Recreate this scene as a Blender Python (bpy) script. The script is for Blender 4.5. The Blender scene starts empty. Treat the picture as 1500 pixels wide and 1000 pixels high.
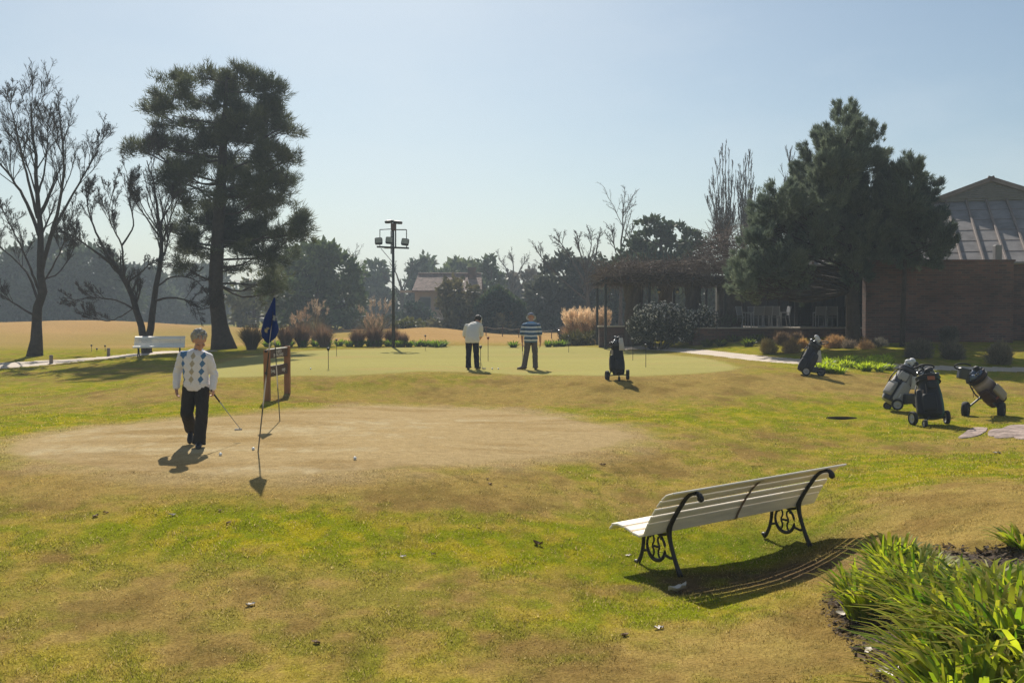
SUN_EL_DEG, SUN_AZ_DEG, SUN_E = 40.0, -10.0, 5.0
SKY_AIR, SKY_DUST, SKY_OZ, SKY_E = 1.0, 1.0, 1.2, .058
SKY_TINT = (.90, .975, .97)
EXPO = 0.58
HAZE, HAZE_G, HAZE_COL = .0013, .0, (.78, .90, 1.0, 1)
DENOISE = True
import bpy, bmesh, math, random
import numpy as np
from mathutils import Vector, Matrix

C = bpy.context.scene.collection
SC = bpy.context.scene
PI = math.pi
F = 1458.0            # focal length in photo pixels (1500 wide)
CAMZ = 1.64
PITCH = math.atan(37 / F)

# ------------------------------------------------------------------ helpers
def nrm(v):
    v = np.asarray(v, float)
    return v / (np.linalg.norm(v) + 1e-12)

def ray(px, py):
    u = (px - 750) / F; v = (500 - py) / F
    cp, sp = math.cos(PITCH), math.sin(PITCH)
    return np.array([u, cp + v * sp, -sp + v * cp])

def P(px, py, Y):
    """the point seen at a photo pixel at forward distance Y"""
    d = ray(px, py)
    return np.array([0, 0, CAMZ]) + d * (Y / d[1])

def hash3(ix, iy, iz, s):
    n = (ix * 374761393 + iy * 668265263 + iz * 1440662683 + s * 974711) & 0xffffffff
    n = ((n ^ (n >> 13)) * 1274126177) & 0xffffffff
    return ((n ^ (n >> 16)) & 0xffff) / 65535.0

def vnoise(x, y, z=0.0, s=0):
    x = np.asarray(x, float); y = np.asarray(y, float); z = np.zeros_like(x) + z
    ix, iy, iz = np.floor(x).astype(np.int64), np.floor(y).astype(np.int64), np.floor(z).astype(np.int64)
    fx, fy, fz = x - ix, y - iy, z - iz
    fx, fy, fz = [f * f * (3 - 2 * f) for f in (fx, fy, fz)]
    r = 0
    for a in (0, 1):
        for b in (0, 1):
            for c in (0, 1):
                r = r + hash3(ix + a, iy + b, iz + c, s) * (fx if a else 1 - fx) * (fy if b else 1 - fy) * (fz if c else 1 - fz)
    return r

def fbm(x, y, z=0.0, o=4, s=0):
    r, a, t = 0, 1.0, 0
    for i in range(o):
        k = 2 ** i
        r = r + a * vnoise(np.asarray(x) * k + i * 17.3, np.asarray(y) * k - i * 9.1, np.asarray(z) * k, s + i); t += a; a *= .5
    return r / t

def sstep(a, b, x):
    t = np.clip((np.asarray(x, float) - a) / (b - a), 0, 1)
    return t * t * (3 - 2 * t)

# mesh builder -----------------------------------------------------
class MB:
    def __init__(s):
        s.v = []; s.f = {}; s.n = 0; s.c = []; s.hascol = False
    def add(s, v, f, col=None):
        v = np.asarray(v, float).reshape(-1, 3)
        if isinstance(f, np.ndarray):
            s.f.setdefault(f.shape[1], []).append(f.astype(np.int64) + s.n)
        else:
            d = {}
            for q in f: d.setdefault(len(q), []).append(q)
            for k, a in d.items(): s.f.setdefault(k, []).append(np.array(a, np.int64) + s.n)
        s.v.append(v)
        if col is None: c = np.ones((len(v), 3)) * .5
        else:
            c = np.asarray(col, float); s.hascol = True
            if c.ndim == 1: c = np.tile(c, (len(v), 1))
        s.c.append(c)
        s.n += len(v)
        return s
    def mesh(s, name, smooth=False):
        me = bpy.data.meshes.new(name)
        if not s.n: return me
        V = np.concatenate(s.v)
        loops = []; tot = []
        for k, a in s.f.items():
            a = np.concatenate(a); loops.append(a.reshape(-1)); tot.append(np.full(len(a), k))
        loops = np.concatenate(loops); tot = np.concatenate(tot)
        me.vertices.add(len(V)); me.vertices.foreach_set('co', V.astype(np.float32).ravel())
        me.loops.add(len(loops)); me.loops.foreach_set('vertex_index', loops.astype(np.int32))
        me.polygons.add(len(tot))
        st = np.concatenate([[0], np.cumsum(tot)[:-1]])
        me.polygons.foreach_set('loop_start', st.astype(np.int32))
        me.polygons.foreach_set('loop_total', tot.astype(np.int32))
        me.polygons.foreach_set('use_smooth', np.full(len(tot), bool(smooth)))
        if s.hascol:
            at = me.color_attributes.new('Col', 'FLOAT_COLOR', 'POINT')
            cc = np.ones((len(V), 4), np.float32); cc[:, :3] = np.concatenate(s.c)
            at.data.foreach_set('color', cc.ravel())
        me.update(); me.validate()
        return me
    def build(s, name, mat, parent=None, smooth=False, loc=None):
        o = bpy.data.objects.new(name, s.mesh(name, smooth)); C.objects.link(o)
        if mat: o.data.materials.append(mat)
        if parent: o.parent = parent
        if loc is not None: o.location = loc
        return o

def tag(o, label=None, cat=None, group=None, kind=None):
    if label: o['label'] = label
    if cat: o['category'] = cat
    if group: o['group'] = group
    if kind: o['kind'] = kind
    return o

def thing(name, label, cat, loc=(0, 0, 0), rz=0, group=None):
    o = bpy.data.objects.new(name, None); C.objects.link(o)
    o.location = loc; o.rotation_euler = (0, 0, rz); o.empty_display_size = .2
    return tag(o, label, cat, group)

def copy_tree(o, parent=None):
    c = o.copy(); C.objects.link(c)
    c.parent = parent
    for ch in list(o.children): copy_tree(ch, c)
    return c

def tubes(mb, Pn, R, sides=6, col=None, cap=True):
    """Pn (B,n,3) polylines, R (B,n) radii -> tubes"""
    Pn = np.asarray(Pn, float); R = np.asarray(R, float)
    if Pn.ndim == 2: Pn = Pn[None]; R = R.reshape(1, -1) if R.ndim else np.full((1, Pn.shape[1]), float(R))
    B, n, _ = Pn.shape
    T = np.gradient(Pn, axis=1); T /= np.linalg.norm(T, axis=2, keepdims=True) + 1e-9
    tm = Pn[:, -1] - Pn[:, 0]; tm /= np.linalg.norm(tm, axis=1, keepdims=True) + 1e-9
    ref = np.where(np.abs(tm[:, 2:3]) < .8, np.array([[0, 0, 1.]]), np.array([[0.0, 1., 0]]))
    N = np.cross(T, ref[:, None, :]); N /= np.linalg.norm(N, axis=2, keepdims=True) + 1e-9
    Bn = np.cross(T, N)
    a = np.arange(sides) * 2 * PI / sides
    V = Pn[:, :, None, :] + R[:, :, None, None] * (np.cos(a)[None, None, :, None] * N[:, :, None, :] + np.sin(a)[None, None, :, None] * Bn[:, :, None, :])
    V = V.reshape(-1, 3)
    base = (np.arange(B) * n * sides)[:, None, None] + (np.arange(n - 1) * sides)[None, :, None] + np.arange(sides)[None, None, :]
    nx = (np.arange(B) * n * sides)[:, None, None] + (np.arange(n - 1) * sides)[None, :, None] + ((np.arange(sides) + 1) % sides)[None, None, :]
    f = np.stack([base, base + sides, nx + sides, nx], -1).reshape(-1, 4)
    c = None
    if col is not None:
        col = np.asarray(col, float)
        c = np.repeat(col, n * sides, axis=0) if col.ndim == 2 else np.tile(col, (len(V), 1))
    mb.add(V, f, c)
    if cap and sides > 2:
        s0 = mb.n - len(V)
        e0 = (np.arange(B) * n * sides)[:, None] + np.arange(sides)[None, :]
        e1 = e0 + (n - 1) * sides
        mb.f.setdefault(sides, []).append(e0.astype(np.int64) + s0)
        mb.f.setdefault(sides, []).append(e1[:, ::-1].astype(np.int64) + s0)
    return mb

def tube(mb, pts, r, sides=8, col=None):
    pts = np.asarray(pts, float)
    R = np.full(len(pts), r) if np.isscalar(r) else np.asarray(r, float)
    return tubes(mb, pts[None], R[None], sides, col)

def smooth_path(pts, n=12):
    """Catmull-Rom through pts"""
    p = np.asarray(pts, float)
    q = np.vstack([2 * p[0] - p[1], p, 2 * p[-1] - p[-2]])
    out = []
    segs = len(p) - 1
    for t in np.linspace(0, segs, n):
        i = min(int(t), segs - 1); u = t - i
        a, b, c, d = q[i], q[i + 1], q[i + 2], q[i + 3]
        out.append(.5 * ((2 * b) + (c - a) * u + (2 * a - 5 * b + 4 * c - d) * u * u + (3 * b - a - 3 * c + d) * u ** 3))
    return np.array(out)

def rotz(a):
    c, s = math.cos(a), math.sin(a)
    return np.array([[c, -s, 0], [s, c, 0], [0, 0, 1.]])

def rot_axis(ax, a):
    return np.array(Matrix.Rotation(a, 3, Vector(ax)))

def box(mb, c, s, R=None, bev=0.0, col=None):
    """box centred at c, size s, optional rotation matrix, chamfer"""
    h = np.asarray(s, float) / 2
    bev = min(bev, h.min() * .9)
    if bev <= 0:
        v = np.array([[x, y, z] for x in (-1, 1) for y in (-1, 1) for z in (-1, 1)], float) * h
        f = [(0, 1, 3, 2), (4, 6, 7, 5), (0, 4, 5, 1), (2, 3, 7, 6), (0, 2, 6, 4), (1, 5, 7, 3)]
    else:
        v = []; idx = {}
        for x in (-1, 1):
            for y in (-1, 1):
                for z in (-1, 1):
                    sg = np.array([x, y, z])
                    for a in range(3):
                        p = sg * (h - bev); p[a] = sg[a] * h[a]
                        idx[(x, y, z, a)] = len(v); v.append(p)
        f = []
        for a in range(3):
            b, c2 = (a + 1) % 3, (a + 2) % 3
            for sa in (-1, 1):
                q = []
                for (sb, sc) in ((-1, -1), (1, -1), (1, 1), (-1, 1)):
                    k = [0, 0, 0]; k[a] = sa; k[b] = sb; k[c2] = sc
                    q.append(idx[(*k, a)])
                f.append(tuple(q if sa > 0 else q[::-1]))
                # edge chamfers along axis a
            for sb in (-1, 1):
                for sc in (-1, 1):
                    k0 = [0, 0, 0]; k1 = [0, 0, 0]
                    k0[a] = -1; k1[a] = 1; k0[b] = k1[b] = sb; k0[c2] = k1[c2] = sc
                    q = (idx[(*k0, b)], idx[(*k1, b)], idx[(*k1, c2)], idx[(*k0, c2)])
                    f.append(q if sb * sc > 0 else q[::-1])
        for x in (-1, 1):
            for y in (-1, 1):
                for z in (-1, 1):
                    q = tuple(idx[(x, y, z, a)] for a in range(3))
                    f.append(q if x * y * z > 0 else q[::-1])
        v = np.array(v)
    if R is not None: v = v @ np.asarray(R).T
    return mb.add(v + np.asarray(c, float), f, col)

def loft(mb, rings, cap=True, col=None):
    """rings: list of (k,3) arrays of equal k"""
    V = np.array(rings); m, k, _ = V.shape
    f = []
    for i in range(m - 1):
        for j in range(k):
            f.append((i * k + j, i * k + (j + 1) % k, (i + 1) * k + (j + 1) % k, (i + 1) * k + j))
    if cap:
        f.append(tuple(range(k))[::-1]); f.append(tuple((m - 1) * k + j for j in range(k)))
    return mb.add(V.reshape(-1, 3), f, col)

def ering(c, u, w, k=16, p=2.0):
    a = np.arange(k) * 2 * PI / k
    ca, sa = np.cos(a), np.sin(a)
    ca = np.sign(ca) * np.abs(ca) ** (2 / p); sa = np.sign(sa) * np.abs(sa) ** (2 / p)
    return np.asarray(c, float) + ca[:, None] * np.asarray(u, float) + sa[:, None] * np.asarray(w, float)

def ellipsoid(mb, c, r, R=None, nu=14, nv=9, col=None):
    th = np.linspace(0, PI, nv + 1)[1:-1]
    rings = [np.stack([np.cos(np.arange(nu) * 2 * PI / nu) * math.sin(t), np.sin(np.arange(nu) * 2 * PI / nu) * math.sin(t), np.full(nu, -math.cos(t))], -1) for t in th]
    V = np.vstack([np.vstack(rings), [[0, 0, -1]], [[0, 0, 1]]]) * np.asarray(r, float)
    if R is not None: V = V @ np.asarray(R).T
    m = len(rings); f = []
    for i in range(m - 1):
        for j in range(nu):
            f.append((i * nu + j, i * nu + (j + 1) % nu, (i + 1) * nu + (j + 1) % nu, (i + 1) * nu + j))
    for j in range(nu):
        f.append((m * nu, (j + 1) % nu, j)); f.append((m * nu + 1, (m - 1) * nu + j, (m - 1) * nu + (j + 1) % nu))
    return mb.add(V + np.asarray(c, float), f, col)

def capsule(mb, a, b, ra, rb, k=12):
    a = np.asarray(a, float); b = np.asarray(b, float)
    tube(mb, [a, a * .5 + b * .5, b], [ra, (ra + rb) / 2, rb], k)
    ellipsoid(mb, a, (ra,) * 3, nu=k, nv=8); ellipsoid(mb, b, (rb,) * 3, nu=k, nv=8)

def lathe(mb, prof, origin=(0, 0, 0), axis=(0, 0, 1), k=16, col=None, cap=True):
    ax = nrm(axis); r = np.array([0, 0, 1.]) if abs(ax[2]) < .9 else np.array([1., 0, 0])
    u = nrm(np.cross(ax, r)); w = np.cross(ax, u)
    loft(mb, [ering(np.asarray(origin, float) + ax * z, u * max(rr, 1e-4), w * max(rr, 1e-4), k) for rr, z in prof], cap, col)
    return mb

def remesh(mb, name, voxel, mat, parent=None, smooth=6, factor=.5, colfn=None, loc=None, wr=0.0, wf=(14, 14, 9), ws=1):
    """union of closed shapes -> one continuous surface"""
    o = mb.build(name + '_tmp', None)
    m = o.modifiers.new('r', 'REMESH'); m.mode = 'VOXEL'; m.voxel_size = voxel; m.use_smooth_shade = True
    s = o.modifiers.new('s', 'SMOOTH'); s.iterations = smooth; s.factor = factor
    dg = bpy.context.evaluated_depsgraph_get(); dg.update()
    me = bpy.data.meshes.new_from_object(o.evaluated_get(dg))
    old = o.data; bpy.data.objects.remove(o); bpy.data.meshes.remove(old)
    me.name = name
    me.polygons.foreach_set('use_smooth', np.ones(len(me.polygons), bool))
    if wr:
        V = np.empty(len(me.vertices) * 3, np.float32); me.vertices.foreach_get('co', V); V = V.reshape(-1, 3); Nn = np.empty(len(V) * 3, np.float32); me.vertices.foreach_get('normal', Nn); Nn = Nn.reshape(-1, 3)
        a = fbm(V[:, 0] * wf[0] + V[:, 2] * 5, V[:, 1] * wf[1], V[:, 2] * wf[2] + V[:, 0] * 6, 3, ws); a = 1 - np.abs(a - .5) * 4
        V = V + Nn * ((a - .4) * wr)[:, None]; me.vertices.foreach_set('co', V.astype(np.float32).ravel()); me.update()
    if colfn:
        V = np.empty(len(me.vertices) * 3, np.float32); me.vertices.foreach_get('co', V); V = V.reshape(-1, 3)
        cc = np.ones((len(V), 4), np.float32); cc[:, :3] = colfn(V)
        at = me.color_attributes.new('Col', 'FLOAT_COLOR', 'POINT'); at.data.foreach_set('color', cc.ravel())
    me.materials.clear(); me.materials.append(mat)
    n = bpy.data.objects.new(name, me); C.objects.link(n)
    if parent: n.parent = parent
    if loc is not None: n.location = loc
    return n

def text_mesh(name, txt, size, mat, parent, M, ext=.002, align='CENTER'):
    cu = bpy.data.curves.new(name, 'FONT'); cu.body = txt; cu.size = size; cu.extrude = ext; cu.align_x = align; cu.align_y = 'CENTER'
    o = bpy.data.objects.new(name + '_t', cu); C.objects.link(o)
    dg = bpy.context.evaluated_depsgraph_get(); dg.update()
    me = bpy.data.meshes.new_from_object(o.evaluated_get(dg))
    bpy.data.objects.remove(o); bpy.data.curves.remove(cu)
    me.transform(M); me.materials.clear(); me.materials.append(mat)
    n = bpy.data.objects.new(name, me); C.objects.link(n); n.parent = parent
    return n

# materials --------------------------------------------------------
def mk(name, col=None, rough=.75, spec=.35, noise=None, bump=None, trans=0.0, metal=0.0, tcol=None, emis=None):
    """procedural material. col None: vertex colour. noise (scale, amount[, stretch]); bump (scale, strength, dist)"""
    m = bpy.data.materials.new(name); m.use_nodes = True
    nt = m.node_tree; N = nt.nodes; L = nt.links
    b = N['Principled BSDF']; out = N['Material Output']
    b.inputs['Roughness'].default_value = rough; b.inputs['Specular IOR Level'].default_value = spec; b.inputs['Metallic'].default_value = metal
    if col is None:
        a = N.new('ShaderNodeAttribute'); a.attribute_name = 'Col'; src = a.outputs['Color']
    else:
        a = N.new('ShaderNodeRGB'); a.outputs[0].default_value = (*col, 1); src = a.outputs[0]
    tc = N.new('ShaderNodeTexCoord')
    if noise:
        nz = N.new('ShaderNodeTexNoise'); nz.inputs['Scale'].default_value = noise[0]; nz.inputs['Detail'].default_value = 5; nz.inputs['Roughness'].default_value = .65
        vec = tc.outputs['Object']
        if len(noise) > 2:
            mp = N.new('ShaderNodeMapping'); mp.inputs['Scale'].default_value = noise[2]; L.new(vec, mp.inputs['Vector']); vec = mp.outputs[0]
        L.new(vec, nz.inputs['Vector'])
        mr = N.new('ShaderNodeMapRange'); mr.inputs[1].default_value = .25; mr.inputs[2].default_value = .75
        mr.inputs[3].default_value = 1 - noise[1]; mr.inputs[4].default_value = 1 + noise[1]
        L.new(nz.outputs['Fac'], mr.inputs[0])
        vm = N.new('ShaderNodeVectorMath'); vm.operation = 'SCALE'
        L.new(src, vm.inputs[0]); L.new(mr.outputs[0], vm.inputs['Scale']); src = vm.outputs[0]
    L.new(src, b.inputs['Base Color'])
    if bump:
        nz = N.new('ShaderNodeTexNoise'); nz.inputs['Scale'].default_value = bump[0]; nz.inputs['Detail'].default_value = 6
        L.new(tc.outputs['Object'], nz.inputs['Vector'])
        bp = N.new('ShaderNodeBump'); bp.inputs['Strength'].default_value = bump[1]; bp.inputs['Distance'].default_value = bump[2]
        L.new(nz.outputs['Fac'], bp.inputs['Height']); L.new(bp.outputs[0], b.inputs['Normal'])
    if trans > 0:
        t = N.new('ShaderNodeBsdfTranslucent'); mx = N.new('ShaderNodeMixShader'); mx.inputs[0].default_value = trans
        if tcol is None: L.new(src, t.inputs[0])
        else:
            tv = N.new('ShaderNodeVectorMath'); tv.operation = 'MULTIPLY'; tv.inputs[1].default_value = tcol
            L.new(src, tv.inputs[0]); L.new(tv.outputs[0], t.inputs[0])
        L.new(b.outputs[0], mx.inputs[1]); L.new(t.outputs[0], mx.inputs[2]); L.new(mx.outputs[0], out.inputs[0])
    return m

# ------------------------------------------------------------------ terrain
CTRL = [  # photo pixel, forward distance
 (0,1000,6.4),(375,1000,6.4),(750,1000,6.3),(1100,1000,6.0),(1300,1000,5.4),(1500,1000,5.0),
 (0,900,7.7),(500,900,7.7),(900,900,7.8),(1150,900,7.4),(1260,905,7.1),(1500,900,6.0),
 (1500,800,7.6),(1400,800,8.0),(1450,720,9.8),(1250,750,10.6),(995,845,9.16),(1185,798,10.2),
 (0,750,10.9),(400,750,10.9),(750,750,11.2),(1000,750,11.7),(1200,720,12.2),(1400,660,15.3),(1500,640,16.2),(1000,700,13.6),
 (330,695,12.5),(280,653,15.1),(0,653,15.3),(950,640,16.8),(600,690,12.9),(500,600,20.6),(100,605,20.3),(850,600,20.8),(1000,600,20.8),(0,590,24),
 (600,548,26.5),(330,552,26),(880,556,24.7),(1075,540,29),(1185,548,26),(700,541,29.5),(500,525,38),(400,511,48),(600,508,51),(900,504,54),(750,525,38),
 (935,583,23.0),(600,576,24.4),(750,577,24.2),(450,573,24.3),(1240,566,24.4),
 (330,511,50),(210,517,46),(50,521,46),(50,532,41),(0,560,32),(200,556,31),
 (1320,600,20.5),(1365,622,18.2),(1440,608,19.7),(1250,548,26.5),(1350,541,29),(1480,542,29.5),(1250,610,19.5),
 (1380,503,37),(1490,501,38.5),(1270,501,39),(1100,499,44),(1015,498,45.5),(940,499,50),(1000,510,45),
 (0,505,60),(80,469,95),(0,474,90),(190,472,90),(250,486,85),(300,483,130),(450,491,80),(630,478,72),(540,487,70),(720,490,75),(800,495,70),(760,476,110),
]
def _tp(x, y):
    th = np.arctan2(x, y); r = np.hypot(x, y)
    return th, np.log(np.clip(r, 2.5, 900))
_pts = []
for c in CTRL:
    p = P(*c); t, l = _tp(p[0], p[1]); _pts.append((t, l, p[2]))
for t in (-.7, -.45, -.2, 0, .2, .45, .7):
    _pts.append((t, math.log(200), .6)); _pts.append((t, math.log(450), 0)); _pts.append((t, math.log(900), -1)); _pts.append((t, math.log(2.5), -.15))
for t in (-.75, .75):
    for rr, zz in ((8, -.6), (15, -.4), (30, .05), (60, .3)): _pts.append((t, math.log(rr), zz))
_pts = np.array(_pts)
def _phi(d2): return np.where(d2 > 1e-12, .5 * d2 * np.log(np.maximum(d2, 1e-12)), 0)
def _fit():
    n = len(_pts); A = np.zeros((n + 3, n + 3))
    d2 = (_pts[:, None, 0] - _pts[None, :, 0]) ** 2 * 2.2 + (_pts[:, None, 1] - _pts[None, :, 1]) ** 2
    A[:n, :n] = _phi(d2) + np.eye(n) * 2e-3
    A[:n, n] = 1; A[:n, n + 1] = _pts[:, 0]; A[:n, n + 2] = _pts[:, 1]
    A[n:, :n] = A[:n, n:].T
    return np.linalg.solve(A, np.concatenate([_pts[:, 2], [0, 0, 0]]))
_W = _fit()
def ground_z(x, y):
    x = np.asarray(x, float); y = np.asarray(y, float); sh = np.broadcast(x, y).shape
    x = np.broadcast_to(x, sh).ravel(); y = np.broadcast_to(y, sh).ravel()
    th, l = _tp(x, y); tc = np.clip(th, -.8, .8)
    out = np.empty(len(x))
    for i in range(0, len(x), 40000):
        a = tc[i:i + 40000]; b = l[i:i + 40000]
        d2 = (a[:, None] - _pts[None, :, 0]) ** 2 * 2.2 + (b[:, None] - _pts[None, :, 1]) ** 2
        out[i:i + 40000] = _phi(d2) @ _W[:-3] + _W[-3] + _W[-2] * a + _W[-1] * b
    w = sstep(.75, 1.6, np.abs(th))
    out = out * (1 - w) + (-.1) * w
    return out.reshape(sh) if sh else float(out[0])

def G(px, py, y0=4.5, y1=400):
    """where the sight line of a photo pixel meets the ground"""
    d = ray(px, py); Y = np.exp(np.linspace(math.log(y0), math.log(y1), 1500))
    p = np.array([0, 0, CAMZ])[None] + d[None] * (Y / d[1])[:, None]
    dz = p[:, 2] - ground_z(p[:, 0], p[:, 1])
    i = np.argmax(dz < 0)
    if dz[i] >= 0: i = len(Y) - 1
    if i == 0: return p[0]
    t = dz[i - 1] / (dz[i - 1] - dz[i] + 1e-12)
    q = p[i - 1] * (1 - t) + p[i] * t
    return q
def on(x, y, dz=0.0):
    return np.array([x, y, ground_z(x, y) + dz])
def gx(px, Y, dz=0.0):
    """ground point below photo column px at forward distance Y"""
    return on((px - 750) / F * Y, Y, dz)
# ------------------------------------------------------------------ camera, light, sky, haze
cam = bpy.data.cameras.new('camera'); cam.lens = 35.0 * F / 1458.33; cam.sensor_width = 36; cam.clip_end = 6000; cam.clip_start = .05
co = bpy.data.objects.new('camera', cam); C.objects.link(co); co.location = (0, 0, CAMZ); co.rotation_euler = (PI / 2 - PITCH, 0, 0)
SC.camera = co
SUN_EL, SUN_AZ = math.radians(SUN_EL_DEG), math.radians(SUN_AZ_DEG)          # azimuth from +Y towards +X
sd = np.array([math.sin(SUN_AZ) * math.cos(SUN_EL), math.cos(SUN_AZ) * math.cos(SUN_EL), math.sin(SUN_EL)])
sl = bpy.data.lights.new('sun', 'SUN'); sl.energy = SUN_E; sl.angle = math.radians(.53); sl.color = (1, .93, .82)
so = bpy.data.objects.new('sun', sl); C.objects.link(so); so.rotation_euler = Vector(sd).to_track_quat('Z', 'Y').to_euler(); so.location = (0, 0, 40)
w = bpy.data.worlds.new('World'); SC.world = w; w.use_nodes = True
nt = w.node_tree; sky = nt.nodes.new('ShaderNodeTexSky'); sky.sky_type = 'NISHITA'; sky.sun_disc = False
sky.sun_elevation = SUN_EL; sky.sun_rotation = SUN_AZ
sky.air_density, sky.dust_density, sky.ozone_density = SKY_AIR, SKY_DUST, SKY_OZ
tv = nt.nodes.new('ShaderNodeVectorMath'); tv.operation = 'MULTIPLY'; tv.inputs[1].default_value = SKY_TINT; nt.links.new(sky.outputs[0], tv.inputs[0])
# thin high veil of cloud, laid by sky direction
tcw = nt.nodes.new('ShaderNodeTexCoord'); mpw = nt.nodes.new('ShaderNodeMapping'); mpw.inputs['Scale'].default_value = (1.6, 1.2, 4.0); mpw.inputs['Rotation'].default_value = (.3, .5, .4)
nzw = nt.nodes.new('ShaderNodeTexNoise'); nzw.inputs['Scale'].default_value = 1.7; nzw.inputs['Detail'].default_value = 7; nzw.inputs['Roughness'].default_value = .55
nt.links.new(tcw.outputs['Generated'], mpw.inputs[0]); nt.links.new(mpw.outputs[0], nzw.inputs['Vector'])
mrw = nt.nodes.new('ShaderNodeMapRange'); mrw.inputs[1].default_value = .42; mrw.inputs[2].default_value = .74; mrw.inputs[3].default_value = 0; mrw.inputs[4].default_value = .34; nt.links.new(nzw.outputs[0], mrw.inputs[0])
mxw = nt.nodes.new('ShaderNodeMix'); mxw.data_type = 'RGBA'; mxw.inputs[7].default_value = (9.5, 10.2, 10.6, 1); nt.links.new(mrw.outputs[0], mxw.inputs[0]); nt.links.new(tv.outputs[0], mxw.inputs[6])
nt.links.new(mxw.outputs[2], nt.nodes['Background'].inputs[0]); nt.nodes['Background'].inputs[1].default_value = SKY_E
SC.view_settings.view_transform = 'Standard'; SC.view_settings.look = 'None'; SC.view_settings.exposure = EXPO; SC.view_settings.gamma = 1
SC.view_settings.use_curve_mapping = False
SC.cycles.max_bounces = 8; SC.cycles.transparent_max_bounces = 8; SC.cycles.volume_bounces = 0
SC.cycles.use_denoising = DENOISE; SC.cycles.denoiser = 'OPENIMAGEDENOISE'; SC.cycles.denoising_input_passes = 'RGB_ALBEDO_NORMAL'; SC.cycles.denoising_prefilter = 'NONE'

if HAZE > 0:
    mb = MB(); box(mb, (0, 240, 12.5), (900, 1000, 31))
    hm = bpy.data.materials.new('haze_air'); hm.use_nodes = True; nt = hm.node_tree
    nt.nodes.remove(nt.nodes['Principled BSDF'])
    pv = nt.nodes.new('ShaderNodeVolumePrincipled'); pv.inputs['Color'].default_value = HAZE_COL; pv.inputs['Density'].default_value = HAZE; pv.inputs['Anisotropy'].default_value = HAZE_G
    nt.links.new(pv.outputs[0], nt.nodes['Material Output'].inputs['Volume'])
    hz = mb.build('haze', hm); tag(hz, kind='stuff')

# ------------------------------------------------------------------ ground colours (linear albedo)
def poly_px(pts): return np.array([G(*p)[:2] for p in pts])
def densify(poly, n=160):
    q = np.vstack([poly, poly[:1]])
    p = np.vstack([poly[-1:], poly, poly[:2]]); out = []
    m = len(poly)
    for i in range(m):
        a, b, c, d = p[i], p[i + 1], p[i + 2], p[i + 3]
        for u in np.linspace(0, 1, max(2, n // m), endpoint=False):
            out.append(.5 * ((2 * b) + (c - a) * u + (2 * a - 5 * b + 4 * c - d) * u * u + (3 * b - a - 3 * c + d) * u ** 3))
    return np.array(out)
def sdist(poly, x, y):
    """signed distance to polygon, positive inside (metres)"""
    lo, hi = poly.min(0) - 3, poly.max(0) + 3
    near = (x > lo[0]) & (x < hi[0]) & (y > lo[1]) & (y < hi[1])
    if not near.all():
        out = np.full(len(x), -3.0)
        if near.any(): out[near] = sdist(poly, x[near], y[near])
        return out
    out = np.empty(len(x)); a = poly; b = np.roll(poly, -1, 0)
    for i in range(0, len(x), 20000):
        X = x[i:i + 20000, None]; Y = y[i:i + 20000, None]
        ex, ey = (b - a)[:, 0][None], (b - a)[:, 1][None]
        px, py = X - a[:, 0][None], Y - a[:, 1][None]
        t = np.clip((px * ex + py * ey) / (ex ** 2 + ey ** 2 + 1e-12), 0, 1)
        d = np.sqrt(((px - t * ex) ** 2 + (py - t * ey) ** 2).min(1))
        cr = ((a[:, 1][None] > Y) != (b[:, 1][None] > Y)) & (X < ex * (Y - a[:, 1][None]) / np.where(ey == 0, 1e-9, ey) + a[:, 0][None])
        out[i:i + 20000] = np.where(cr.sum(1) % 2 == 1, d, -d)
    return out
GREEN = densify(poly_px([(296,553),(420,550),(560,547),(690,545),(800,549),(900,550),(1000,548),(1060,543),(1078,537),(1050,528),(980,519.5),(900,511.5),(800,507),(650,507),(560,510),(430,515),(380,520),(330,530),(305,541)]))
TAN = densify(poly_px([(18,657),(60,640),(150,625),(300,612),(450,600),(560,595),(700,600),(820,612),(900,628),(918,642),(890,655),(800,668),(650,680),(480,692),(380,697),(250,692),(120,681),(40,668)]))
PATH_R = poly_px([(905,507.5),(980,508),(1050,514),(1115,521),(1200,527.5),(1320,533.5),(1420,536.5),(1500,538),(1560,539),(1560,546),(1500,544.5),(1420,543),(1320,539.5),(1200,534.5),(1100,527.5),(1020,518),(960,512.5),(905,511.5)])
PATH_L = poly_px([(-60,534),(0,531.5),(60,528),(130,524),(190,518.5),(235,514.5),(300,513),(318,513.5),(300,515),(240,517.5),(200,521.5),(130,527.5),(60,535),(0,539.5),(-60,543)])
BED = densify(poly_px([(1224,885),(1246,852),(1300,815),(1360,805),(1420,812),(1500,800),(1580,800),(1600,1000),(1560,1200),(1330,1200),(1316,1020),(1298,970),(1252,925)]), 80)
FLAG = [poly_px(q) for q in ([(1404,640),(1426,627),(1447,628),(1436,637),(1412,642)], [(1448,632),(1462,629),(1480,628),(1470,637),(1450,639)], [(1455,641),(1476,624),(1515,624),(1515,631),(1486,640)], [(1488,637),(1520,631),(1545,633),(1530,643),(1492,643)])]
PLATE = G(1233, 612)[:2]
def blob(x, y, px, py, rx, ry, soft=.6):
    p = G(px, py); d = np.sqrt(((x - p[0]) / rx) ** 2 + ((y - p[1]) / ry) ** 2)
    return 1 - sstep(1 - soft, 1 + soft, d)
LUSH = np.array((.160, .178, .009)); LUSH2 = np.array((.260, .225, .012)); DRY = np.array((.272, .184, .066)); DRYD = np.array((.185, .116, .046))
DEEP = np.array((.055, .105, .010)); TANC = np.array((.335, .248, .125)); TANL = np.array((.430, .365, .230)); GRN = np.array((.300, .270, .095)); FAIR = np.array((.350, .220, .088)); SOIL = np.array((.052, .036, .024))
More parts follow.
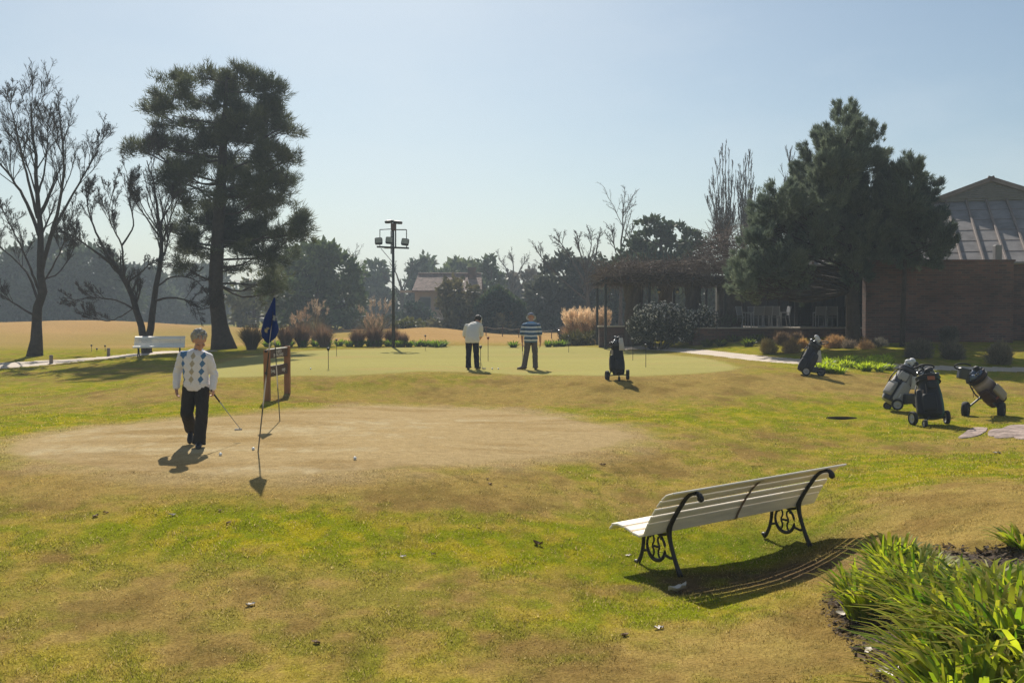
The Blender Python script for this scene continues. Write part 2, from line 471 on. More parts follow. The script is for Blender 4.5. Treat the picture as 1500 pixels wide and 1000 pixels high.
def ground_col(x, y):
    x = np.asarray(x, float); y = np.asarray(y, float); r = np.hypot(x, y)
    n1 = fbm(x * .35, y * .22, 0, 5, 3); n2 = fbm(x * 1.9, y * 1.3, 0, 5, 11); n3 = fbm(x * 5, y * 4, 0, 4, 23); n4 = fbm(x * .12, y * .09, 0, 3, 41)
    def mix(a, b, t): return a * (1 - t[:, None]) + b * t[:, None]
    c = mix(np.tile(LUSH, (len(x), 1)), LUSH2, sstep(.35, .7, n3))
    dry = sstep(.36, .66, n1 * .22 + n2 * .42 + n3 * .36 + .06 * (n4 - .5))
    bias = np.zeros(len(x))
    # drier and greener areas as they lie on the lawn
    for (px, py, rx, ry, a) in [(150,960,3,1.6,.35),(80,830,2.6,1.2,.35),(300,880,2,1,.22),(1040,960,1.5,.7,.6),(1150,940,.9,.6,.7),(1420,740,1.6,1.6,1.0),(1330,770,.9,1.0,.6),(1440,650,1.8,.8,.75),
                                (700,735,1.5,1.3,.5),(500,570,6,2.6,.5),(750,575,6,2.8,.5),(950,575,4,2.4,.45),(1060,560,3.5,2,.35),(60,700,3,1.2,.55),(250,715,4,.9,.5),(600,712,4,.8,.5),(850,690,4,1.2,.35),(1000,650,2.2,2.2,.6),(120,585,4,2,.5),(200,545,6,4,.2),(1300,565,4,1.6,.4),(1420,565,4,1.5,.35),(1130,545,3,2,.3),
                                (900,835,1.6,.8,.35),(600,880,1.8,1.0,.22),
                                (600,770,2.6,1.0,-.5),(430,790,2,.9,-.35),(900,780,2,1.4,-.35),(1150,690,3,1.8,-.5),(1330,690,2,1.2,-.5),(1200,600,4,3,-.35),(1420,625,2,.5,-.4),(950,830,1.4,.7,-.9),(1100,800,1.4,.8,-.9),(1000,880,1.0,.4,-.4),(860,930,1.2,.6,-.35),(330,560,3,1.2,-.4),(20,620,2.5,1.6,-.55),(430,560,3,1.2,-.4),(650,556,2.5,1,-.45),(30,500,14,6,-.6)]:
        bias += (a if a > 0 else a * .6) * blob(x, y, px, py, rx, ry, .7)
    dry = np.clip(dry * .72 + .04 + bias * .8, 0, 1) * (.80 + .2 * n3)
    dryc = mix(np.tile(DRY, (len(x), 1)), DRYD, sstep(.45, .75, n2))
    c = mix(c, dryc, dry * .92)
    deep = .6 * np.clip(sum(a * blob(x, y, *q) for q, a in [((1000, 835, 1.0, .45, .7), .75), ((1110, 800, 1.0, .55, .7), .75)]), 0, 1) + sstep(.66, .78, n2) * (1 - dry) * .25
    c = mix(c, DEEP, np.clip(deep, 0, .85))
    sp = sstep(.70, .76, fbm(x * 9, y * 7, 0, 2, 77)) * (r < 16) * .55      # scattered dark tufts and bare specks
    c = mix(c, np.array((.05, .055, .016)), sp * sstep(.5, .8, fbm(x * .8, y * .8, 0, 2, 5)) * .8)
    # bare soil at the bench
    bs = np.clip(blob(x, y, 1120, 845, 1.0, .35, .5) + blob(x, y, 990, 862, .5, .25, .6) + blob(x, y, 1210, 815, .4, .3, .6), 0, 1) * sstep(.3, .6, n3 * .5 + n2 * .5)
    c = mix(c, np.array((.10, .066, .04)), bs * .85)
    # far fields
    far = sstep(50, 60, y) * (1 - sstep(-2, 6, x - .40 * y + 5) * .8)
    fc = mix(np.tile(FAIR, (len(x), 1)), np.array((.20, .18, .03)), sstep(.5, .7, fbm(x * .06, y * .03, 0, 3, 9)) * .5)
    fc = fc * (.9 + .2 * fbm(x * .05, y * .8, 0, 3, 31))[:, None]
    fc = mix(fc, np.array((.15, .15, .03)), sstep(110, 140, y) * .8)
    c = mix(c, fc, far)
    # practice greens
    s = sdist(TAN, x, y)
    k = .75 * sstep(-1.1, .0, s + (n2 - .5) * .8) + .25 * sstep(-.12, .12, s + (n3 - .5) * .25)
    tc = mix(np.tile(TANC, (len(x), 1)), TANL, sstep(.5, .72, fbm(x * .35, y * 1.1, 0, 5, 61) * .55 + n3 * .45) * .5 * sstep(-.1, .3, s + (n3 - .5) * .3))
    tc = mix(tc, np.array((.25, .170, .072)), sstep(.5, .75, fbm(x * .5, y * 1.6, 0, 5, 63)) * .7)
    c = mix(c, tc, k)
    s = sdist(GREEN, x, y)
    k = sstep(-.25, .15, s + (n2 - .5) * .3)
    gc = GRN[None] * (.92 + .16 * fbm(x * .15, y * .5, 0, 3, 71))[:, None]
    gc = mix(gc, np.array((.33, .25, .10)), sstep(.62, .8, fbm(x * .3, y * .6, 0, 3, 73)) * .6)
    ring = sstep(-1.6, -.3, s) * (1 - k) * .5
    c = mix(c, np.array((.27, .19, .07)), ring)
    c = mix(c, gc, k)
    s = sdist(BED, x, y)
    c = mix(c, SOIL[None] * (.6 + .9 * n3)[:, None], sstep(-.10, .05, s + (n3 - .5) * .22))
    return c
def path_col(x, y):
    n = fbm(x * 2, y * 2, 0, 4, 5); return np.array((.42, .345, .27))[None] * (.8 + .4 * n)[:, None]

def lawn_mat(name, k):
    """turf: vertex colour broken up by straw, leaf and thatch flecks at three sizes"""
    m = bpy.data.materials.new(name); m.use_nodes = True; nt = m.node_tree; N = nt.nodes; L = nt.links; b = N['Principled BSDF']
    b.inputs['Roughness'].default_value = 1; b.inputs['Specular IOR Level'].default_value = 0.0
    a = N.new('ShaderNodeAttribute'); a.attribute_name = 'Col'; src = a.outputs['Color']; tc = N.new('ShaderNodeTexCoord')
    def noise(sc, det, lo, hi, o0, o1, st=(1, 1, 1)):
        mp = N.new('ShaderNodeMapping'); mp.inputs['Scale'].default_value = st; L.new(tc.outputs['Object'], mp.inputs[0])
        n = N.new('ShaderNodeTexNoise'); n.inputs['Scale'].default_value = sc; n.inputs['Detail'].default_value = det; n.inputs['Roughness'].default_value = .7; L.new(mp.outputs[0], n.inputs['Vector'])
        r = N.new('ShaderNodeMapRange'); r.inputs[1].default_value = lo; r.inputs[2].default_value = hi; r.inputs[3].default_value = o0; r.inputs[4].default_value = o1; L.new(n.outputs['Fac'], r.inputs[0]); return r.outputs[0], n.outputs['Fac']
    def mul(s, f):
        v = N.new('ShaderNodeVectorMath'); v.operation = 'SCALE'; L.new(s, v.inputs[0]); L.new(f, v.inputs['Scale']); return v.outputs[0]
    def mixc(s, col, f):
        x = N.new('ShaderNodeMix'); x.data_type = 'RGBA'; L.new(f, x.inputs[0]); L.new(s, x.inputs[6]); x.inputs[7].default_value = (*col, 1); return x.outputs[2]
    f1, _ = noise(45, 4, .28, .72, 1 - .45 * k, 1 + .45 * k); src = mul(src, f1)
    f2, _ = noise(7, 5, .3, .7, 1 - .22 * k, 1 + .22 * k); src = mul(src, f2)
    f3, _ = noise(70, 3, .62, .74, 0, .5 * k, (1, .7, 1)); src = mixc(src, (.36, .27, .12), f3)
    f4, h = noise(60, 3, .60, .74, 0, .65 * k, (.8, 1, 1.3)); src = mixc(src, (.035, .035, .012), f4)
    L.new(src, b.inputs['Base Color'])
    bp = N.new('ShaderNodeBump'); bp.inputs['Strength'].default_value = .6 * min(1, k + .2); bp.inputs['Distance'].default_value = .02 * k; L.new(h, bp.inputs['Height']); L.new(bp.outputs[0], b.inputs['Normal'])
    return m
def micro_z(x, y):
    r = np.hypot(x, y)
    z = (fbm(x * 1.3, y * 1.3, 0, 3, 8) - .5) * .05 + (fbm(x * 6, y * 6, 0, 3, 18) - .5) * .018 * np.clip(1 - r / 30, 0, 1)
    return z
def build_ground():
    th = np.concatenate([np.linspace(-PI, -.62, 40, endpoint=False), np.linspace(-.62, .62, 620, endpoint=False), np.linspace(.62, PI, 40, endpoint=False)])
    rr = np.concatenate([[.6, 1.2, 2, 3, 4], np.exp(np.linspace(math.log(5), math.log(70), 440)), np.exp(np.linspace(math.log(72), math.log(2500), 70))])
    T, R = np.meshgrid(th, rr); X = (R * np.sin(T)).ravel(); Y = (R * np.cos(T)).ravel()
    Z = ground_z(X, Y)
    sg = sstep(-.3, .4, np.maximum(sdist(GREEN, X, Y), sdist(TAN, X, Y)))
    pth = sstep(-.3, .1, np.maximum(sdist(densify(PATH_R, 60), X, Y), sdist(densify(PATH_L, 60), X, Y)))
    Z = Z + micro_z(X, Y) * (1 - .92 * np.maximum(sg, pth)) * np.clip(1 - np.hypot(X, Y) / 300, 0, 1)
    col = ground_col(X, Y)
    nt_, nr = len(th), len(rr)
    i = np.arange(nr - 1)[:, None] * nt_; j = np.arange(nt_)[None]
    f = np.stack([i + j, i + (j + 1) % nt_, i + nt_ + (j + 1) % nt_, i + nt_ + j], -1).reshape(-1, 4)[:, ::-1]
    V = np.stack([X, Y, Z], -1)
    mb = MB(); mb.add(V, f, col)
    n0 = len(V); mb.add([[0, 0, ground_z(0., .6)]], np.array([[0, 0, 0]])[:0].reshape(0, 3), np.array([DRY]))
    mb.f.setdefault(3, []).append(np.stack([np.full(nt_, n0), (np.arange(nt_) + 1) % nt_, np.arange(nt_)], -1))
    gm = lawn_mat('lawn_grass', 1.0)
    ob = mb.build('ground', gm, smooth=True); tag(ob, kind='structure')
    # greens, paths and bed laid 4 mm above the lawn as sheets
    sheets = [('putting_green', GREEN, lawn_mat('green_turf', .35), None, .004),
              ('practice_green', TAN, lawn_mat('dry_turf', .75), None, .004),
              ('path_behind_green', densify(PATH_R, 60), mk('path_paving', None, .85, .3, noise=(14, .18), bump=(60, .3, .005)), path_col, .012),
              ('path_by_trees', densify(PATH_L, 60), bpy.data.materials['path_paving'], path_col, .012),
              ('flower_bed', BED, mk('bed_soil', None, .95, .2, noise=(30, .6), bump=(25, .9, .05)), None, .006)]
    cen = V[f].mean(1)
    for name, poly, m, cf, dz in sheets:
        ins = sdist(poly, cen[:, 0], cen[:, 1]) > 0
        ff = f[ins]; u, inv = np.unique(ff, return_inverse=True)
        if not len(u): continue
        vv = V[u].copy(); vv[:, 2] += .0008 + (dz - .0008) * sstep(.12, .4, sdist(poly, vv[:, 0], vv[:, 1])); cc = col[u] if cf is None else cf(vv[:, 0], vv[:, 1])
        m2 = MB(); m2.add(vv, inv.reshape(-1, 4), cc); o = m2.build(name.replace('_behind_green', '').replace('_by_trees', ''), m, smooth=True)
        tag(o, kind='structure')
build_ground()
def gzf(x, y):
    x = np.asarray(x, float); y = np.asarray(y, float)
    sg = sstep(-.3, .4, np.maximum(sdist(GREEN, x, y), sdist(TAN, x, y)))
    return ground_z(x, y) + micro_z(x, y) * (1 - .92 * sg)
def spot(px, py, dz=0.0):
    """on the finished ground surface"""
    p = G(px, py); z = float(gzf(np.array([p[0]]), np.array([p[1]]))[0])
    return np.array([p[0], p[1], z + dz])
def spotY(px, Y, dz=0.0):
    x = (px - 750) / F * Y
    return np.array([x, Y, float(gzf(np.array([x]), np.array([Y]))[0]) + dz])

# short grass blades on the near lawn (nobody could count them)
def build_blades(n=560000, seed=4):
    rg = np.random.default_rng(seed)
    px = rg.uniform(-60, 1560, n); 
    Y = np.exp(rg.uniform(math.log(5.0), math.log(30), n))
    x = (px - 750) / F * Y
    keep = (sdist(TAN, x, Y) < -.1) & (sdist(BED, x, Y) < -.02)
    for q in FLAG: keep &= sdist(q, x, Y) < -.02
    keep &= np.hypot((x - PLATE[0]) / .32, (Y - PLATE[1]) / .3) > 1
    c = ground_col(x, Y)
    gr = sstep(.95, 1.25, c[:, 1] / c[:, 0] + .35)
    keep &= rg.random(n) < (.40 + .60 * gr) * (1 - .8 * sstep(14, 30, Y))
    keep &= sdist(GREEN, x, Y) < -.15
    x, Y, c = x[keep], Y[keep], c[keep]; gr = gr[keep]; m = len(x)
    z = gzf(x, Y) - .004
    a = rg.uniform(0, 2 * PI, m); tuf = fbm(x * 3.2, Y * 3.2, 0, 3, 55); hgt = rg.uniform(.008, .024, m) * (.6 + .5 * gr) * (.75 + .6 * sstep(.35, .72, tuf)) * (1 + .6 * (rg.random(m) < .06)); wd = rg.uniform(.0025, .005, m) * np.clip(Y / 7, 1, 2.2)
    lean = rg.normal(0, .6, (m, 2)) * hgt[:, None]
    b = np.stack([x, Y, z], -1); s = np.stack([np.cos(a) * wd, np.sin(a) * wd, np.zeros(m)], -1)
    t = b + np.stack([lean[:, 0], lean[:, 1], hgt], -1)
    V = np.stack([b - s, b + s, t], 1).reshape(-1, 3)
    straw = (rg.random(m) < .16)[:, None]; cc = np.where(straw, np.array((.36, .28, .12)), c * 1.25) * rg.uniform(.65, 1.55, (m, 1))
    mb = MB(); mb.add(V, np.arange(m * 3).reshape(-1, 3), np.repeat(cc, 3, 0))
    o = mb.build('grass', mk('grass_blades', None, .8, .03, trans=.62)); tag(o, kind='stuff')
build_blades()
# ------------------------------------------------------------------ vegetation
M_BARK = mk('bark', (.050, .038, .030), .9, .2, noise=(6, .4), bump=(14, .8, .03))
M_BARKD = mk('bark_grey', (.085, .068, .055), .9, .2, noise=(6, .35), bump=(14, .6, .02))
M_LEAF = mk('foliage', None, .6, .3, trans=.28, noise=(1.2, .25))
M_NEEDLE = mk('needles', None, .65, .2, trans=.38, noise=(1.0, .3))
M_STRAW = mk('straw', None, .8, .2, trans=.4)
M_BLADE = mk('strap_leaf', None, .5, .16, trans=.62, noise=(9, .22), tcol=(1.15, 1.2, .6))

def spawn(rg, Pn, R, m, ang, ratio, up=.1, wig=.12, npts=5, rk=.6, rmin=.005, tmin=.2, curve=0.0, lenpow=.55):
    B, n, _ = Pn.shape
    t = rg.uniform(tmin, 1, (B, m)) ** .85
    f = t * (n - 1); i = np.minimum(f.astype(int), n - 2); u = (f - i)[..., None]
    bi = np.arange(B)[:, None]
    p0 = Pn[bi, i] * (1 - u) + Pn[bi, i + 1] * u
    T = Pn[bi, i + 1] - Pn[bi, i]; T /= np.linalg.norm(T, axis=-1, keepdims=True) + 1e-9
    r0 = R[bi, i] * (1 - u[..., 0]) + R[bi, i + 1] * u[..., 0]
    ln = np.linalg.norm(np.diff(Pn, axis=1), axis=-1).sum(1)[:, None] * ratio * (1 - lenpow * t) * rg.uniform(.55, 1.15, (B, m))
    v = rg.normal(size=(B, m, 3)); v -= (v * T).sum(-1, keepdims=True) * T; v /= np.linalg.norm(v, axis=-1, keepdims=True) + 1e-9
    a = np.radians(rg.uniform(ang[0], ang[1], (B, m)))[..., None]
    d = np.cos(a) * T + np.sin(a) * v; d[..., 2] += up
    d /= np.linalg.norm(d, axis=-1, keepdims=True)
    p0 = p0.reshape(-1, 3); d = d.reshape(-1, 3); ln = ln.reshape(-1); r0 = r0.reshape(-1)
    out = [p0]; p = p0; dd = d
    for k in range(npts - 1):
        dd = dd + rg.normal(0, wig, dd.shape); dd[:, 2] += curve
        dd = dd / (np.linalg.norm(dd, axis=-1, keepdims=True) + 1e-9)
        p = p + dd * (ln / (npts - 1))[:, None]; out.append(p)
    Pc = np.stack(out, 1); rs = np.maximum(r0 * rk, rmin)
    Rc = rs[:, None] * np.linspace(1, .35, npts)[None]
    return Pc, np.maximum(Rc, rmin * .6)

def sprays(mb, Pt, D, k, L, w, spread, col, rg, leaf=False, jit=.25):
    """k thin blades (or leaf diamonds) from each point along and about D"""
    Pt = np.asarray(Pt); N = len(Pt)
    if not N: return
    col = np.asarray(col, float); col = np.tile(col, (N, 1)) if col.ndim == 1 else col
    p = np.repeat(Pt, k, 0) + rg.normal(0, 1, (N * k, 3)) * jit * L
    d = np.repeat(D, k, 0) + rg.normal(0, spread, (N * k, 3)); d /= np.linalg.norm(d, axis=1, keepdims=True) + 1e-9
    s = np.cross(d, rg.normal(size=(N * k, 3))); s /= np.linalg.norm(s, axis=1, keepdims=True) + 1e-9
    ll = (L * rg.uniform(.55, 1.2, N * k))[:, None]; ww = (w * rg.uniform(.6, 1.3, N * k))[:, None]
    c = np.repeat(col, k, 0) * rg.uniform(.7, 1.35, (N * k, 1))
    if leaf:
        m = p + d * ll * .5
        V = np.stack([p, m + s * ww * .5, p + d * ll, m - s * ww * .5], 1).reshape(-1, 3)
        mb.add(V, np.arange(N * k * 4).reshape(-1, 4), np.repeat(c, 4, 0))
    else:
        V = np.stack([p - s * ww * .5, p + s * ww * .5, p + d * ll], 1).reshape(-1, 3)
        mb.add(V, np.arange(N * k * 3).reshape(-1, 3), np.repeat(c, 3, 0))

def lobe_points(rg, lobes, Y0, dens, keep=.5, freq=1.4, seed=0, dsp=2.0, shell=.45, sub=0, per_sub=14, plume=0):
    """tuft points and outward directions for lobes given as (px, py, rx, ry[, dY[, k]])"""
    pts, dirs, lid = [], [], []
    for li, lb in enumerate(lobes):
        px, py, rx, ry = lb[:4]; dY = lb[4] if len(lb) > 4 else rg.uniform(-dsp, dsp); kk = lb[5] if len(lb) > 5 else 1
        Y = Y0 + dY; c = P(px, py, Y); sx, sz = rx * Y / F, ry * Y / F; sy = .5 * (sx + sz)
        n = int(dens * kk * (sx * sy * sz) ** .6667 * 4)
        v = rg.normal(size=(n, 3)); v /= np.linalg.norm(v, axis=1, keepdims=True)
        r = rg.uniform(shell, 1, n) ** .7
        o = v * r[:, None] * (1 + .28 * (vnoise(v[:, 0] * 2 + li, v[:, 1] * 2, v[:, 2] * 2, seed)[:, None] * 2 - 1)) * np.array([sx, sy, sz])
        if sub:
            ns = max(3, n // (int(plume * 36) if plume else per_sub)); cc = rg.integers(0, ns, n); g = rg.normal(0, 1, (n, 3)) * np.array([1, 1, .7]); oc = o[:ns][cc]
            vo = (v[:ns] / np.array([sx, sy, sz]) * sz)[cc]; o = oc + g * sub; v2 = .55 * vo / (np.linalg.norm(vo, axis=1, keepdims=True) + 1e-9) + .55 * g; 
            if plume:
                ax = .55 * vo / (np.linalg.norm(vo, axis=1, keepdims=True) + 1e-9) + np.array([0, 0, .8]) + .25 * rg.normal(size=(ns, 3))[cc]; ax /= np.linalg.norm(ax, axis=1, keepdims=True)
                t = rg.random(n)[:, None]; g2 = rg.normal(0, 1, (n, 3)); o = o[:] * 0 + (v[:ns] * r[:ns, None] * np.array([sx, sy, sz]))[cc] + ax * t * plume * rg.uniform(.6, 1.2, ns)[cc][:, None] + g2 * sub * (1.05 - .85 * t); v2 = ax + .42 * g2 * (1 - .6 * t)
            dirs.append(v2)
        else: dirs.append(v / np.array([sx, sy, sz]) * sz)
        pts.append(c + o); lid.append(np.full(n, li))
    p = np.vstack(pts); d = np.vstack(dirs); d /= np.linalg.norm(d, axis=1, keepdims=True); lid = np.concatenate(lid)
    nz = fbm(p[:, 0] * freq, p[:, 1] * freq, p[:, 2] * freq * 1.5, 3, seed)
    th = np.quantile(nz, 1 - keep)
    k = nz > th
    return p[k], d[k], lid[k], (nz[k] - th)

def limbs_to(mb, rg, trunk, pts, lid, r, n_main=None, per=5, sides=5, drop=.25):
    """limbs from the trunk to each lobe, twigs on to tufts"""
    trunk = np.asarray(trunk); main = []; sub = []
    for li in np.unique(lid):
        q = pts[lid == li]; c = q.mean(0)
        tz = np.clip(c[2] - drop * np.linalg.norm(c[:2] - trunk[0, :2]) * rg.uniform(.5, 1.6), trunk[0, 2] + .25 * (trunk[-1, 2] - trunk[0, 2]), trunk[-1, 2])
        i = np.searchsorted(trunk[:, 2], tz); i = np.clip(i, 1, len(trunk) - 1)
        u = (tz - trunk[i - 1, 2]) / (trunk[i, 2] - trunk[i - 1, 2] + 1e-9); s = trunk[i - 1] * (1 - u) + trunk[i] * u
        mid = s * .5 + c * .5 + rg.normal(0, .06, 3) * np.linalg.norm(c - s); mid[2] -= .06 * np.linalg.norm(c - s)
        main.append(smooth_path([s, mid, c], 7))
        for e in q[rg.integers(0, len(q), per)]:
            a = smooth_path([s, mid, c], 7)[rg.integers(3, 7)]
            sub.append(smooth_path([a, (a + e) / 2 + rg.normal(0, .05, 3) * np.linalg.norm(e - a), e], 5))
    main = np.array(main); sub = np.array(sub)
    tubes(mb, main, r * np.linspace(1, .35, 7)[None] * np.ones((len(main), 1)), sides)
    tubes(mb, sub, r * .35 * np.linspace(1, .3, 5)[None] * np.ones((len(sub), 1)), 4)

def leafy_tree(name, label, Y0, base, trunk, tr, lobes, dens, col, col2, blade=(.3, .03, 10), spread=.5, up=.35, keep=.55, freq=1.4, seed=1, leaf=False, mat=None, group=None, limb_r=.07, per=5, dsp=2.0, cat='tree', bark=None, shell=.45, thin_limb=True, jit=.25, fill=0, sub=0, plume=0):
    rg = np.random.default_rng(seed)
    b = spotY(base[0], Y0) if base[1] is None else None
    tp = [P(x, y, Y0) for x, y in trunk]
    if b is not None: tp[0] = b - np.array([0, 0, .15])
    o0 = np.array(tp[0])
    root = thing(name, label, cat, tuple(o0), group=group)
    mb = MB(); tw = smooth_path(tp, max(8, 3 * len(tp))); rr = np.interp(np.linspace(0, 1, len(tw)), np.linspace(0, 1, len(tr)), tr)
    tube(mb, tw - o0, rr, 10)
    lobes = list(lobes)
    if fill:
        rf = np.random.default_rng(seed + 500); base_l = list(lobes)
        while len(lobes) < len(base_l) + fill:
            i = rf.integers(len(base_l)); q = base_l[i]; near = sorted(base_l, key=lambda e: (e[0] - q[0]) ** 2 + (e[1] - q[1]) ** 2)[1:5]; e = near[rf.integers(len(near))]; t = rf.uniform(.3, .7)
            lobes.append((q[0] + (e[0] - q[0]) * t + rf.normal(0, 4), q[1] + (e[1] - q[1]) * t + rf.normal(0, 4), .62 * q[2] + 2, .72 * q[3] + 2))
    p, d, lid, e = lobe_points(rg, lobes, Y0, dens, keep, freq, seed, dsp, shell, sub, plume=plume)
    if thin_limb: limbs_to(mb, rg, tw - o0, p - o0, lid, limb_r, per=per)
    mb.build('trunk', bark or M_BARK, root, smooth=True)
    m2 = MB(); D = d + np.array([0, 0, up])[None]; D /= np.linalg.norm(D, axis=1, keepdims=True)
    lc = rg.uniform(0, 1, len(lobes))[lid] * .5 + vnoise(p[:, 0] * .9, p[:, 1] * .9, p[:, 2] * .9, seed + 7) * .5
    cc = np.asarray(col)[None] * (1 - lc[:, None]) + np.asarray(col2)[None] * lc[:, None]
    sprays(m2, p - o0, D, blade[2], blade[0], blade[1], spread, cc, rg, leaf, jit)
    m2.build('crown', mat or (M_LEAF if leaf else M_NEEDLE), root)
    return root

def bare_tree(name, label, Y0, limbs, levels, seed=1, group=None, cat='tree', bark=None, buds=None, bud_n=1, base=None, rootr=None):
    """limbs: list of (px path, dY end, r0, r1); first is the trunk. levels: spawn kwargs"""
    rg = np.random.default_rng(seed)
    prim = []; rad = []
    o0 = None
    for k, (path, dY, r0, r1) in enumerate(limbs):
        n = len(path); pp = [P(x, y, Y0 + dY * (i / max(1, n - 1)) ** 1.2) for i, (x, y) in enumerate(path)]
        if k == 0:
            pp[0] = spotY(path[0][0], Y0) - np.array([0, 0, .12]); o0 = np.array(pp[0])
        q = smooth_path(pp, 16); q[1:-1] += rg.normal(0, .012, (14, 3)) * np.linalg.norm(q[-1] - q[0]) * .25
        prim.append(q - o0); rr = r0 + (r1 - r0) * np.linspace(0, 1, 16) ** .8
        if k == 0: rr[0] *= 1.45; rr[1] *= 1.12
        rad.append(rr)
    root = thing(name, label, cat, tuple(o0), group=group)
    mb = MB(); tubes(mb, prim[0][None], rad[0][None], 10)
    mb.build('trunk', bark or M_BARK, root, smooth=True)
    mb = MB()
    for q, r in zip(prim[1:], rad[1:]): tubes(mb, q[None], r[None], 7)
    Pn, R = np.array(prim), np.array(rad)
    allp = []
    for li, lv in enumerate(levels):
        lv = dict(lv); m = lv.pop('m'); sides = lv.pop('sides', 4)
        if li == 0: lv.setdefault('tmin', .35)
        Pn2, R2 = spawn(rg, Pn, R, m, **lv)
        tubes(mb, Pn2, R2, sides, cap=False); Pn, R = Pn2, R2; allp.append(Pn2)
    if buds is not None:
        tips = np.concatenate([a[:, -2:].reshape(-1, 3) for a in allp[-2:]]); tips = tips[rg.random(len(tips)) < bud_n]
        m2 = MB(); sprays(m2, tips, np.tile([0, 0, -.3], (len(tips), 1)), 1, .06, .04, .8, np.array(buds), rg, True)
        m2.build('dry_leaves', M_LEAF, root)
    mb.build('crown', bark or M_BARK, root)
    return root

LV_FINE = [dict(m=14, lenpow=.55, ang=(18, 42), ratio=.42, up=.25, wig=.09, npts=7, rk=.45, rmin=.014, sides=5, curve=.05),
           dict(m=9, lenpow=.5, ang=(18, 45), ratio=.52, up=.2, wig=.11, npts=6, rk=.55, rmin=.010, sides=4, curve=.05),
           dict(m=6, lenpow=.4, ang=(18, 48), ratio=.62, up=.15, wig=.13, npts=5, rk=.65, rmin=.0075, sides=3, curve=.04),
           dict(m=3, lenpow=.3, ang=(15, 45), ratio=.70, up=.15, wig=.12, npts=4, rk=.75, rmin=.006, sides=3, curve=.04)]
# tall bare tree at the left edge
bare_tree('bare_tree', 'tall bare tree with one straight trunk forking high, its roots beside the left path', 46,
    [([(50, 521), (55, 470), (60, 420), (59, 370), (57, 320), (54, 265), (51, 205), (45, 150)], 0, .27, .03),
     ([(60, 400), (74, 345), (88, 300), (93, 245), (90, 195), (86, 160)], -1.2, .12, .02),
     ([(72, 350), (95, 305), (118, 265), (140, 225), (148, 205)], 1.5, .08, .012),
     ([(57, 345), (40, 300), (20, 265), (-10, 225), (-40, 170)], 1, .10, .02),
     ([(55, 320), (42, 270), (30, 220), (19, 170), (13, 148)], -2, .08, .012),
     ([(56, 440), (40, 400), (10, 370), (-25, 350)], 1.5, .07, .015), ([(58, 430), (45, 395), (25, 350), (0, 300)], -1.5, .08, .012),
     ([(57, 465), (30, 450), (0, 430), (-30, 405)], -1, .06, .015), ([(60, 420), (80, 385), (95, 350), (110, 300)], -2, .05, .01),
     ([(60, 410), (85, 400), (105, 370), (112, 340)], 2, .045, .01), ([(54, 290), (66, 245), (70, 195), (68, 165)], 1.5, .06, .01)],
    LV_FINE, seed=3, buds=(.10, .06, .04), bud_n=.004)
bare_tree('bare_tree', 'twin trunked bare tree leaning apart behind the far white bench', 46,
    [([(216, 518), (207, 480), (196, 440), (180, 405), (158, 375)], .5, .20, .09),
     ([(216, 514), (222, 470), (229, 420), (236, 360), (232, 320), (226, 270), (215, 235)], 1, .20, .02),
     ([(170, 390), (135, 365), (105, 345), (85, 340)], -1, .07, .012), ([(160, 377), (140, 340), (128, 300), (130, 275)], 1.5, .07, .012),
     ([(182, 408), (178, 360), (160, 320), (165, 280)], -1.5, .06, .01), ([(178, 360), (195, 330), (190, 290), (200, 260)], 1, .05, .01),
     ([(200, 455), (170, 440), (130, 436), (95, 446)], -1.5, .05, .01), ([(186, 415), (205, 400), (225, 385), (240, 400)], -1, .05, .01),
     ([(228, 440), (250, 436), (275, 440), (300, 452), (322, 440)], -1, .06, .012), ([(229, 420), (255, 405), (285, 410), (305, 430)], 1, .05, .012),
     ([(236, 350), (215, 320), (195, 290), (185, 250)], -1.5, .05, .01), ([(233, 330), (250, 300), (262, 280)], 1.5, .05, .01), ([(198, 450), (160, 470), (120, 458)], 1, .03, .01)],
    LV_FINE, seed=5, buds=(.12, .075, .04), bud_n=.012)
# the big pine
leafy_tree('pine_tree', 'big dark pine with a leaning trunk behind the walking golfer', 50, (328, None),
    [(331, 511), (321, 470), (316, 420), (318, 370), (322, 300), (326, 230), (330, 160), (332, 112)], [.72, .42, .37, .36, .34, .30, .25, .18, .12, .05],
    [(250, 135, 36, 24), (300, 120, 40, 20), (348, 116, 40, 18), (395, 130, 26, 22), (228, 160, 20, 14), (275, 168, 60, 34), (345, 162, 64, 38), (394, 178, 36, 25), (424, 188, 18, 12),
     (200, 213, 24, 13), (240, 218, 36, 14), (285, 225, 50, 26), (350, 222, 60, 35), (398, 228, 32, 24), (300, 272, 55, 30), (362, 280, 60, 32), (408, 268, 26, 18), (240, 255, 26, 12), (420, 265, 14, 12),
     (292, 320, 50, 26), (350, 330, 64, 30), (420, 312, 26, 16), (445, 328, 16, 11), (385, 366, 44, 26), (300, 362, 40, 20), (250, 340, 24, 14), (402, 400, 24, 22), (268, 385, 22, 12), (392, 428, 14, 14), (345, 388, 24, 14), (425, 350, 25, 14)],
    92, (.040, .058, .028), (.110, .115, .046), blade=(.36, .034, 14), spread=.45, up=.75, keep=.62, freq=1.1, seed=11, limb_r=.065, per=8, dsp=2.6, fill=8, sub=.17)
